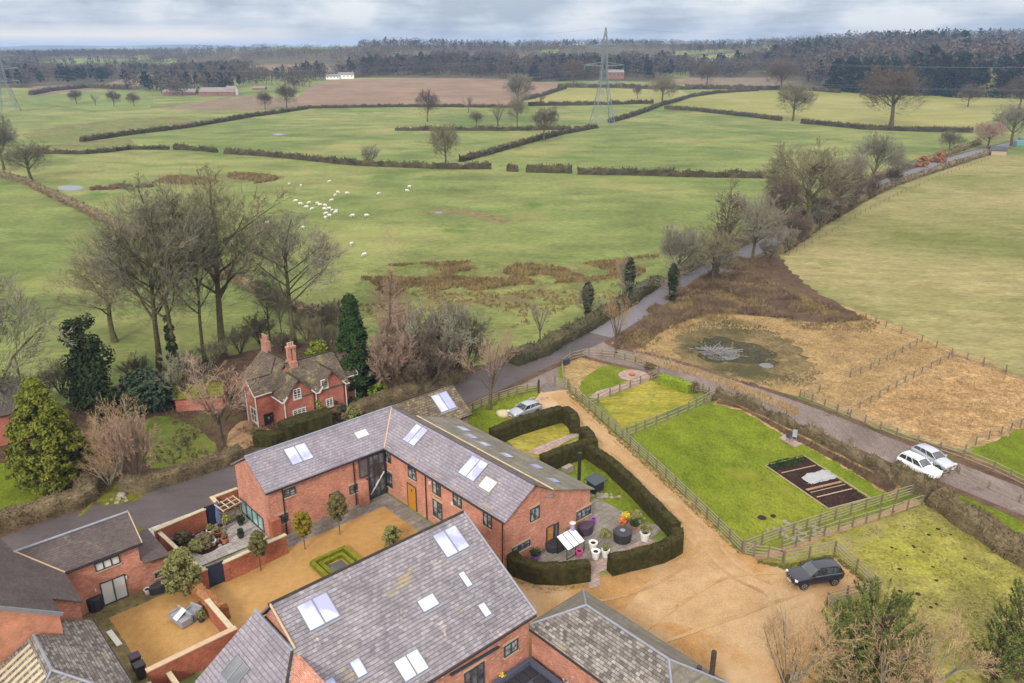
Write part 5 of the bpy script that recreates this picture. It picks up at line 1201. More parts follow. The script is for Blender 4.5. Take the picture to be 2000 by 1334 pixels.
# --- field trees
for (k, bx, by, tp, wd, lb, tg) in (
    ('oak1', 1740, 247, 135, 128, 'big wide bare oak in the hedge between the two right-hand fields', 'twig_brown'), ('round1', 1548, 236, 164, 72, 'neat rounded bare tree in a hedge gap', 'twig_olive'),
    ('round2', 870, 327, 246, 62, 'upright bare tree in the hedge beside the sheep field', 'twig_olive'), ('oak2', 835, 238, 177, 46, 'dark bare tree alone below the ploughed field', 'twig_brown'),
    ('oak2', 1010, 252, 188, 46, 'gnarled bare tree, right one in the middle hedge', 'twig_olive'), ('vase1', 973, 249, 200, 44, 'fan-shaped bare tree, middle one in the middle hedge', 'twig_olive'),
    ('round1', 930, 248, 218, 30, 'small round bare tree, left one in the middle hedge', 'twig_olive'), ('round2', 1012, 212, 146, 62, 'tall bare tree at the ploughed field corner', 'twig_grey'),
    ('oak1', 1063, 275, 212, 60, 'flat-topped bare oak on the diagonal hedge', 'twig_brown'), ('oak2', 1293, 206, 145, 62, 'open bare oak at the hedge junction right of the pylon', 'twig_olive'),
    ('vase2', 915, 221, 188, 22, 'tiny bare tree below the ploughed field', 'twig_olive'), ('shrub2', 722, 323, 285, 36, 'spiky bare bush in the sheep field hedge', 'twig_grey'),
    ('round1', 150, 204, 176, 26, 'round bare tree, left of the pair in the far left meadow', 'twig_brown'), ('round1', 223, 208, 178, 27, 'round bare tree, right of the pair in the far left meadow', 'twig_brown'),
    ('round2', 262, 208, 182, 26, 'loose bare tree by the farm yard meadow edge', 'twig_brown'), ('vase2', 187, 206, 184, 18, 'faint small bare tree between the two round meadow trees', 'twig_grey'),
    ('round2', 1380, 168, 125, 44, 'dark bare tree beyond the hedge junction field', 'twig_brown'), ('round1', 1525, 178, 116, 66, 'wide brown bare tree behind the yellow green field', 'twig_brown'),
    ('round2', 1120, 168, 118, 48, 'round dark bare tree left of the pylon tip field', 'twig_brown'), ('round1', 1718, 180, 132, 80, 'purplish dense bare tree behind the wide oak', 'twig_pink'),
    ('round2', 1890, 209, 166, 42, 'leaning bare tree in the pale field near the willow', 'twig_brown'), ('round1', 518, 213, 181, 32, 'dark bare tree left of the ploughed field', 'twig_brown'),
    ('round1', 560, 211, 166, 42, 'dark bare tree touching the ploughed field edge', 'twig_brown'), ('round2', 1245, 194, 165, 18, 'slim bare tree right of the pylon foot', 'twig_brown'), ('vase2', 1055, 206, 186, 26, 'dark low tree by the ploughed field corner', 'twig_brown')):
    tree_at(k, (bx, by), tp, wd, lb, twig=tg)
evergreen((1925, 190), 136, 44, 'pale weeping willow in front of the dark conifers', ball, 'olive_leaf', 'willow_tree', 40, 30, 1.3, 41, .3, .1)
for i, (bx, by, tp, wd) in enumerate(((1812, 186, 92, 56), (1870, 190, 104, 54), (1985, 190, 106, 64), (1950, 191, 110, 52), (1655, 180, 114, 44), (1685, 182, 116, 44), (1715, 184, 118, 44), (1745, 185, 118, 44), (1775, 186, 116, 44), (1628, 178, 116, 40), (1840, 187, 112, 44), (1910, 190, 118, 40))):
    evergreen((bx, by), tp, wd, 'dark evergreen in the tall belt behind the pale field', fat, 'far_dark_leaf', 'conifer', 60, 34, 1.3, 50 + i, .34, 0, 'tree', False, 'dark evergreens in the tall belt')
# --- bottom right
tree_at('birch1', (1535, 1420), 1165, 200, 'tall see-through bare birch over the gravel at the bottom edge', cat='tree', name='bare_tree', twig='twig_tan', rz=.8)
tree_at('shrub3', (1800, 1350), 1215, 230, 'sandy twiggy shrub at the bottom between two pines', cat='shrub', name='bare_shrub', twig='twig_tan', rz=1.8)
tree_at('shrub3', (1690, 1400), 1240, 200, 'sandy twiggy shrub at the bottom beside the pine', cat='shrub', name='bare_shrub', twig='twig_tan', rz=2.8)
tree_at('vase2', (1530, 1400), 1215, 150, 'leafless sapling at the bottom edge beside the birch', twig='twig_tan')
def pine(base, top, width, label, seed, n=130):
    p = G(*base); h = HZ(base, (base[0], top)); d = p.y * CP + H * SP; rad = width / F_PX * d / 2; r = random.Random(seed)
    t = thing('pine_tree', p, label, 'tree'); tb = MB().tube([(0, 0, -.1), (.1, .1, h * .5), (0, 0, h * .9)], [.14, .1, .03], 6); lb = MB()
    for i in range(n):
        a = r.uniform(0, 6.28); z = h * r.uniform(.05, .85); q = rad * (1.05 - (z / h) ** 1.6 * .7) * r.uniform(.25, 1.0); c = Vector((math.cos(a) * q, math.sin(a) * q, z)); e2 = c + Vector((math.cos(a) * .35, math.sin(a) * .35, r.uniform(.5, .9)))
        tb.tube([(0, 0, z * .7), tuple(c)], [.04, .02], 3, False)
        for k in range(46):
            f = r.random(); q_ = c.lerp(e2, f); dd = (rvec(r) + AZ * .8).normalized() * r.uniform(.16, .3) * (1.2 - f * .5); s_ = dd.cross(rvec(r)).normalized() * .03
            j = len(lb.v); lb.v += [tuple(q_ - s_), tuple(q_ + s_), tuple(q_ + dd + s_ * .6), tuple(q_ + dd - s_ * .6)]; lb.f.append((j, j + 1, j + 2, j + 3))
    link(bpy.data.objects.new('crown', raw_mesh(lb, 'crown', 'pine_leaf')), t); link(bpy.data.objects.new('trunk', raw_mesh(tb, 'trunk', 'bark')), t)
pine((1695, 1335), 1140, 215, 'bushy green pine beside the parking bay fence', 1, 300)
pine((1640, 1370), 1225, 130, 'lower green pine overhanging the gravel at the bottom', 2, 200)
pine((1985, 1330), 1130, 150, 'young green pine at the bottom right corner', 3, 200)
pine((1940, 1345), 1215, 90, 'small green pine left of the corner pine', 4, 70)

# --- small courtyard trees
def standard(base, top, width, label, mat, z0=.45, prof=ball, n=60):
    p = G(*base); h = HZ(base, (base[0], top)); d = p.y * CP + H * SP; rad = width / F_PX * d / 2
    t = thing('standard_tree', p, label, 'tree'); mb = clumpy(h * (1 - z0), rad * .84, prof, n * 2, int(base[0]), .10, .30, 70); mb.v = [(a, b_, c + h * z0) for a, b_, c in mb.v]
    link(bpy.data.objects.new('crown', raw_mesh(mb, 'crown', mat)), t)
    link(bpy.data.objects.new('trunk', raw_mesh(MB().tube([(0, 0, 0), (0, 0, h * .7)], [.05, .035], 6), 'trunk', 'bark')), t)
standard((596, 1074), 1000, 37, 'golden ball-headed small tree on the courtyard gravel', 'gold_ball_leaf', .38)
standard((664, 1045), 966, 40, 'dull green small tree near the house wall on the gravel', 'dull_ball_leaf', .4)
standard((510, 1115), 1038, 34, 'brownish small tree in front of the courtyard garden wall', 'dull_ball_leaf', .4, egg)
def bush_at(base, rad, h, label, mat, name='bush', size=.16, n=50, cat='shrub'):
    t = thing(name, G(*base), label, cat); mb = clumpy(h, rad * .8, ball, n, int(base[0] + base[1]), size, .38, 45)
    mb.v = [(a, b_, c + .1) for a, b_, c in mb.v]; link(bpy.data.objects.new('foliage', raw_mesh(mb, 'foliage', mat)), t); return t
evergreen((362, 1165), 1078, 66, 'pale green feathery round tree between the patio and bins', egg, 'olive_leaf', 'small_tree', 110, 60, .16, 61, .3, .15)
bush_at((765, 1062), .7, 1.6, 'pale variegated bush poking up behind the barn ridge', 'olive_leaf')
evergreen((768, 1070), 1030, 34, 'leafy pale bush just behind the barn ridge', egg, 'olive_leaf', 'bush', 30, 40, .16, 62, .35, 0, 'shrub', False)
# --- far woods
CLEAR = []
for cp in ([(1310, 132), (1350, 106), (1500, 97), (1540, 104), (1500, 124), (1400, 134)], [(860, 122), (960, 106), (1085, 104), (1120, 116), (1050, 130)], [(520, 99), (600, 90), (705, 90), (700, 99)], [(470, 150), (500, 126), (650, 124), (660, 142), (600, 150)], [(1240, 166), (1320, 150), (1560, 150), (1570, 168)],
           [(200, 168), (230, 152), (400, 150), (420, 162), (330, 170)], [(60, 120), (160, 112), (300, 114), (280, 122), (140, 128)], [(700, 126), (780, 118), (860, 122), (820, 134), (720, 136)], [(1080, 98), (1180, 93), (1260, 96), (1180, 104)], [(1560, 128), (1640, 112), (1700, 112), (1680, 126)]):
    CLEAR.append([(G(*q).x, G(*q).y) for q in cp])
def cleared(x, y):
    for P2 in CLEAR:
        c = False
        for i in range(len(P2)):
            (xa, ya), (xb, yb) = P2[i], P2[i - 1]
            if (ya > y) != (yb > y) and x < (xb - xa) * (y - ya) / (yb - ya) + xa: c = not c
        if c: return True
    return False
def woods(name, poly, n, mats, hr, seed, wr=.55, leaves=26, dens=None, keep=None):
    r = random.Random(seed); P = [G(*q) for q in poly]; P2 = [(q.x, q.y) for q in P]
    x0, x1, y0, y1 = min(q[0] for q in P2), max(q[0] for q in P2), min(q[1] for q in P2), max(q[1] for q in P2)
    def inside(x, y):
        c = False
        for i in range(len(P2)):
            (xa, ya), (xb, yb) = P2[i], P2[i - 1]
            if (ya > y) != (yb > y) and x < (xb - xa) * (y - ya) / (yb - ya) + xa: c = not c
        return c
    for mi, mat in enumerate(mats):
        mb = MB(); cnt = 0; tries = 0; want = int(n * (1 if mi == 0 else .5 if mi == 1 else .28))
        while cnt < want and tries < want * 60:
            tries += 1; y = y0 + (y1 - y0) * r.random(); x = r.uniform(x0, x1)
            if not inside(x, y) or cleared(x, y): continue
            q = mnoise.noise(Vector((x * .0045, y * .0045, 3.3 + (5 if mi == 2 else 0))))
            if (mi == 2 and q < .12) or (mi < 2 and q < (dens if dens is not None else -.12)): continue
            h = r.uniform(*hr) * (1.05 if mi == 2 else 1) * (1 + .75 * sstep((1650 * x / y - 350) / 500) + .35 * mnoise.noise(Vector((x * .004, y * .004, 9)))); z = hgt(x, y); wd = h * wr * r.uniform(.7, 1.2) * (.6 if mi == 2 else 1); cnt += 1
            for k in range(leaves):
                d = rvec(r); d.z *= .9; kk = r.random() ** .35; p = Vector((x + d.x * wd * kk, y + d.y * wd * kk, z + h * .58 + d.z * h * .45 * kk))
                if mi == 2: f = max(0, 1 - (p.z - z) / h); p.x = x + (p.x - x) * (.4 + .9 * f); p.y = y + (p.y - y) * (.4 + .9 * f)
                s_ = h * (.062 if mi < 2 else .09) * r.uniform(.6, 1.4); a = rvec(r); b_ = a.cross(rvec(r)); 
                if b_.length < .05: continue
                b_ = b_.normalized() * s_ * .6; a = a * s_; i = len(mb.v); mb.v += [tuple(p - a), tuple(p + b_), tuple(p + a * .8), tuple(p - b_)]; mb.f.append((i, i + 1, i + 2, i + 3))
            if mi < 2:
                i = len(mb.v); w_ = h * .02; mb.v += [(x - w_, y, z - 1), (x + w_, y, z - 1), (x + w_ * .5, y, z + h * .6), (x - w_ * .5, y, z + h * .6)]; mb.f.append((i, i + 1, i + 2, i + 3))
        if mb.f: 
            o = mesh(mb, name, mat); tag(o, None, None, None, 'stuff'); o['label'] = name.replace('_', ' ') + (' of dark evergreens' if mi == 2 else ' of bare winter trees in one mass'); o['category'] = 'woodland'
FW = ['far_bare_leaf', 'far_brown_leaf', 'far_dark_leaf']
woods('distant_woodland', [(-300, 128), (200, 130), (420, 122), (560, 118), (700, 122), (900, 108), (1080, 116), (1320, 112), (1500, 96), (1560, 112), (2100, 112), (2300, 112), (2300, 70), (2060, 76), (1700, 84), (1200, 87), (700, 91), (420, 103), (200, 106), (-300, 108)], 7600, FW, (9, 15), 1, .62, 26)
woods('middle_woodland', [(640, 156), (700, 150), (900, 150), (1040, 160), (1120, 160), (1180, 150), (1160, 128), (1040, 130), (900, 122), (740, 130)], 330, FW, (13, 19), 2, .5, 90, -.6)
woods('middle_woodland', [(-100, 172), (60, 170), (230, 168), (330, 190), (420, 186), (480, 168), (560, 166), (580, 180), (640, 152), (600, 130), (420, 132), (300, 140), (-100, 140)], 420, FW, (11, 17), 3, .5, 80, -.25)
woods('middle_woodland', [(1180, 150), (1300, 156), (1440, 156), (1560, 160), (1660, 180), (1780, 180), (1640, 110), (1560, 112), (1480, 126), (1340, 130), (1180, 130)], 380, FW, (12, 18), 4, .5, 80, -.3)
woods('middle_woodland', [(1560, 162), (1660, 180), (1800, 184), (2100, 190), (2100, 120), (1800, 112), (1600, 112)], 420, FW, (13, 20), 5, .55, 80, -.5)

# --- hedges
def hedge(label, pts, w, h, mat, leaf=.35, dens=6, name='hedge', boxy=False, cat='hedge', px=True, group=None, jitter=.12, wild=0.0, grid=None):
    """a hedge along photo pixels (feet): solid noisy body plus leaf or twig clusters on its surface"""
    P = [G(*p) for p in pts] if px else [Vector(p) for p in pts]
    t = thing(name, P[0], label, cat, group); r = random.Random(int(P[0].x * 13 + P[0].y)); L = sum((b_ - a).length for a, b_ in zip(P, P[1:])); step = grid or max(.35, w * .3)
    C = []
    for a, b_ in zip(P, P[1:]):
        n = max(1, int((b_ - a).length / step)); C += [a.lerp(b_, i / n) for i in range(n)]
    C.append(P[-1]); sec = [(-.5, -.05), (-.52, .45), (-.47, .85), (-.28, 1.0), (0, 1.02), (.28, 1.0), (.47, .85), (.52, .45), (.5, -.05)]
    if boxy: sec = [(-.5, -.05), (-.5, .35), (-.5, .7), (-.49, .95), (-.44, 1.0), (-.2, 1.0), (.2, 1.0), (.44, 1.0), (.49, .95), (.5, .7), (.5, .35), (.5, -.05)]
    mb = MB(); k = len(sec); lf = MB(); N_ = int(L * dens * (w + 2 * h))
    def off(p, amp): return mnoise.noise_vector(p * (1.1 / max(.5, w))) * amp
    for i, c in enumerate(C):
        d = (C[min(i + 1, len(C) - 1)] - C[max(i - 1, 0)]); d.z = 0; d.normalize(); q = Vector((-d.y, d.x, 0)); hh = h * (1 + wild * (mnoise.noise(c * .35) + .4 * mnoise.noise(c * 1.3))); ww = w * (1 + wild * .6 * mnoise.noise(c * .5 + Vector((9, 0, 0))))
        for s_, z in sec:
            p = c + q * (s_ * ww) + AZ * (z * hh); mb.v.append(tuple(p + off(p, jitter * min(w, h))))
    for i in range(len(C) - 1):
        for j in range(k - 1): a = i * k + j; mb.f.append((a, a + 1, a + k + 1, a + k))
    mb.f.append(tuple(range(k))); mb.f.append(tuple(range((len(C) - 1) * k, len(C) * k))[::-1])
    mesh(mb, 'hedge_body', mat, t)
    for _ in range(min(N_, 30000)):
        i = r.randrange(len(C) - 1); j = r.randrange(k - 1); a, b_, c, d = (Vector(mb.v[x]) for x in (i * k + j, i * k + j + 1, (i + 1) * k + j + 1, (i + 1) * k + j))
        u, v = r.random(), r.random(); p = a.lerp(b_, u).lerp(d.lerp(c, u), v); n = (b_ - a).cross(d - a)
        if n.length < 1e-6: continue
        n = n.normalized(); n = -n if n.dot(p - C[i]) < 0 else n; n = (n + rvec(r) * (.8 if not boxy else 1.1)).normalized()
        s_ = leaf * r.uniform(.5, 1.3)
        if boxy: a = n.cross(rvec(r)).normalized() * s_ / 2; b_ = n.cross(a).normalized() * s_ * .35; q = p
        else: a = n * s_ * .6; b_ = n.cross(rvec(r)).normalized() * s_ * .16; q = p + n * s_ * .3
        x = len(lf.v); lf.v += [tuple(q - a - b_), tuple(q + a - b_ * .5), tuple(q + a + b_ * .5), tuple(q - a + b_)]; lf.f.append((x, x + 1, x + 2, x + 3))
    mesh(lf, 'foliage', mat, t); return t  # bare twigs on the leafless hedges, leaves on the clipped ones
FH = dict(mat='field_hedge', leaf=1.0, dens=1.1, jitter=.25, wild=.5, grid=1.6)
hedge('long field hedge rising from the rough patch towards the ploughed field', [(160, 277), (250, 264), (357, 251), (490, 229), (600, 213)], 2.1, 2.1, **FH)
hedge('field hedge under the ploughed field', [(600, 212), (700, 210), (780, 209), (860, 209), (940, 210), (1010, 210)], 2.0, 1.9, **FH)
hedge('field hedge behind the pylon', [(1031, 207), (1100, 206), (1180, 205), (1275, 202)], 2.1, 2.6, **FH)
hedge('gappy overgrown field hedge, left part under the long hedge', [(62, 300), (110, 300), (160, 301), (205, 298), (252, 292), (330, 292)], 2.0, 1.5, **FH)
hedge('short gappy hedge piece between two gaps, left of centre', [(341, 292), (400, 295), (424, 298)], 1.8, 1.9, **FH)
hedge('field hedge along the top of the sheep field', [(440, 300), (520, 305), (600, 313), (665, 320), (700, 323), (745, 325), (800, 327), (870, 330), (960, 330)], 2.0, 1.9, **FH)
hedge('dark clipped hedge block in the middle of the sheep field hedge', [(1030, 336), (1070, 337), (1117, 338)], 2.5, 2.6, **dict(FH, mat='hedge_dark', wild=.1))
hedge('small hedge piece left of the dark clipped block', [(990, 334), (1012, 335)], 1.8, 2.1, **FH)
hedge('field hedge from the clipped block to the roadside oaks', [(1128, 340), (1180, 341), (1250, 342), (1330, 345), (1400, 346), (1520, 348)], 1.8, 2.1, **FH)
hedge('diagonal field hedge climbing to the pylon', [(900, 316), (930, 308), (960, 300), (1040, 277), (1100, 262), (1165, 250)], 2.1, 2.1, **FH)
hedge('field hedge from the pylon up to the bare oak', [(1190, 240), (1230, 229), (1260, 219), (1290, 207), (1350, 190), (1400, 182), (1480, 178)], 2.3, 2.2, **FH)
hedge('level field hedge under the row of three bare trees', [(772, 255), (850, 255), (930, 255), (1000, 255), (1060, 254), (1115, 253)], 2.0, 1.9, **FH)
hedge('field hedge between the green and pale fields, left of the gap', [(1298, 213), (1350, 216), (1420, 224), (1470, 229), (1525, 236)], 2.1, 2.4, **dict(FH, wild=.1))
hedge('field hedge between the green and pale fields, right of the gap', [(1565, 241), (1620, 246), (1690, 253), (1760, 256), (1900, 259)], 2.1, 2.4, **dict(FH, wild=.15))
hedge('hedge along the right edge of the ploughed field', [(1025, 196), (1060, 188), (1105, 173)], 2.1, 2.6, **FH)
hedge('dark hedge on the far side of the hedge junction field', [(1090, 171), (1200, 172), (1300, 175), (1400, 174), (1560, 176), (1640, 182)], 3.3, 3.4, **FH)
hedge('far dark hedge in the left meadow', [(60, 186), (100, 178), (170, 172), (250, 174)], 3.3, 3.4, **FH)
hedge('reddish brown hedge running diagonally past the small pool', [(-40, 338), (0, 345), (50, 357), (92, 378), (130, 396), (190, 425), (250, 452), (330, 490), (430, 535), (540, 590), (640, 632)], 2.1, 1.7, **dict(FH, mat='hedge_twig', leaf=.6, dens=1.5))
hedge('dark roadside hedge between the sheep pasture and the road', [(1285, 556), (1255, 574), (1200, 612), (1130, 650), (1060, 690), (1000, 712)], 2.4, 1.9, 'hedge_dark', .5, 4, wild=.25, jitter=.2)
hedge('overgrown roadside hedge running towards the distant bend', [(1912, 281), (1845, 305), (1770, 329), (1700, 354), (1622, 392), (1540, 432), (1465, 470), (1400, 500), (1325, 538)], 2.0, 1.7, 'hedge_twig', .8, 1.5, wild=.5, jitter=.25)
hedge('scruffy hedge along the pale field side of the road', [(1945, 297), (1880, 318), (1800, 344), (1720, 372), (1650, 408), (1600, 440), (1575, 462), (1520, 496)], 1.8, 1.4, 'hedge_twig', .8, 1.5, wild=.5, jitter=.25)
hedge('brown lane hedge in front of the cottage lawn', [(242, 958), (285, 957), (330, 943), (390, 924), (440, 908), (472, 893)], 1.5, 1.5, 'hedge_twig', .24, 34, jitter=.10)
hedge('thick curved brown hedge round the striped lawn', [(-60, 1055), (0, 1032), (60, 1015), (110, 1000), (150, 988), (172, 975), (170, 955)], 1.9, 1.6, 'hedge_twig', .24, 34, jitter=.10)
hedge('box shaped clipped hedge in front of the cottage', [(556, 862), (600, 846), (645, 834)], 2.2, 2.2, 'yew_leaf', .2, 22, boxy=True, jitter=.05)
hedge('small clipped hedge with two rounded humps by the cottage path', [(500, 868), (530, 868), (552, 860)], 1.6, 1.4, 'yew_leaf', .2, 22, boxy=True, jitter=.08)
hedge('brown hedge between the lane and the spruce thicket', [(690, 815), (740, 798), (800, 778), (860, 758), (905, 740)], 1.7, 1.8, 'hedge_twig', .26, 28, jitter=.12, wild=.15)
hedge('low hedge of laurel lining the yellow lawn by the side lane', [(1288, 748), (1318, 757), (1348, 768)], 1.2, 1.3, 'lime_leaf', .22, 22, boxy=True, jitter=.12)
YW = dict(mat='yew_leaf', leaf=.15, dens=44, boxy=True, jitter=.05, wild=.05)
hedge('long clipped hedge between the gravel drive and the garden', [(1150, 895), (1190, 922), (1235, 965), (1280, 1012), (1318, 1052)], 1.0, 1.65, **YW)
hedge('clipped hedge curving round the patio right of the gate', [(1320, 1060), (1322, 1078), (1290, 1095), (1240, 1108), (1190, 1120)], 1.05, 1.65, **YW)
hedge('clipped hedge curving round the patio left of the gate', [(1150, 1130), (1100, 1137), (1050, 1136), (1010, 1122), (998, 1108)], 1.05, 1.65, **YW)
hedge('clipped hedge behind the parked silver car', [(962, 868), (1010, 848), (1060, 832), (1098, 822)], 1.2, 1.9, **YW)
hedge('clipped hedge side closing the first small lawn', [(1102, 822), (1118, 835), (1123, 848)], 1.1, 1.9, **YW)
hedge('clipped hedge beside the drive between two small lawns', [(1138, 862), (1150, 876), (1158, 892)], 1.1, 1.9, **YW)
hedge('clipped hedge dividing the two back gardens behind the flue', [(1060, 922), (1100, 905), (1154, 888)], 1.1, 1.9, **YW)
def box_square():
    t = thing('box_hedge', UV(27.8, 52.5), 'square double ring of clipped yellow green box around a small pond', 'hedge')
    for rr, hh, nm in ((1.6, .55, 'outer_ring'), (1.05, .42, 'inner_ring')):
        mb = MB(); lb = MB(); r = random.Random(3); C_ = (27.8, 52.5)
        cs = [(C_[0] + a * rr, C_[1] + b_ * rr) for a, b_ in ((-1, -1), (1, -1), (1, 1), (-1, 1))]
        for i in range(4):
            a, b_ = UV(*cs[i]), UV(*cs[(i + 1) % 4]); mb.box((a + b_) / 2, b_ - a, 0, hh - .002 * i, .32, (b_ - a).length + .30 - .004 * i)
            for _ in range(500):
                p = a.lerp(b_, r.random()) + Vector((r.uniform(-.2, .2), r.uniform(-.2, .2), hh * r.uniform(.3, 1.05))); q = rvec(r) * .06; s_ = q.cross(rvec(r)).normalized() * .04; x = len(lb.v); lb.v += [tuple(p - q), tuple(p + s_), tuple(p + q), tuple(p - s_)]; lb.f.append((x, x + 1, x + 2, x + 3))
        o = mesh(mb, nm, 'box_leaf', t); mesh(lb, 'leaves', 'box_leaf', o)
    return t
box_square()
usheet('garden_pond', (27.1, 28.5, 51.8, 53.2), 'still_water', jit=0)
mesh_ = hedge('russet beech hedge beside the patio wall and courtyard', [(382, 1160), (405, 1185), (440, 1215)], .9, 1.5, 'beech_leaf', .22, 14, jitter=.2, wild=.3)
SH = dict(mat='hedge_twig', leaf=.36, dens=20, jitter=.2, wild=.5)
hedge('thin scrubby hedge between the big lawn and the lane', [(1400, 772), (1450, 790), (1520, 823), (1580, 850), (1640, 880), (1700, 912), (1750, 945)], .9, 1.0, **dict(SH, wild=.9, dens=12))
hedge('bushy brown hedge beside the two parked white cars', [(1745, 935), (1790, 955), (1820, 975)], 1.6, 1.7, **SH)
hedge('brown hedge along the right side of the mossy paddock', [(1830, 985), (1880, 1020), (1930, 1055), (2010, 1100), (2120, 1160)], 2.2, 1.8, **SH)
# --- tufts: rough grass, rushes, bracken
def tufts(name, poly, n, hr, mat, seed, label, blades=5, wb_=.06, px=True, clump=None, spread=.5, hole=None):
    r = random.Random(seed); P2 = [(q.x, q.y) for q in ([G(*q) for q in poly] if px else poly)]
    x0, x1, y0, y1 = min(q[0] for q in P2), max(q[0] for q in P2), min(q[1] for q in P2), max(q[1] for q in P2); mb = MB(); c = 0; tr = 0
    def inside(x, y):
        k = False
        for i in range(len(P2)):
            (xa, ya), (xb, yb) = P2[i], P2[i - 1]
            if (ya > y) != (yb > y) and x < (xb - xa) * (y - ya) / (yb - ya) + xa: k = not k
        return k
    while c < n and tr < n * 30:
        tr += 1; x, y = r.uniform(x0, x1), r.uniform(y0, y1)
        if hole and ((x - hole[0]) / hole[2]) ** 2 + ((y - hole[1]) / hole[3]) ** 2 < 1: continue
        if not inside(x, y) or (clump and mnoise.noise(Vector((x * clump, y * clump, seed))) < 0): continue
        c += 1; hh = r.uniform(*hr); z = hgt(x, y)
        for b_ in range(blades):
            d = Vector((r.uniform(-1, 1) * spread, r.uniform(-1, 1) * spread, 1)).normalized() * hh * r.uniform(.6, 1); s_ = d.cross(rvec(r))
            if s_.length < .01: continue
            s_ = s_.normalized() * wb_ / 2 * (1 + hh); p = Vector((x + r.uniform(-.3, .3) * hh, y + r.uniform(-.3, .3) * hh, z)); i = len(mb.v); mb.v += [tuple(p - s_), tuple(p + s_), tuple(p + d)]; mb.f.append((i, i + 1, i + 2))
    o = mesh(mb, name, mat); o['label'] = label; o['category'] = 'vegetation'; o['kind'] = 'stuff'
tufts('rushes', [(700, 560), (720, 520), (830, 514), (960, 510), (1080, 520), (1200, 508), (1290, 498), (1250, 540), (1130, 552), (1000, 558), (900, 575), (790, 585)], 3200, (.5, 1.0), 'rush_blade', 1, 'brown rushes across the bottom of the sheep pasture', 7, .12, clump=.12)
tufts('rushes', [(680, 600), (800, 570), (1000, 560), (1200, 545), (1250, 560), (1150, 610), (1000, 640), (800, 640)], 900, (.3, .8), 'rush_blade', 2, 'scattered brown rushes in the wet pasture', 6, .1, clump=.15)
tufts('rushes', [(300, 356), (330, 345), (460, 338), (560, 344), (540, 356), (420, 364)], 900, (.7, 1.2), 'rush_blade', 3, 'strip of brown rushes near the small pool', 6, .25, clump=.06)
tufts('rushes', [(170, 368), (300, 358), (300, 366), (180, 372)], 160, (.8, 1.3), 'brown_blade', 4, 'dark rush clumps beside the small pool', 8, .3, clump=.2)
tufts('dry_scrub', [(1205, 650), (1290, 590), (1370, 545), (1440, 505), (1500, 520), (1500, 560), (1600, 590), (1690, 625), (1600, 632), (1480, 616), (1380, 612), (1300, 640), (1240, 690), (1200, 680)], 5200, (.5, 1.4), 'brown_blade', 6, 'dark brown bramble scrub on the bank above the pond', 8, .07, clump=.14, spread=.9)
tufts('dry_scrub', [(1205, 650), (1290, 600), (1370, 560), (1460, 530), (1560, 575), (1720, 632), (1700, 650), (1480, 640), (1380, 630), (1300, 660), (1240, 700)], 2600, (.3, .9), 'rush_blade', 26, 'paler dead stems among the bank scrub', 6, .06, clump=.18, spread=.9)
tufts('dry_grass', [(1230, 690), (1300, 640), (1400, 612), (1600, 636), (1700, 640), (1860, 690), (1760, 740), (1640, 800), (1560, 775), (1400, 735)], 3600, (.25, .6), 'straw_blade', 7, 'straw coloured rough grass around the pond', 5, .05, spread=.9, hole=(G(1440, 690).x, G(1440, 690).y, 10.5, 10.5))
tufts('dry_grass', [(1660, 800), (1760, 735), (1850, 695), (2005, 750), (2300, 860), (2010, 846), (1880, 868), (1760, 838)], 2600, (.2, .5), 'straw_blade', 8, 'straw coloured rough grass in the fenced plot', 5, .07, spread=.8)
tufts('pond_reeds', [(1320, 690), (1340, 640), (1420, 625), (1500, 650), (1570, 710), (1560, 750), (1470, 735), (1380, 715)], 300, (.2, .5), 'rush_blade', 9, 'olive reeds around the muddy pond', 6, .06, clump=.3)
tufts('dry_grass', [(1400, 788), (1410, 780), (1500, 822), (1620, 884), (1750, 950), (1738, 966), (1640, 906), (1560, 864), (1450, 800)], 2600, (.2, .5), 'brown_blade', 10, 'rusty dead grass strip along the big lawn', 5, .06)
tufts('dry_grass', [(1230, 705), (1360, 735), (1480, 780), (1560, 815), (1560, 800), (1480, 765), (1360, 722), (1240, 695)], 1400, (.3, .7), 'straw_blade', 11, 'dead grass fringe above the side lane', 5, .06)
tufts('ground_growth', [(60, 840), (340, 740), (560, 690), (760, 700), (900, 720), (860, 755), (640, 850), (470, 880), (200, 970)], 3500, (.2, .7), 'brown_blade', 12, 'brown undergrowth beneath the trees across the lane', 5, .06, clump=.25, spread=.9)
tufts('paddock_grass', [(1480, 1110), (1620, 1045), (1800, 990), (1850, 1008), (2010, 1120), (2200, 1334), (1620, 1334), (1650, 1200), (1700, 1140)], 5000, (.08, .22), 'green_blade', 13, 'short mossy tussocks in the fenced paddock', 5, .05, clump=.5, spread=1.2)

# ------------------------------------------------------------------ hazy air
hz_ = MB().box((0, 3200), (1, 0), -1.2, 88, 16000, 7600)
hz_.v = []; hz_.f = []
hz_.add([(x, y, z) for z in (-1.5, 96) for x, y in ((-12000, -400), (12000, -400), (12000, 9700), (-12000, 9700))], [(3, 2, 1, 0), (4, 5, 6, 7), (0, 1, 5, 4), (1, 2, 6, 5), (2, 3, 7, 6), (3, 0, 4, 7)])
hm = bpy.data.materials.new('haze_air'); hm.use_nodes = True; hn = hm.node_tree
hn.nodes.remove(hn.nodes['Principled BSDF']); pv = hn.nodes.new('ShaderNodeVolumePrincipled')
pv.inputs['Color'].default_value = (0.48, 0.66, 1.0, 1); pv.inputs['Density'].default_value = 0.00014; pv.inputs['Anisotropy'].default_value = 0.0
hn.links.new(pv.outputs[0], hn.nodes['Material Output'].inputs['Volume']); MATS['haze_air'] = hm
ho_ = mesh(hz_, 'haze', 'haze_air'); tag(ho_, 'thin pale blue haze over the far fields and woods', 'haze', None, 'stuff')

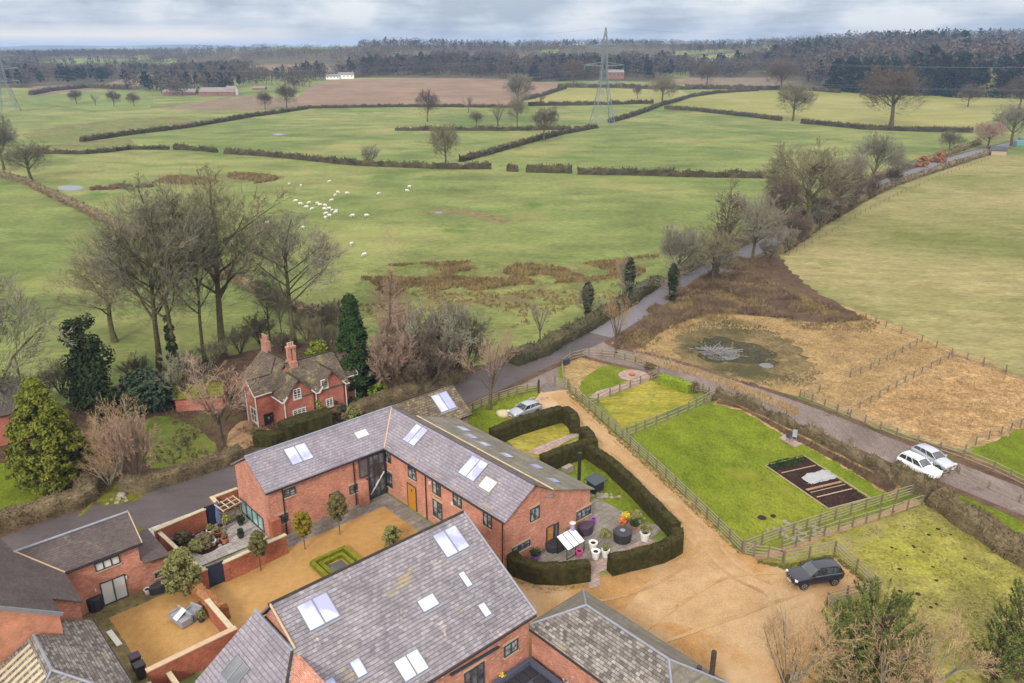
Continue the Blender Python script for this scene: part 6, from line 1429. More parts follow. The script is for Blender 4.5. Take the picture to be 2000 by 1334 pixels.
tufts('verge_grass', [(1114, 762), (1300, 932), (1452, 1078), (1440, 1082), (1290, 940), (1104, 768)], 1500, (.1, .35), 'green_blade', 41, 'long grass along the foot of the drive fence', 6, .05, spread=.9)
tufts('verge_grass', [(1480, 1095), (1532, 1104), (1630, 1083), (1720, 1158), (1712, 1162), (1628, 1092), (1534, 1112), (1480, 1102)], 900, (.1, .3), 'green_blade', 42, 'grass along the foot of the parking bay fence', 6, .05, spread=.9)
tufts('verge_grass', [(1000, 1120), (1060, 1150), (1150, 1140), (1155, 1148), (1060, 1162), (995, 1132)], 500, (.06, .2), 'green_blade', 43, 'ragged grass below the curved patio hedge', 5, .05, spread=1)
tufts('verge_grass', [(895, 815), (1050, 755), (1050, 765), (980, 788), (912, 822)], 600, (.08, .25), 'green_blade', 44, 'rough grass under the curved rail fence', 5, .05, spread=1)

for i, (bx, by, tp, wd) in enumerate(((1535, 492, 445, 46), (1560, 475, 425, 50), (1600, 448, 402, 48), (1628, 432, 388, 44), (1662, 408, 368, 42), (1700, 388, 350, 40), (1500, 512, 470, 40), (1590, 428, 380, 46), (1655, 392, 350, 40), (1745, 362, 332, 34))):
    tree_at('shrub2', (bx, by), tp, wd, 'brown leafless bush in the overgrown edge of the road', 'shrub', 'bare_shrub', group='leafless bushes in the overgrown road edge', twig='twig_brown' if i % 2 else 'twig_grey')

# ================================================================== OBJECTS
AL = 0.6
def paint_mat(name, col, rough=0.25, metal=0.0):
    m, nt, b = base_mat(name, rough, 0.5, metal)
    b.inputs['Coat Weight'].default_value = 0.3; b.inputs['Coat Roughness'].default_value = 0.12
    n = _noise(nt, coords(nt, 'object'), 2.5, 4); nt.links.new(_ramp(nt, n, [(.35, tuple(x * .88 for x in col)), (.65, col)]), b.inputs['Base Color']); return m
paint_mat('navy_paint', (0.010, 0.011, 0.022)); paint_mat('silver_paint', (0.36, 0.37, 0.41), .3, .5); paint_mat('white_car_paint', (.74, .75, .75)); paint_mat('pale_silver_paint', (.42, .44, .50), .3, .3)
plain_mat('tyre_rubber', (.03, .03, .03), .8, .2); plain_mat('alloy', (.30, .30, .31), .4, .5, .6); plain_mat('lamp_lens', (.55, .57, .6), .15, .8); plain_mat('red_lens', (.35, .03, .03), .2, .6)
plain_mat('fence_rail', S(196, 184, 160), .9, .1, 0, .18, 3, c2=S(172, 160, 134)); plain_mat('fence_post', S(140, 126, 104), .95, .1, 0, .25, 4)
plain_mat('old_pole', S(84, 74, 68), .95, .1, 0, .35, 6); plain_mat('galvanised', S(140, 152, 158), .5, .5, .2, .1, 1); plain_mat('wool', (.52, .50, .44), .95, .05, 0, .1, 5); plain_mat('sheep_face', (.22, .20, .18), .9, .1)
plain_mat('white_pot', (.60, .60, .58), .5, .4, 0, .05); plain_mat('pink_pot', (.42, .05, .18), .4, .4, 0, .05); plain_mat('purple_pot', (.26, .05, .40), .4, .4, 0, .05); plain_mat('green_bucket', (.02, .32, .16), .4, .4, 0, .05)
plain_mat('terracotta', S(206, 120, 80), .8, .2, 0, .15, 4); plain_mat('lilac_cloth', S(184, 172, 214), .8, .2, 0, .1, 4); plain_mat('blue_cloth', S(104, 118, 160), .8, .2, 0, .2, 5)
plain_mat('plum_cover', S(84, 64, 84), .6, .3, 0, .15, 4); plain_mat('black_cover', S(58, 58, 64), .55, .35, 0, .15, 4); plain_mat('grey_rattan', S(168, 168, 176), .8, .2, 0, .15, 12, bmp=.5); plain_mat('grey_cushion', S(96, 100, 118), .85, .1, 0, .12, 5)
plain_mat('fleece', S(184, 184, 188), .8, .2, 0, .12, 3, bmp=.6); plain_mat('soil', S(70, 52, 46), .95, .05, 0, .3, 8); plain_mat('blue_plastic', (.02, .25, .55), .4, .4, 0, .05); plain_mat('lime_plant', (.30, .36, .02), .8, .1, 0, .3, 6)
plain_mat('yellow_petal', (.55, .42, .05), .7, .1, 0, .1); plain_mat('orange_petal', (.50, .17, .05), .7, .1, 0, .1); plain_mat('rubble', S(170, 158, 146), .9, .1, 0, .25, 3); plain_mat('white_wall_paint', (.72, .72, .70), .7, .2, 0, .05); plain_mat('turquoise', (.10, .24, .25), .5, .4, 0, .1)
plain_mat('far_roof', S(150, 144, 140), .8, .2, 0, .1, .3); plain_mat('far_brick', S(158, 118, 104), .9, .1, 0, .1, .3); plain_mat('wet_stick', S(150, 146, 144), .8, .2, 0, .3, 1)

def build_car(label, near_rear, near_front, side, L, W, Hh, paint, kind='suv', group=None, name='parked_car', cat='car', wb_=None):
    """near_rear/near_front: photo pixels where the two nearest wheels touch the ground; side=+1 if the far side is to the left of the heading"""
    a, b_ = G(*near_rear), G(*near_front); d = (b_ - a); d.z = 0; d.normalize(); q = Vector((-d.y, d.x, 0)) * side; c = (a + b_) / 2 + q * (W / 2 - .1)
    t = thing(name, (c.x, c.y, .16), label, cat, group, math.atan2(d.y, d.x)); t.location.z = .16
    hw = W / 2; bt = .98 * Hh / 1.65; hd = .62 * L / 4.6
    if kind == 'suv': st = [(-.5, .80, .55, .90), (-.485, .93, .40, 1.03), (-.44, .98, .30, 1.05), (-.2, 1, .26, 1.03), (.08, 1, .26, 1.0), (.2, .99, .26, .98), (.36, .97, .27, .90), (.44, .92, .30, .84), (.485, .80, .36, .74), (.5, .62, .42, .62)]
    else: st = [(-.5, .80, .50, .84), (-.485, .93, .36, .96), (-.44, .98, .26, .99), (-.2, 1, .22, .96), (.08, 1, .22, .93), (.2, .99, .22, .91), (.36, .96, .24, .82), (.44, .91, .26, .76), (.485, .80, .32, .66), (.5, .62, .36, .55)]
    body = MB(); sec = []
    for x, w_, zl, zt in st:
        w2 = hw * w_; s_ = [(-w2 * .90, zl), (-w2 * .99, zl + (zt - zl) * .25), (-w2, zl + (zt - zl) * .6), (-w2 * .96, zt - .07), (-w2 * .84, zt), (-w2 * .4, zt + .035), (0, zt + .045), (w2 * .4, zt + .035), (w2 * .84, zt), (w2 * .96, zt - .07), (w2, zl + (zt - zl) * .6), (w2 * .99, zl + (zt - zl) * .25), (w2 * .90, zl)]
        sec.append([(x * L, y, z) for y, z in s_])
    n = len(sec[0]); body.v = [p for s_ in sec for p in s_]
    for i in range(len(sec) - 1):
        for j in range(n): k = (j + 1) % n; body.f.append((i * n + j, (i + 1) * n + j, (i + 1) * n + k, i * n + k))
    body.f.append(tuple(range(n))); body.f.append(tuple(range((len(sec) - 1) * n, len(sec) * n))[::-1])
    def pm(mb, nm, mat, par=None, sm=False):
        me = raw_mesh(mb, nm, mat)
        if sm: me.polygons.foreach_set('use_smooth', [True] * len(me.polygons))
        o = bpy.data.objects.new(nm, me); link(o, par or t); return o
    bo = pm(body, 'body', paint, sm=True)
    # glasshouse
    zr = Hh - .16; x0, x1, x2, x3 = -.47 * L, -.38 * L, .03 * L, .205 * L
    if kind == 'suv': x0, x1 = -.475 * L, -.41 * L
    zb = (1.02 if kind == 'suv' else .95)
    A = [(x0, hw * .84, zb - .03), (x3, hw * .88, zb - .06)]; gh = MB(); rw = hw * .70
    P = [(x0, -hw * .84, zb - .03), (x0, hw * .84, zb - .03), (x3, hw * .86, zb - .07), (x3, -hw * .86, zb - .07), (x1, -rw, zr - .03), (x1, rw, zr - .03), (x2, rw, zr), (x2, -rw, zr)]
    gh.add(P, [(0, 3, 2, 1), (4, 5, 6, 7), (0, 1, 5, 4), (2, 3, 7, 6), (1, 2, 6, 5), (3, 0, 4, 7)]); pm(gh, 'windows', 'car_glass')
    rf_ = MB(); rs = []
    for x, z, w_ in ((x1 - .10, zr - .06, .92), (x1, zr + .01, 1.0), ((x1 + x2) / 2, zr + .06, 1.04), (x2 - .1, zr + .035, 1.0), (x2 + .05, zr - .015, .95)):
        rs += [(x, -rw * w_ - .03, z - .03), (x, -rw * .6, z + .03), (x, 0, z + .04), (x, rw * .6, z + .03), (x, rw * w_ + .03, z - .03)]
    for i in range(4):
        for j in range(4): k = i * 5 + j; rf_.f.append((k, k + 5, k + 6, k + 1))
    rf_.v = rs; pm(rf_, 'roof', paint, sm=True)
    pl = MB()
    for s_ in (-1, 1):
        pl.bar((x3, s_ * hw * .87, zb - .06), (x2, s_ * (rw + .01), zr), .07, .05); pl.bar((x0, s_ * hw * .85, zb - .03), (x1, s_ * (rw + .01), zr - .03), .14, .06)
        for f in (.33, .62): xa = x0 + (x3 - x0) * f; xb = x1 + (x2 - x1) * f; pl.bar((xa, s_ * hw * .865, zb - .04), (xb, s_ * (rw + .012), zr - .01), .05, .03)
    pm(pl, 'window_surround', paint)
    wr = .36 if kind == 'suv' else .33
    for xs in (-.30, .315):
        for s_ in (-1, 1):
            ar = MB(); K = 20; cx, cz = xs * L, wr - .16 + .02
            y0, y1 = s_ * (hw - .20), s_ * (hw + .012)
            wl_ = MB()
            for j in range(K): an = 6.283 * j / K; wl_.v += [(cx + math.cos(an) * wr, y0, cz + math.sin(an) * wr), (cx + math.cos(an) * wr, y1, cz + math.sin(an) * wr)]
            for j in range(K): k = (j + 1) % K; wl_.f.append((2 * j, 2 * k, 2 * k + 1, 2 * j + 1))
            wl_.f += [tuple(2 * j for j in range(K)), tuple(2 * j + 1 for j in range(K))[::-1]]
            wo_ = pm(wl_, 'wheel', 'tyre_rubber')
            rm = MB(); rr_ = wr * .66
            for j in range(5):
                an = 6.283 * j / 5; rm.bar((cx, y1 + s_ * .012, cz), (cx + math.cos(an) * rr_, y1 + s_ * .012, cz + math.sin(an) * rr_), .07, .02)
            for j in range(K):
                a1, a2 = 6.283 * j / K, 6.283 * (j + 1) / K; rm.bar((cx + math.cos(a1) * rr_, y1 + s_ * .01, cz + math.sin(a1) * rr_), (cx + math.cos(a2) * rr_, y1 + s_ * .01, cz + math.sin(a2) * rr_), .03, .03)
            pm(rm, 'rim', 'alloy', wo_)
            for j in range(9):
                a1, a2 = math.pi * j / 9, math.pi * (j + 1) / 9; ar.bar((cx + math.cos(a1) * (wr + .05), s_ * (hw - .005), cz + math.sin(a1) * (wr + .05)), (cx + math.cos(a2) * (wr + .05), s_ * (hw - .005), cz + math.sin(a2) * (wr + .05)), .07, .05)
            pm(ar, 'wheel_arch', 'black_metal')
    for s_ in (-1, 1):
        pm(MB().bar((.44 * L, s_ * hw * .62, .74), (.475 * L, s_ * hw * .88, .76), .22, .12), 'headlight', 'lamp_lens')
        pm(MB().bar((-.492 * L, s_ * hw * .62, .88), (-.485 * L, s_ * hw * .90, .90), .08, .16), 'tail_light', 'red_lens')
        pm(MB().bar((.14 * L, s_ * (hw - .02), zb + .02), (.15 * L, s_ * (hw + .17), zb + .06), .10, .14), 'mirror', paint)
    pm(MB().bar((.492 * L, -hw * .5, .58), (.492 * L, hw * .5, .58), .05, .17), 'grille', 'black_metal'); pm(MB().bar((.512 * L, -.26, .40), (.512 * L, .26, .40), .02, .11), 'number_plate', 'white_paint'); pm(MB().bar((-.505 * L, -.26, .62), (-.505 * L, .26, .62), .02, .11), 'number_plate', 'white_paint')
    if kind == 'suv':
        for s_ in (-1, 1): pm(MB().bar((x1 + .1, s_ * rw * .92, zr + .07), (x2 - .2, s_ * rw * .92, zr + .07), .04, .04), 'roof_rail', 'grey_metal' if paint != 'navy_paint' else 'black_metal')
    sl = MB()
    for s_ in (-1, 1): sl.bar((x0 + .1, s_ * hw * .90, zb - .015), (x3 - .1, s_ * hw * .90, zb - .045), .015, .03)
    pm(sl, 'window_trim', 'alloy' if kind == 'suv' else 'black_metal'); return t
glass_mat('car_glass', (.02, .025, .03), c2=(.05, .06, .07), rough=.04)
build_car('dark navy SUV parked in the fenced gravel bay', (1626, 1144), (1572, 1152), -1, 4.55, 1.84, 1.67, 'navy_paint')
build_car('silver hatchback parked on the lawn edge behind the clipped hedge', (1047, 810), (1018, 820), -1, 4.3, 1.78, 1.5, 'silver_paint', 'car')
build_car('white SUV parked nearest the brown hedge beside the lane', (1763, 917), (1804, 937), 1, 4.35, 1.85, 1.66, 'white_car_paint')
build_car('pale silver estate car parked on the lane beside the white SUV', (1789, 897), (1831, 920), 1, 4.7, 1.8, 1.5, 'pale_silver_paint', 'car')

def fence(label, pts, rails=4, h=1.2, gap=1.9, name='wooden_fence', px=True, post='fence_post', rail='fence_rail', rh=.10, group=None, cap=False, cat='fence'):
    P = [G(*p) for p in pts] if px else [Vector(p) for p in pts]; t = thing(name, P[0], label, cat, group); pos = []
    for a, b_ in zip(P, P[1:]):
        n = max(1, round((b_ - a).length / gap)); pos += [(a.lerp(b_, i / n), b_ - a) for i in range(n)]
    pos.append((P[-1], P[-1] - P[-2])); r = random.Random(len(pos))
    for p, d in pos[:100]:
        mesh(MB().box(p, d, p.z - .05, p.z + h + r.uniform(.0, .1), .12, .12), 'post', post, t)
    for k in range(rails):
        mb = MB(); z = h * (.16 + .80 * k / max(1, rails - 1)) if rails > 1 else h * .9
        for (a, d), (b_, _) in zip(pos, pos[1:]):
            q = Vector((-d.y, d.x, 0)).normalized() * .075; mb.bar(a + q + AZ * (z + r.uniform(-.015, .015)), b_ + q + AZ * (z + r.uniform(-.015, .015)), .035, rh)
        mesh(mb, 'rail', rail, t)
    return t
fence('long four-rail fence along the right side of the gravel drive', [(1112, 764), (1150, 799), (1215, 858), (1300, 935), (1380, 1012), (1448, 1080)])
fence('upper four-rail fence along the bottom of the big lawn', [(1450, 1080), (1523, 1052), (1600, 1026), (1690, 996), (1780, 968)])
fence('lower fence running beside the earth path above the mossy paddock', [(1526, 1080), (1581, 1058), (1637, 1039), (1691, 1023), (1742, 1008), (1800, 988)], 3)
fence('short fence between the drive end and the parking bay', [(1472, 1088), (1500, 1091), (1528, 1097)])
fence('four-rail fence enclosing the navy car bay', [(1530, 1100), (1580, 1090), (1630, 1079), (1672, 1116), (1717, 1156), (1685, 1163), (1653, 1170), (1615, 1181), (1632, 1196)])
fence('fence between the round lawn and the yellow lawn', [(1150, 792), (1168, 787), (1191, 775), (1210, 767), (1270, 743), (1285, 735)], 3)
fence('fence between the yellow lawn and the big lawn', [(1216, 856), (1224, 853), (1259, 839), (1303, 821), (1344, 803), (1374, 789), (1396, 777)], 3)
fence('curved fence round the rough corner by the road junction', [(1112, 762), (1102, 748), (1098, 716), (1118, 702), (1150, 694), (1200, 698), (1240, 710), (1285, 728)], 3, 1.1)
fence('curved fence behind the parked silver hatchback', [(908, 812), (940, 796), (975, 782), (1010, 770), (1050, 763)], 4, 1.15)
fence('weathered hurdle fence at the top corner of the big lawn', [(1352, 768), (1372, 765), (1396, 776), (1380, 790)], 4, 1.1, 1.2)
fence('pale rail fence along the far side of the lane, right', [(1562, 776), (1610, 795), (1660, 816), (1750, 853), (1880, 896), (1940, 920), (2005, 952), (2100, 995)], 3, 1.1, 2.2)
fence('pale double-railed fence dividing the two straw coloured plots', [(1655, 812), (1700, 787), (1750, 757), (1800, 730), (1852, 702)], 2, 1.0, 2.4)
fence('broken rail fence left of the fenced straw plot', [(1570, 778), (1600, 766)], 2, 1.0, 2.2); fence('leaning rail fence in the middle of the rough meadow', [(1660, 738), (1700, 722), (1790, 674)], 2, 1.0, 2.4)
fence('pale rail fence by the bright green paddock at the right edge', [(1884, 886), (1905, 870), (1955, 850), (2010, 828), (2100, 796)], 2, 1.1, 2.2)
fence('post and wire fence below the pale field', [(1690, 624), (1730, 640), (1760, 652), (1800, 668), (1858, 694), (1920, 712), (2010, 742), (2100, 770)], 2, 1.1, 2.8, 'wire_fence', rh=.03, rail='fence_post')
fence('low double fence behind the straw plot at the right edge', [(1860, 700), (1920, 716), (2010, 748), (2080, 772)], 2, .9, 3.0, rh=.08)
fence('small pale fence in front of the two white cars', [(1812, 940), (1840, 934), (1868, 922)], 3, .9, 1.5)
fence('low fence along the near side of the lane at the right edge', [(1872, 926), (1930, 955), (1990, 982), (2080, 1022)], 2, .8, 2.8)
fence('post and wire fence along the top of the scrub bank', [(1540, 500), (1600, 470), (1680, 420), (1760, 378), (1850, 340), (1930, 312)], 1, 1.0, 5.0, 'wire_fence', rh=.03, rail='fence_post')
def gate5(label, a, b_, h=1.2, mat='fence_rail', bars=5):
    A, B = G(*a), G(*b_); t = thing('field_gate', A, label, 'gate')
    for p in (A, B): mesh(MB().box(p, B - A, 0, h + .25, .18, .18), 'gate_post', 'fence_post', t)
    mb = MB(); d = (B - A).normalized(); A2, B2 = A + d * .12, B - d * .12
    for k in range(bars): mb.bar(A2 + AZ * (.18 + k * (h - .2) / (bars - 1)), B2 + AZ * (.18 + k * (h - .2) / (bars - 1)), .04, .08)
    mb.bar(A2 + AZ * .2 , B2 + AZ * h, .035, .07)
    for p in (A2, B2): mb.bar(p + AZ * .15, p + AZ * (h + .02), .06, .06)
    mesh(mb, 'gate_leaf', mat, t)
gate5('pale five-bar gate standing open at the drive entrance', (1109, 760), (1084, 754)); gate5('five-bar gate between the big lawn fence and the mossy paddock path', (1452, 1082), (1473, 1086))
def post_at(label, px, h, r=.14, mat='old_pole', name='gate_post', cat='post'):
    o = mesh(MB().tube([G(*px), G(*px) + AZ * h], r, 8), name, mat, loc=tuple(G(*px))); tag(o, label, cat); return o
post_at('thick dark gatepost at the left of the drive entrance', (1052, 768), 1.9)
post_at('tall weathered pole at the bottom edge beside the outbuilding roof', (1381, 1400), HZ((1381, 1400), (1381, 1272)), .17, name='wooden_pole', cat='pole')
post_at('shorter weathered pole stump beside the taller pole', (1356, 1400), HZ((1356, 1400), (1356, 1302)), .17, name='wooden_pole', cat='pole')
post_at('thin dead pole leaning among the trees at the left', (42, 752), HZ((42, 752), (42, 695)), .12, name='wooden_pole', cat='pole')

# --- power line
def lattice(label, px, top, ang, aw=1.0):
    p = G(*px); Ht = HZ(px, (px[0], top)); t = thing('electricity_pylon', p, label, 'pylon', None, ang); mb = MB()
    wz = [(0, 6.2), (.12, 5.0), (.26, 3.8), (.40, 2.5), (.50, 1.9), (.62, 1.5), (.72, 1.35), (.80, 1.25), (.88, 1.0), (.96, .4), (1.0, .2)]
    C = [(1, 1), (1, -1), (-1, -1), (-1, 1)]; w0 = .30
    for (za, ra), (zb, rb_) in zip(wz, wz[1:]):
        for i in range(4):
            a = (C[i][0] * ra, C[i][1] * ra, za * Ht); b_ = (C[i][0] * rb_, C[i][1] * rb_, zb * Ht); j = (i + 1) % 4
            c = (C[j][0] * ra, C[j][1] * ra, za * Ht); d = (C[j][0] * rb_, C[j][1] * rb_, zb * Ht)
            mb.bar(a, b_, w0, w0); mb.bar(a, d, .14); mb.bar(c, b_, .14); mb.bar(b_, d, .14)
            if za < .5: m_ = tuple((a[k] + b_[k]) / 2 for k in range(3)); m2 = tuple((c[k] + d[k]) / 2 for k in range(3)); mb.bar(m_, m2, .10)
    link(bpy.data.objects.new('tower', raw_mesh(mb, 'tower', 'galvanised')), t); ends = []
    for z, L in ((.44, 10.2), (.62, 11.4), (.80, 10.2)):
        ar = MB(); r_ = 1.6
        for s_ in (-1, 1):
            tip = (s_ * L, 0, z * Ht + .6)
            for q in (-1, 1): ar.bar((s_ * 1.3, q * 1.2, z * Ht), tip, .38); ar.bar((s_ * 1.2, q * 1.0, z * Ht + 2.0), tip, .24)
            ar.bar((s_ * 1.3, -1.2, z * Ht), (s_ * L * .55, .5, z * Ht + .35), .1)
            ends.append((tip, z)); ins = MB().tube([(tip[0], 0, tip[2]), (tip[0], 0, tip[2] - 2.6)], .14, 5); link(bpy.data.objects.new('insulator', raw_mesh(ins, 'insulator', 'galvanised')), t)
        link(bpy.data.objects.new('cross_arm', raw_mesh(ar, 'cross_arm', 'galvanised')), t)
    M = Matrix.Translation(p) @ Matrix.Rotation(ang, 4, 'Z'); return [M @ Vector((e_[0], 0, e_[2] - 2.6)) for e_, _ in ends] + [M @ Vector((0, 0, Ht))]
P2 = G(1176, 246); P1 = G(18, 218); dl = (P2 - P1); al = math.atan2(dl.y, dl.x) + math.pi / 2
E1 = lattice('steel lattice pylon cut by the left edge of the far meadow', (18, 218), 82, .3); E2 = lattice('tall pale steel lattice pylon standing on the middle hedge line', (1176, 246), 54, .16)
for k, (a, b_) in enumerate(zip(E1, E2)):
    for q, (s_, e_) in enumerate(((a, b_), (b_, b_ + (b_ - a) * .9 + Vector((0, -70, 0))))):
        pts = []; 
        for i in range(25): f = i / 24; p = s_.lerp(e_, f); p.z -= 4 * 9.0 * f * (1 - f); pts.append(p)
        o = mesh(MB().tube(pts, .032, 4, False), 'power_line', 'galvanised', loc=tuple(s_)); tag(o, 'thin power line strung from pylon to pylon across the fields', 'cable', 'power lines strung between the pylons')
# --- sheep
def sheep_proto():
    t = thing('sheep', (0, 0, 0), 'white sheep grazing on the big green pasture', 'sheep', 'white sheep scattered over the big pasture')
    b_ = MB(); prof = [(-.58, .10, .62), (-.52, .24, .62), (-.3, .33, .60), (0, .35, .58), (.3, .31, .60), (.48, .20, .66), (.56, .08, .68)]; K = 10
    for x, r_, z in prof:
        for j in range(K): a = 6.283 * j / K; b_.v.append((x, math.cos(a) * r_ * .85, z + math.sin(a) * r_))
    for i in range(len(prof) - 1):
        for j in range(K): k = (j + 1) % K; b_.f.append((i * K + j, i * K + k, (i + 1) * K + k, (i + 1) * K + j))
    b_.tube([(.45, 0, .68), (.62, 0, .52), (.78, 0, .34), (.92, 0, .22)], [.15, .12, .09, .05], 6)
    for x in (-.36, .34):
        for y in (-.16, .16): b_.tube([(x, y, .45), (x, y, 0)], [.07, .045], 5)
    o = bpy.data.objects.new('body', raw_mesh(b_, 'body', 'wool')); link(o, t); return t
shp = sheep_proto(); SHP = [(565, 362), (588, 365), (644, 357), (660, 378), (678, 380), (655, 384), (648, 394), (578, 395), (587, 401), (604, 399), (599, 407), (610, 411), (620, 400), (625, 403), (635, 404), (634, 411), (643, 410), (649, 414), (657, 415), (656, 418), (637, 420), (644, 424), (636, 428), (689, 424), (716, 424), (522, 439), (509, 452), (507, 458), (740, 381), (800, 367), (795, 375), (687, 480), (712, 501), (591, 448)]
rs_ = random.Random(2)
for i, q in enumerate(SHP):
    o = shp if i == 0 else copy_tree(shp, (0, 0, 0)); o.location = G(*q); o.rotation_euler = (0, 0, rs_.uniform(-1.2, 1.2) + rs_.choice((0, 3.14))); o.scale = (1.0, 1.0, .95)
# --- far buildings
def far_house(label, px, wpx, eave_px, ridge_px, depth, ang, wmat, rmat, name='farmhouse', wins=4, chim=1, cat='house'):
    p = G(*px); d = p.y * CP + (H - p.z) * SP; L = wpx / F_PX * d; he = HZ(px, (px[0], px[1] - eave_px)); hr = HZ(px, (px[0], px[1] - ridge_px)); fr = Frame(p[:2], ang); t = thing(name, p, label, cat); z = p.z
    def Z(mb): mb.v = [(a, b_, c + z) for a, b_, c in mb.v]; return mb
    mesh(Z(extrude(MB(), fr, 'u', [(0, -.5), (depth, -.5), (depth, he), (depth / 2, hr - .2), (0, he)], -L / 2, L / 2)), 'wall', wmat, t)
    mesh(Z(roof(roof(MB(), fr, [(-L / 2 - .3, -.4, he - .2), (L / 2 + .3, -.4, he - .2), (L / 2 + .3, depth / 2, hr), (-L / 2 - .3, depth / 2, hr)]), fr, [(-L / 2 - .3, depth / 2 + .02, hr), (L / 2 + .3, depth / 2 + .02, hr), (L / 2 + .3, depth + .4, he - .2), (-L / 2 - .3, depth + .4, he - .2)])), 'roof', rmat, t)
    for i in range(chim): c = fr.P(-L / 2 + .8 + i * (L - 1.6), depth / 2); mesh(MB().box(c, fr.a, z + hr - 1, z + hr + 1.4, .8, .8), 'chimney', 'far_brick', t)
    for i in range(wins): c = fr.P(-L / 2 + L * (i + .5) / wins, -.03); mesh(MB().box(c, fr.a, z + he * .45, z + he * .8, .1, .9), 'window', 'dark_glass', t)
far_house('white farmhouse beyond the ploughed field, left part', (650, 155), 26, 6, 10, 7, .1, 'white_wall_paint', 'far_roof'); far_house('white farmhouse beyond the ploughed field, taller right part', (676, 154), 30, 8, 13, 7, .1, 'white_wall_paint', 'far_roof', chim=2)
far_house('long low grey roofed barn at the left farmyard', (350, 186), 60, 6, 12, 12, .1, 'far_brick', 'far_roof', 'farm_barn', 0, 0, 'barn'); far_house('grey roofed farm building in the middle of the left farmyard', (425, 188), 66, 9, 17, 12, .1, 'far_brick', 'far_roof', 'farm_barn', 3, 1, 'barn')
far_house('white-gabled farmhouse at the right of the farmyard', (452, 187), 18, 13, 19, 9, .1, 'white_wall_paint', 'far_roof', wins=2); far_house('pinkish roofed house behind the farmyard barns', (430, 169), 44, 6, 11, 9, .0, 'far_brick', 'far_roof', wins=3, chim=2); far_house('low dark shed right of the farmyard', (505, 176), 24, 4, 7, 8, .0, 'far_brick', 'far_roof', 'farm_barn', 0, 0, 'shed')
far_house('red brick house with white windows behind the pylon', (1203, 154), 32, 13, 18, 9, .1, 'far_brick', 'far_roof', wins=4, chim=2); far_house('orange brick house among trees at the far right', (1973, 104), 26, 8, 13, 9, -.1, 'far_brick', 'far_roof', wins=2)
far_house('pale timber shed with a dark blue roof at the road end', (1950, 304), 26, 11, 17, 5, -.3, 'pale_wood', 'dark_frame', 'timber_shed', 0, 0, 'shed')
o = mesh(MB().box(G(1990, 284), (1, 0), 0, 2.0, 3, 4).box(G(1994, 282), (1, 0), 2.0, 3.2, 2, 2.4), 'tarpaulin_stack', 'turquoise', loc=tuple(G(1990, 284))); tag(o, 'turquoise covered stack beside the timber shed', 'stack')
# --- road junction bits
def signpost():
    p = G(1112, 702); t = thing('road_sign', p, 'small green road sign on a post at the lane junction', 'sign'); mesh(MB().tube([p, p + AZ * 2.0], .04, 6), 'post', 'grey_metal', t); mesh(MB().box(p + Vector((0, -.05, 0)), (1, .3), 1.3, 2.1, .04, .8), 'sign_panel', 'far_sign', t)
plain_mat('far_sign', S(90, 116, 104), .5, .4); signpost()
o = mesh(MB().box(G(1104, 712), AU, 0, .9, .7, 1.1), 'grit_bin', 'dark_frame', loc=tuple(G(1104, 712))); tag(o, 'dark low grit bin beside the road sign', 'bin')

# --- garden objects
def pot(label, px, r_, h, mat, plant=None, ph=.5, pr=.4, name='plant_pot', group=None, z=0.08, pm='olive_leaf', n=14):
    p = G(*px); t = thing(name, (p.x, p.y, z), label, 'plant pot', group)
    P_ = MB().lathe((0, 0, 0), [(r_ * .68, 0), (r_ * .95, h * .85), (r_ * 1.04, h * .87), (r_ * 1.04, h), (r_ * .88, h), (r_ * .86, h * .9)], 14); link(bpy.data.objects.new('pot', raw_mesh(P_, 'pot', mat)), t)
    link(bpy.data.objects.new('soil', raw_mesh(MB().lathe((0, 0, h * .88), [(r_ * .85, 0), (r_ * .5, .02)], 12), 'soil', 'soil')), t)
    if plant:
        lb = leaf_blob([((0, 0, h + ph * .55), pr), ((pr * .4, 0, h + ph * .4), pr * .7), ((-pr * .4, pr * .2, h + ph * .5), pr * .7)], n * 22, .13, int(px[0]), .2); link(bpy.data.objects.new('foliage', raw_mesh(lb, 'foliage', pm)), t)
    return t
def parasol(label, px, top, mat, r0=.24):
    p = G(*px); h = HZ(px, (px[0], top)); t = thing('closed_parasol', p, label, 'parasol'); link(bpy.data.objects.new('pole', raw_mesh(MB().tube([(0, 0, 0), (0, 0, h)], .03, 6), 'pole', 'grey_metal')), t)
    c = MB().lathe((0, 0, 0), [(.05, h * .16), (r0 * .95, h * .2), (r0, h * .42), (r0 * .72, h * .72), (r0 * .5, h * .92), (.03, h)], 9); link(bpy.data.objects.new('canopy', raw_mesh(c, 'canopy', mat)), t)
    link(bpy.data.objects.new('base', raw_mesh(MB().lathe((0, 0, 0.05), [(.3, 0), (.3, .08), (.06, .12)], 12), 'base', 'black_metal')), t); return t
pt_ = parasol('closed lilac parasol with a white cap on the east patio', (1117, 1066), 1018, 'lilac_cloth', .30); link(bpy.data.objects.new('cap', raw_mesh(MB().lathe((0, 0, HZ((1117, 1066), (1117, 1018)) - .25), [(.26, 0), (.3, .1), (.1, .22)], 10), 'cap', 'white_paint')), pt_)
parasol('closed blue parasol in the walled planted garden', (430, 1028), 978, 'blue_cloth', .28)
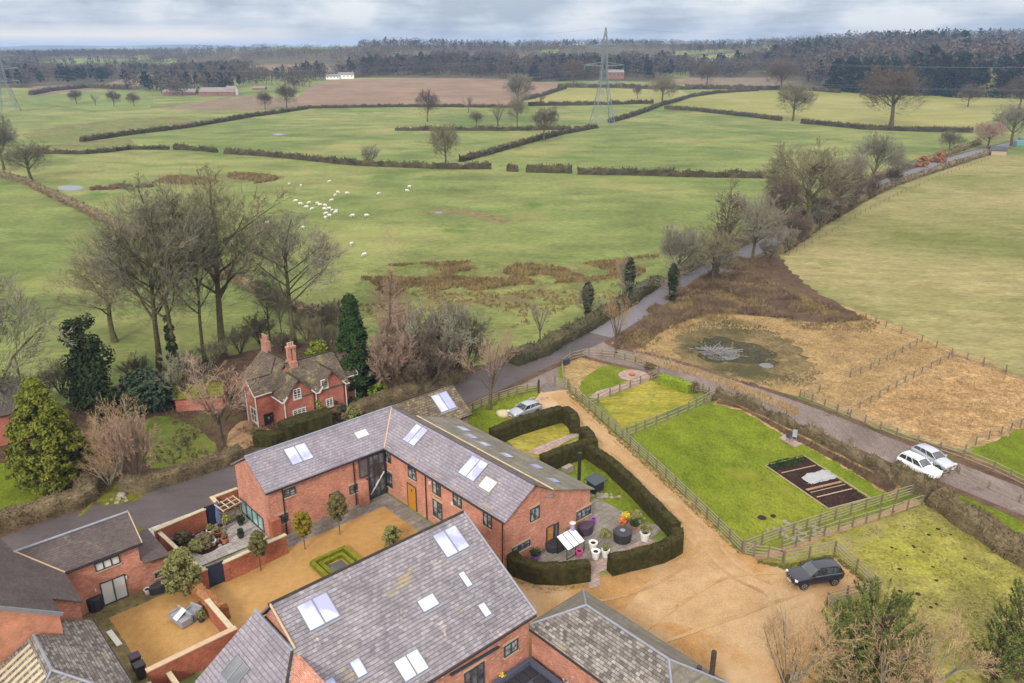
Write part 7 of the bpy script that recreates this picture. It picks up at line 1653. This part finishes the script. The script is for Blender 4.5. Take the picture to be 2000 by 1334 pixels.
for lb, px, r_, h, m_, pl, pmn, pr in (('large white pot with a grey-leaved tree in the patio corner', (1259, 1056), .48, .85, 'white_pot', 1, 'olive_leaf', .55), ('white tapered pot, back one of three on the patio', (1158, 1074), .40, .75, 'white_pot', 0, None, 0), ('white tapered pot, front one of three by the hedge gap', (1163, 1092), .40, .8, 'white_pot', 0, None, 0),
    ('white tapered pot with a plant, right one of three', (1182, 1088), .38, .75, 'white_pot', 1, 'olive_leaf', .3), ('bright pink pot beside the glazed cold frame', (1131, 1087), .32, .55, 'pink_pot', 0, None, 0), ('purple pot with a leafy plant under the ground floor window', (1045, 1096), .36, .55, 'purple_pot', 1, 'spruce_leaf', .5),
    ('small purple pot beside the plum covered grill', (1159, 1022), .26, .45, 'purple_pot', 0, None, 0), ('terracotta pot of yellow and orange flowers on the patio', (1222, 1020), .36, .4, 'terracotta', 1, 'yellow_petal', .4), ('terracotta pot with rusty leaves near the round covered tub', (1216, 1028), .3, .35, 'terracotta', 1, 'orange_petal', .35),
    ('terracotta planter with a green plant behind the round tub', (1238, 1034), .3, .35, 'terracotta', 1, 'spruce_leaf', .4), ('pot of lime green foliage beside the blue parasol', (440, 1026), .28, .4, 'black_cover', 1, 'lime_plant', .45), ('pale green pot in the planted garden', (411, 1044), .34, .45, 'white_pot', 1, 'olive_leaf', .3),
    ('pale pot with dark soil at the front of the planted garden', (415, 1066), .38, .5, 'white_pot', 0, None, 0), ('terracotta bowl in the middle of the planted garden', (426, 1046), .42, .4, 'terracotta', 1, 'olive_leaf', .3), ('terracotta pot right of the bowl in the planted garden', (440, 1060), .36, .45, 'terracotta', 1, 'brown_blade', .25),
    ('dark glazed pot on the pale paving near the folding doors', (471, 1051), .34, .45, 'black_cover', 1, 'ivy_leaf', .25), ('dark potted shrub in front of the folding doors', (471, 1026), .3, .4, 'black_cover', 1, 'ivy_leaf', .4), ('red pot against the garden wall', (394, 1026), .28, .4, 'terracotta', 1, 'orange_petal', .25),
    ('white pot beside the leaning trellis', (289, 1160), .28, .42, 'white_pot', 0, None, 0), ('pot with a drooping plant beside the grey seats', (394, 1215), .28, .4, 'black_cover', 1, 'olive_leaf', .4), ('black pot with a lime green ball shrub by the patio doors', (961, 1326), .4, .5, 'black_cover', 1, 'lime_plant', .48), ('black pot with yellow flowers beside the lime ball shrub', (982, 1338), .3, .4, 'black_cover', 1, 'yellow_petal', .25),
    ('small white pot near the corner sofa', (1106, 1340), .26, .5, 'white_pot', 0, None, 0), ('hanging-height potted bush beside the orange patio door', (1069, 1056), .28, .5, 'black_cover', 1, 'lime_leaf', .4), ('black pot with a tall bush right of the orange patio door', (1100, 1048), .3, .5, 'black_cover', 1, 'olive_leaf', .5)):
    pot(lb, px, r_, h, m_, pl, .9 if pr > .5 else .5, pr, pm=pmn or 'olive_leaf')
def covered(label, px, r_, h, mat, name, cat, k=16, sx=1.0, rz=0.0, top=None):
    p = G(*px); t = thing(name, p, label, cat, None, rz); mb = MB().lathe((0, 0, .05), [(r_ * .92, 0), (r_ * .98, h * .5), (r_, h * .93), (r_ * .9, h), (r_ * .2, h + .03)], k); mb.v = [(a * sx, b_, c) for a, b_, c in mb.v]
    link(bpy.data.objects.new('cover', raw_mesh(mb, 'cover', mat)), t)
    if top: link(bpy.data.objects.new(top[0], raw_mesh(MB().lathe((0, 0, h + .08), [(.24, 0), (.26, .05), (.1, .06)], 10), top[0], top[1])), t)
covered('round dark grey covered fire table with a pale dish on the patio', (1215, 1056), .86, 1.0, 'black_cover', 'covered_table', 'table', top=('dish', 'grey_metal'))
covered('plum coloured covered grill under the right gable window', (1144, 1042), .62, .95, 'plum_cover', 'covered_grill', 'grill', 10, 1.3, .7)
covered('low black covered table beside the lilac parasol', (1085, 1072), .8, .7, 'black_cover', 'covered_table', 'table', 10, 1.3, .7)
covered('black round kettle grill beside the house corner on the mossy patio', (188, 1190), .62, 1.25, 'black_cover', 'covered_grill', 'grill', 12)
covered('long black covered bench against the brick lean-to', (319, 1154), .42, .8, 'black_cover', 'covered_bench', 'bench', 10, 2.6, YA)
def cold_frame():
    p = UV(43.0, 39.8); fr = Frame(p[:2], YA); t = thing('cold_frame', p, 'small dark framed greenhouse with a sloping pale glazed roof by the hedge', 'greenhouse'); mb = MB()
    for x in (0, 1.1, 2.2):
        for y, h in ((0, 1.1), (1.2, 1.7)): mb.bar(fr.P(x, y, 0), fr.P(x, y, h), .07)
        mb.bar(fr.P(x, 0, 1.1), fr.P(x, 1.2, 1.7), .07)
    for y, z in ((0, 1.1), (1.2, 1.7), (0, .1), (1.2, .1)): mb.bar(fr.P(0, y, z), fr.P(2.2, y, z), .07)
    mesh(mb, 'frame', 'black_metal', t)
    for i in range(3): mesh(MB().slab([fr.P(.04 + i * .73, -.1, 1.12), fr.P(.68 + i * .73, -.1, 1.12), fr.P(.68 + i * .73, 1.3, 1.82), fr.P(.04 + i * .73, 1.3, 1.82)], .04), 'roof_pane', 'pale_glass', t)
glass_mat('pale_glass', (.52, .55, .60), c2=(.62, .64, .68)); cold_frame()
# flue and garden hut
q_ = onplane(1131, 932, sp(43.4, 50, 5.98), nL); h_ = H + q_.y * ray(1131, 889).z / ray(1131, 889).y - q_.z
fl = mesh(MB().tube([q_ - AZ * .3, q_ + AZ * h_], .17, 10).tube([q_ + AZ * h_, q_ + AZ * (h_ + .25)], .22, 10), 'flue', 'black_metal', hs)
p = G(1163, 958); t = thing('garden_shelter', p, 'small dark grey box shelter on the lawn behind the flue', 'shelter'); fr = Frame(p[:2], YA)
mesh(MB().prism([fr.P(-.7, -.5), fr.P(.7, -.5), fr.P(.7, .6), fr.P(-.7, .6)], 0, 1.15), 'cabinet', 'black_cover', t); mesh(roof(MB(), fr, [(-.9, -.7, 1.2), (.9, -.7, 1.2), (.9, .8, 1.4), (-.9, .8, 1.4)], .08), 'lid', 'dark_frame', t)
def rocks(label, px, n, spread, size, mat, name='rock_pile', seed=1, cat='rocks'):
    p = G(*px); r = random.Random(seed); mb = MB()
    for i in range(n):
        c = Vector((p.x + r.gauss(0, spread), p.y + r.gauss(0, spread * .6), .02 + size * .3)); s_ = size * r.uniform(.5, 1.2); b_ = len(mb.v)
        for z, q in ((-.4, .7), (0, 1), (.4, .6)):
            for j in range(6): a = 6.283 * j / 6 + z; mb.v.append((c.x + math.cos(a) * s_ * q * r.uniform(.8, 1.1), c.y + math.sin(a) * s_ * q * r.uniform(.8, 1.1), c.z + z * s_))
        for k in range(2):
            for j in range(6): x = b_ + k * 6 + j; y = b_ + k * 6 + (j + 1) % 6; mb.f.append((x, y, y + 6, x + 6))
        mb.f.append(tuple(b_ + 12 + j for j in range(6)))
    o = mesh(mb, name, mat, loc=tuple(p)); tag(o, label, cat, None, 'stuff'); return o
rocks('heap of pale stones beside the dark garden shelter', (1180, 970), 26, .5, .22, 'rubble', seed=2)
rocks('loose pale stones at the patio hedge gap', (1168, 1112), 22, .45, .14, 'rubble', seed=3); rocks('planting bed stones in the walled garden', (405, 1052), 60, 1.1, .2, 'rubble', seed=4)
rocks('rubble and broken slabs beside the fence corner', (1560, 1040), 34, 1.2, .28, 'rubble', seed=5); rocks('heap of stones by the drive gatepost', (1046, 780), 18, .5, .22, 'rubble', seed=6)
rocks('pale stones on the mossy verge across the lane', (232, 975), 12, .6, .25, 'rubble', seed=7)
o = mesh(MB().box(G(1002, 806), AU, 0, .5, .5, .9), 'stone_block', 'rubble', loc=tuple(G(1002, 806))); 
bpy.data.objects.remove(o)
def boulder(label, px, r_, mat):
    p = G(*px); mb = MB().lathe(tuple(p), [(r_ * .9, 0), (r_, r_ * .3), (r_ * .75, r_ * .62), (r_ * .3, r_ * .75)], 10); mb.v = [(a + mnoise.noise(Vector((a, b_, c)) * 2) * r_ * .2, b_ + mnoise.noise(Vector((b_, c, a)) * 2) * r_ * .2, c) for a, b_, c in mb.v]
    o = mesh(mb, 'boulder', mat, loc=tuple(p), smooth=True); tag(o, label, 'boulder')
boulder('big pale boulder in front of the parked silver hatchback', (983, 812), .9, 'pale_ridge'); boulder('pale rounded stone on the mossy verge of the lane', (238, 968), .5, 'rubble')
p = G(1108, 922); o = mesh(MB().box(p, AU, 0, .7, .6, 1.2), 'stone_trough', 'rubble', loc=tuple(p)); tag(o, 'pale stone trough on the lawn beside the roof edge', 'trough')
# walled garden: arbour, table, shrubs
def arbour():
    p = G(452, 1024); fr = Frame(p[:2], YA + .2); t = thing('garden_arbour', p, 'weathered wooden arbour with a pale lattice roof behind the blue parasol', 'arbour'); mb = MB(); h = 2.1
    for x in (-.9, .9):
        for y in (-.5, .5): mb.bar(fr.P(x, y, 0), fr.P(x, y, h), .09)
    for z in (.5, .9, 1.3, 1.7):
        for y in (-.5, .5): mb.bar(fr.P(-.9, y, z), fr.P(.9, y, z), .05)
        for x in (-.9, .9): mb.bar(fr.P(x, -.5, z), fr.P(x, .5, z), .05)
    mesh(mb, 'frame', 'fence_post', t); mb = MB()
    for x in (-1, -.35, .3, .95): mb.bar(fr.P(x, -.7, h + .05), fr.P(x, .7, h + .3), .08)
    for y in (-.7, 0, .7): mb.bar(fr.P(-1, y, h + .18), fr.P(.95, y, h + .18), .08)
    mesh(mb, 'lattice_roof', 'pale_ridge', t); mesh(MB().box(fr.P(0, .2), fr.a, .4, .48, .5, 1.6), 'seat', 'fence_post', t)
arbour()
def table(label, px, L, W, h, mat, rz, name='garden_table', cat='table', leg='black_metal'):
    p = G(*px); t = thing(name, p, label, cat, None, rz); link(bpy.data.objects.new('tabletop', raw_mesh(MB().box((0, 0), (1, 0), h - .05, h, W, L), 'tabletop', mat)), t)
    for x in (-1, 1):
        for y in (-1, 1): link(bpy.data.objects.new('leg', raw_mesh(MB().box((x * (L / 2 - .08), y * (W / 2 - .08)), (1, 0), 0, h - .05, .06, .06), 'leg', leg)), t)
table('small pale slatted table against the lane wall', (380, 1036), 1.5, .6, .75, 'white_paint', YA)
for i, (px, r_, h, m_, lb) in enumerate((((347, 1046), .9, 1.3, 'olive_leaf', 'grey green lavender-like shrub by the walled garden corner'), ((358, 1058), .8, 1.0, 'hedge_twig', 'brown dead shrub along the side garden wall'), ((402, 1068), .9, 1.1, 'hedge_twig', 'tangled brown shrub at the front of the walled garden'), ((384, 1076), .8, .9, 'olive_leaf', 'grey green shrub in the front corner of the walled garden'), ((362, 1034), .6, 1.0, 'spruce_leaf', 'dark green bush against the lane wall'),
    ((1183, 1048), .55, .5, 'olive_leaf', 'low spreading plant in the middle of the patio'), ((1243, 1022), .7, 1.2, 'olive_leaf', 'grey green bush beside the patio lawn'), ((640, 1003), .4, .9, 'hedge_twig', 'small russet bush against the house wall'), ((1395, 782), .5, .7, 'hedge_twig', 'brown shrub at the hurdle fence corner'), ((1355, 765), .8, 1.2, 'hedge_twig', 'bare pinkish shrub behind the laurel hedge end'), ((1270, 722), .9, .8, 'orange_petal', 'reddish stems near the round paved circle'), ((500, 850), .6, .8, 'hedge_twig', 'brown shrub by the cottage door'))):
    bush_at(px, r_, h, lb, m_ if m_ != 'orange_petal' else 'hedge_twig', size=.14)
def bin_(label, px, mat, top=None, rz=YA, h=1.1):
    p = G(*px); t = thing('wheelie_bin', (p.x, p.y, .1), label, 'bin', None, rz); mb = MB(); a, b_ = .25, .32
    mb.add([(-a, -a, 0), (a, -a, 0), (a, a, 0), (-a, a, 0), (-b_, -b_, h), (b_, -b_, h), (b_, b_, h), (-b_, b_, h)], [(3, 2, 1, 0), (4, 5, 6, 7), (0, 1, 5, 4), (1, 2, 6, 5), (2, 3, 7, 6), (3, 0, 4, 7)]); link(bpy.data.objects.new('body', raw_mesh(mb, 'body', mat)), t)
    link(bpy.data.objects.new('lid', raw_mesh(MB().box((0, 0), (1, 0), h, h + .1, .72, .72), 'lid', top or mat)), t)
bin_('black wheelie bin by the lean-to wall', (333, 1076), 'black_cover', 'plum_cover'); bin_('wheelie bin with a bright blue lid behind the black bin', (327, 1062), 'black_cover', 'blue_plastic')
bin_('black wheelie bin in the brick bin yard at the bottom', (277, 1325), 'black_cover'); bin_('dark bin with a plum lid against the bin yard wall', (268, 1308), 'black_cover', 'plum_cover')
wall_run('small brick bin yard wall at the bottom left', [(10.6, 48.3), (10.6, 46.6), (12.0, 46.6), (12.0, 48.3)], 1.2, .25, cope='pale_ridge')
def trellis():
    p = G(270, 1150); fr = Frame(p[:2], YA); t = thing('trellis_obelisk', p, 'leaning arched wooden trellis against the brick house wall', 'trellis'); mb = MB()
    for x in (-.45, 0, .45): mb.bar(fr.P(x, 0, 0), fr.P(x * .8, .35, 2.3), .05)
    for k in range(6): z = .2 + k * .4; mb.bar(fr.P(-.45, .03 + z * .15, z), fr.P(.45, .03 + z * .15, z), .04)
    mb.bar(fr.P(-.36, .35, 2.3), fr.P(0, .4, 2.7), .05); mb.bar(fr.P(.36, .35, 2.3), fr.P(0, .4, 2.7), .05); mesh(mb, 'lattice', 'pale_wood', t)
trellis()
def rattan(label, px, L, rz, cloth=False):
    p = G(*px); t = thing('rattan_sofa', (p.x, p.y, .1), label, 'sofa', None, rz)
    def pm(mb, nm, mat): link(bpy.data.objects.new(nm, raw_mesh(mb, nm, mat)), t)
    pm(MB().box((0, 0), (1, 0), .05, .38, .85, L), 'seat_base', 'grey_rattan'); pm(MB().box((0, -.02), (1, 0), .385, .5, .72, L - .2), 'seat_cushion', 'grey_rattan'); pm(MB().box((0, .42), (1, 0), .05, .85, .14, L), 'backrest', 'grey_rattan')
    for x in (-1, 1): pm(MB().box((x * (L / 2 - .06), -.02), (1, 0), .385, .62, .8, .12), 'armrest', 'grey_rattan')
    if cloth: pm(MB().slab([(-.2, -.5, .54), (.35, -.5, .54), (.2, .45, .9), (-.35, .45, .9)], .03), 'throw', 'white_paint')
rattan('grey woven sofa with a white throw on the south patio', (354, 1216), 1.9, YA - 1.4, True); rattan('square grey woven armchair beside the white-draped sofa', (378, 1206), 1.2, YA - 1.2)
def plank(label, a, b_, w_, mat, name='plank', z=(.03, .12), cat='plank'):
    A, B = G(*a), G(*b_); o = mesh(MB().box((A + B) / 2, B - A, z[0], z[1], w_, (B - A).length), name, mat, loc=tuple(A)); tag(o, label, cat); return o
plank('long white board lying beside the slate house roof', (213, 1234), (234, 1262), .4, 'white_paint'); 
def sofa_corner():
    t = thing('corner_sofa', UV(31.0, 32.0), 'dark grey L-shaped outdoor sofa in the corner of the lower courtyard', 'sofa'); a = lambda u0, u1, v0, v1: [UV(u0, v0), UV(u1, v0), UV(u1, v1), UV(u0, v1)]
    mesh(MB().prism(a(28.3, 31.9, 31.5, 32.9), .02, .42), 'seat_base', 'grey_cushion', t); mesh(MB().prism(a(30.6, 31.9, 28.9, 31.49), .02, .42), 'seat_base', 'grey_cushion', t)
    mesh(MB().prism(a(28.3, 31.9, 32.55, 32.9), .42, .85), 'backrest', 'grey_cushion', t); mesh(MB().prism(a(31.6, 31.9, 28.9, 32.54), .42, .86), 'backrest', 'grey_cushion', t)
    for i in range(4): mesh(MB().prism(a(28.4 + i * .8, 29.14 + i * .8, 31.55, 32.5), .425, .52), 'cushion', 'black_cover', t)
    for i in range(3): mesh(MB().prism(a(30.7, 31.55, 29.0 + i * .82, 29.76 + i * .82), .425, .52), 'cushion', 'black_cover', t)
sofa_corner(); table('slatted grey low table in front of the corner sofa', (1034, 1322), 1.2, .8, .45, 'grey_cushion', YA)
rocks('pale crumpled cover sheets on the lower courtyard floor', (1010, 1338), 16, .6, .3, 'fleece', seed=9, name='cover_sheets', cat='cover')
# vegetable bed
fr = Frame(G(1495, 911)[:2], math.atan2((G(1618, 996) - G(1495, 911)).y, (G(1618, 996) - G(1495, 911)).x)); BL = (G(1618, 996) - G(1495, 911)).length; BW = (G(1572, 893) - G(1495, 911)).length
vb_ = thing('vegetable_bed_edging', fr.P(0, 0), 'pale board edging around the dark vegetable bed', 'edging')
for (a, b_) in (((0, 0), (BL, 0)), ((0, BW), (BL, BW)), ((0, .06), (0, BW - .06)), ((BL, .06), (BL, BW - .06))): mesh(MB().bar(fr.P(a[0], a[1], .09), fr.P(b_[0], b_[1], .09), .06, .18), 'board', 'pale_wood', vb_)
for i, (f, w0, m_, lb) in enumerate(((.22, .07, 'pale_wood', 'pale narrow board across the vegetable bed, nearest the leafy end'), (.62, .3, 'earth_path', 'brown plank path across the middle of the vegetable bed'), (.78, .10, 'pale_wood', 'pale board across the bed, nearest the fence end'), (.68, .05, 'pale_wood', 'thin board beside the brown plank path'))):
    o = mesh(MB().bar(fr.P(BL * f, .4, .2), fr.P(BL * f + .1, BW - .5, .2), w0, .06), 'plank', m_, loc=tuple(fr.P(BL * f, .4))); tag(o, lb, 'plank')
cl = MB(); nx_, ny_ = 14, 10; c0 = fr.P(BL * .42, BW * .30); rr_ = random.Random(4)
for i in range(nx_):
    for j in range(ny_):
        q = fr.P(BL * .36 + i * 1.6 / (nx_ - 1) + .25 * mnoise.noise(Vector((j * .6, i * .2, 0))), BW * .32 + j * 3.6 / (ny_ - 1) + .3 * mnoise.noise(Vector((i * .5, j * .3, 5)))); e_ = min(i, nx_ - 1 - i, j, ny_ - 1 - j)
        cl.v.append((q.x, q.y, .12 + min(e_, 2) * .17 + .10 * mnoise.noise(Vector((i * .7, j * .7, 2)))))
for i in range(nx_ - 1):
    for j in range(ny_ - 1): k = i * ny_ + j; cl.f.append((k, k + ny_, k + ny_ + 1, k + 1))
o = mesh(cl, 'crop_fleece', 'fleece', smooth=True, loc=tuple(c0)); tag(o, 'crumpled pale fleece cover over part of the vegetable bed', 'cover')
tufts('leafy_crops', [(1497, 911), (1515, 902), (1568, 893), (1580, 899), (1520, 918), (1508, 919)], 420, (.2, .45), 'spruce_leaf', 21, 'dark leafy crop rows at the near end of the vegetable bed', 6, .14, spread=1.1)
rb_ = random.Random(12)
cld = MB()
for _ in range(900):
    q = fr.P(rb_.uniform(.2, BL - .2), rb_.uniform(.2, BW - .2), .1); s_ = rb_.uniform(.04, .13); i = len(cld.v); cld.v += [(q.x - s_, q.y, .1), (q.x, q.y - s_, .1), (q.x + s_, q.y, .1), (q.x, q.y + s_, .1), (q.x, q.y, .1 + s_)]; cld.f += [(i, i + 1, i + 4), (i + 1, i + 2, i + 4), (i + 2, i + 3, i + 4), (i + 3, i, i + 4)]
o = mesh(cld, 'soil_clods', 'soil'); o['label'] = 'dark turned soil clods of the vegetable bed'; o['category'] = 'soil'; o['kind'] = 'stuff'
# chairs on the pad, fire circle
for i, (px, rz, m_, lb) in enumerate((((1541, 862), .6, 'grey_cushion', 'dark folding chair on the small pad beside the lane hedge'), ((1551, 860), -1.9, 'grey_rattan', 'pale folding chair on the small pad, facing the dark one'))):
    p = G(*px); t = thing('garden_chair', (p.x, p.y, .12), lb, 'chair', None, rz)
    for nm, mb in (('seat', MB().box((0, 0), (1, 0), .4, .45, .5, .5)), ('backrest', MB().slab([(-.25, -.25, .45), (-.25, .25, .45), (-.42, .25, 1.05), (-.42, -.25, 1.05)], .04))): link(bpy.data.objects.new(nm, raw_mesh(mb, nm, m_)), t)
    for x in (-.22, .22):
        for y in (-.22, .22): link(bpy.data.objects.new('leg', raw_mesh(MB().bar((x, y, 0), (x * .8, y, .4), .04), 'leg', 'alloy')), t)
sheet('fire_circle', [tuple(G(1237, 734)[:2] + Vector((math.cos(a * .524) * 2.1, math.sin(a * .524) * 2.1))) for a in range(12)] if False else [(G(1237, 734).x + math.cos(a * .524) * 2.1, G(1237, 734).y + math.sin(a * .524) * 2.1) for a in range(12)], 'pink_paving', 0.03, .5, px=False)
p = G(1234, 734); o = mesh(MB().lathe(tuple(p), [(.3, .1), (.42, .35), (.4, .38), (.1, .3)], 12), 'fire_bowl', 'terracotta', loc=tuple(p)); tag(o, 'small rusty fire bowl in the paved circle', 'fire bowl')
bp = MB(); rr_ = random.Random(8); c = G(1400, 690)
for i in range(70): a = rr_.uniform(0, 6.28); L_ = rr_.uniform(.8, 3.2); q = c + Vector((rr_.gauss(0, .8), rr_.gauss(0, .6), .1)); bp.bar(q, q + Vector((math.cos(a) * L_, math.sin(a) * L_, rr_.uniform(-.05, .8))), rr_.uniform(.04, .1))
o = mesh(bp, 'brush_pile', 'wet_stick', loc=tuple(c)); tag(o, 'pile of grey cut branches lying in the pond', 'branches', None, 'stuff')
# molehills in the mossy paddock
for i in range(26):
    px = (1800 + rr_.gauss(0, 62), 1105 + rr_.gauss(0, 52)); p = G(*px); r_ = rr_.uniform(.12, .26)
    if px[0] < 1700: continue
    o = mesh(MB().lathe(tuple(p), [(r_, 0), (r_ * .7, r_ * .35), (r_ * .2, r_ * .5)], 8), 'molehill', 'soil', loc=tuple(p)); tag(o, 'small dark molehill in the mossy paddock', 'molehill', 'dark molehills in the mossy paddock')
for i, px in enumerate(((1488, 1012), (1510, 1009))):
    p = G(*px); o = mesh(MB().lathe(tuple(p), [(.5 - .2 * i, 0), (.3 - .1 * i, .16), (.05, .2)], 9), 'molehill', 'soil', loc=tuple(p)); tag(o, ('larger' if i == 0 else 'smaller') + ' dark molehill on the big lawn', 'molehill')
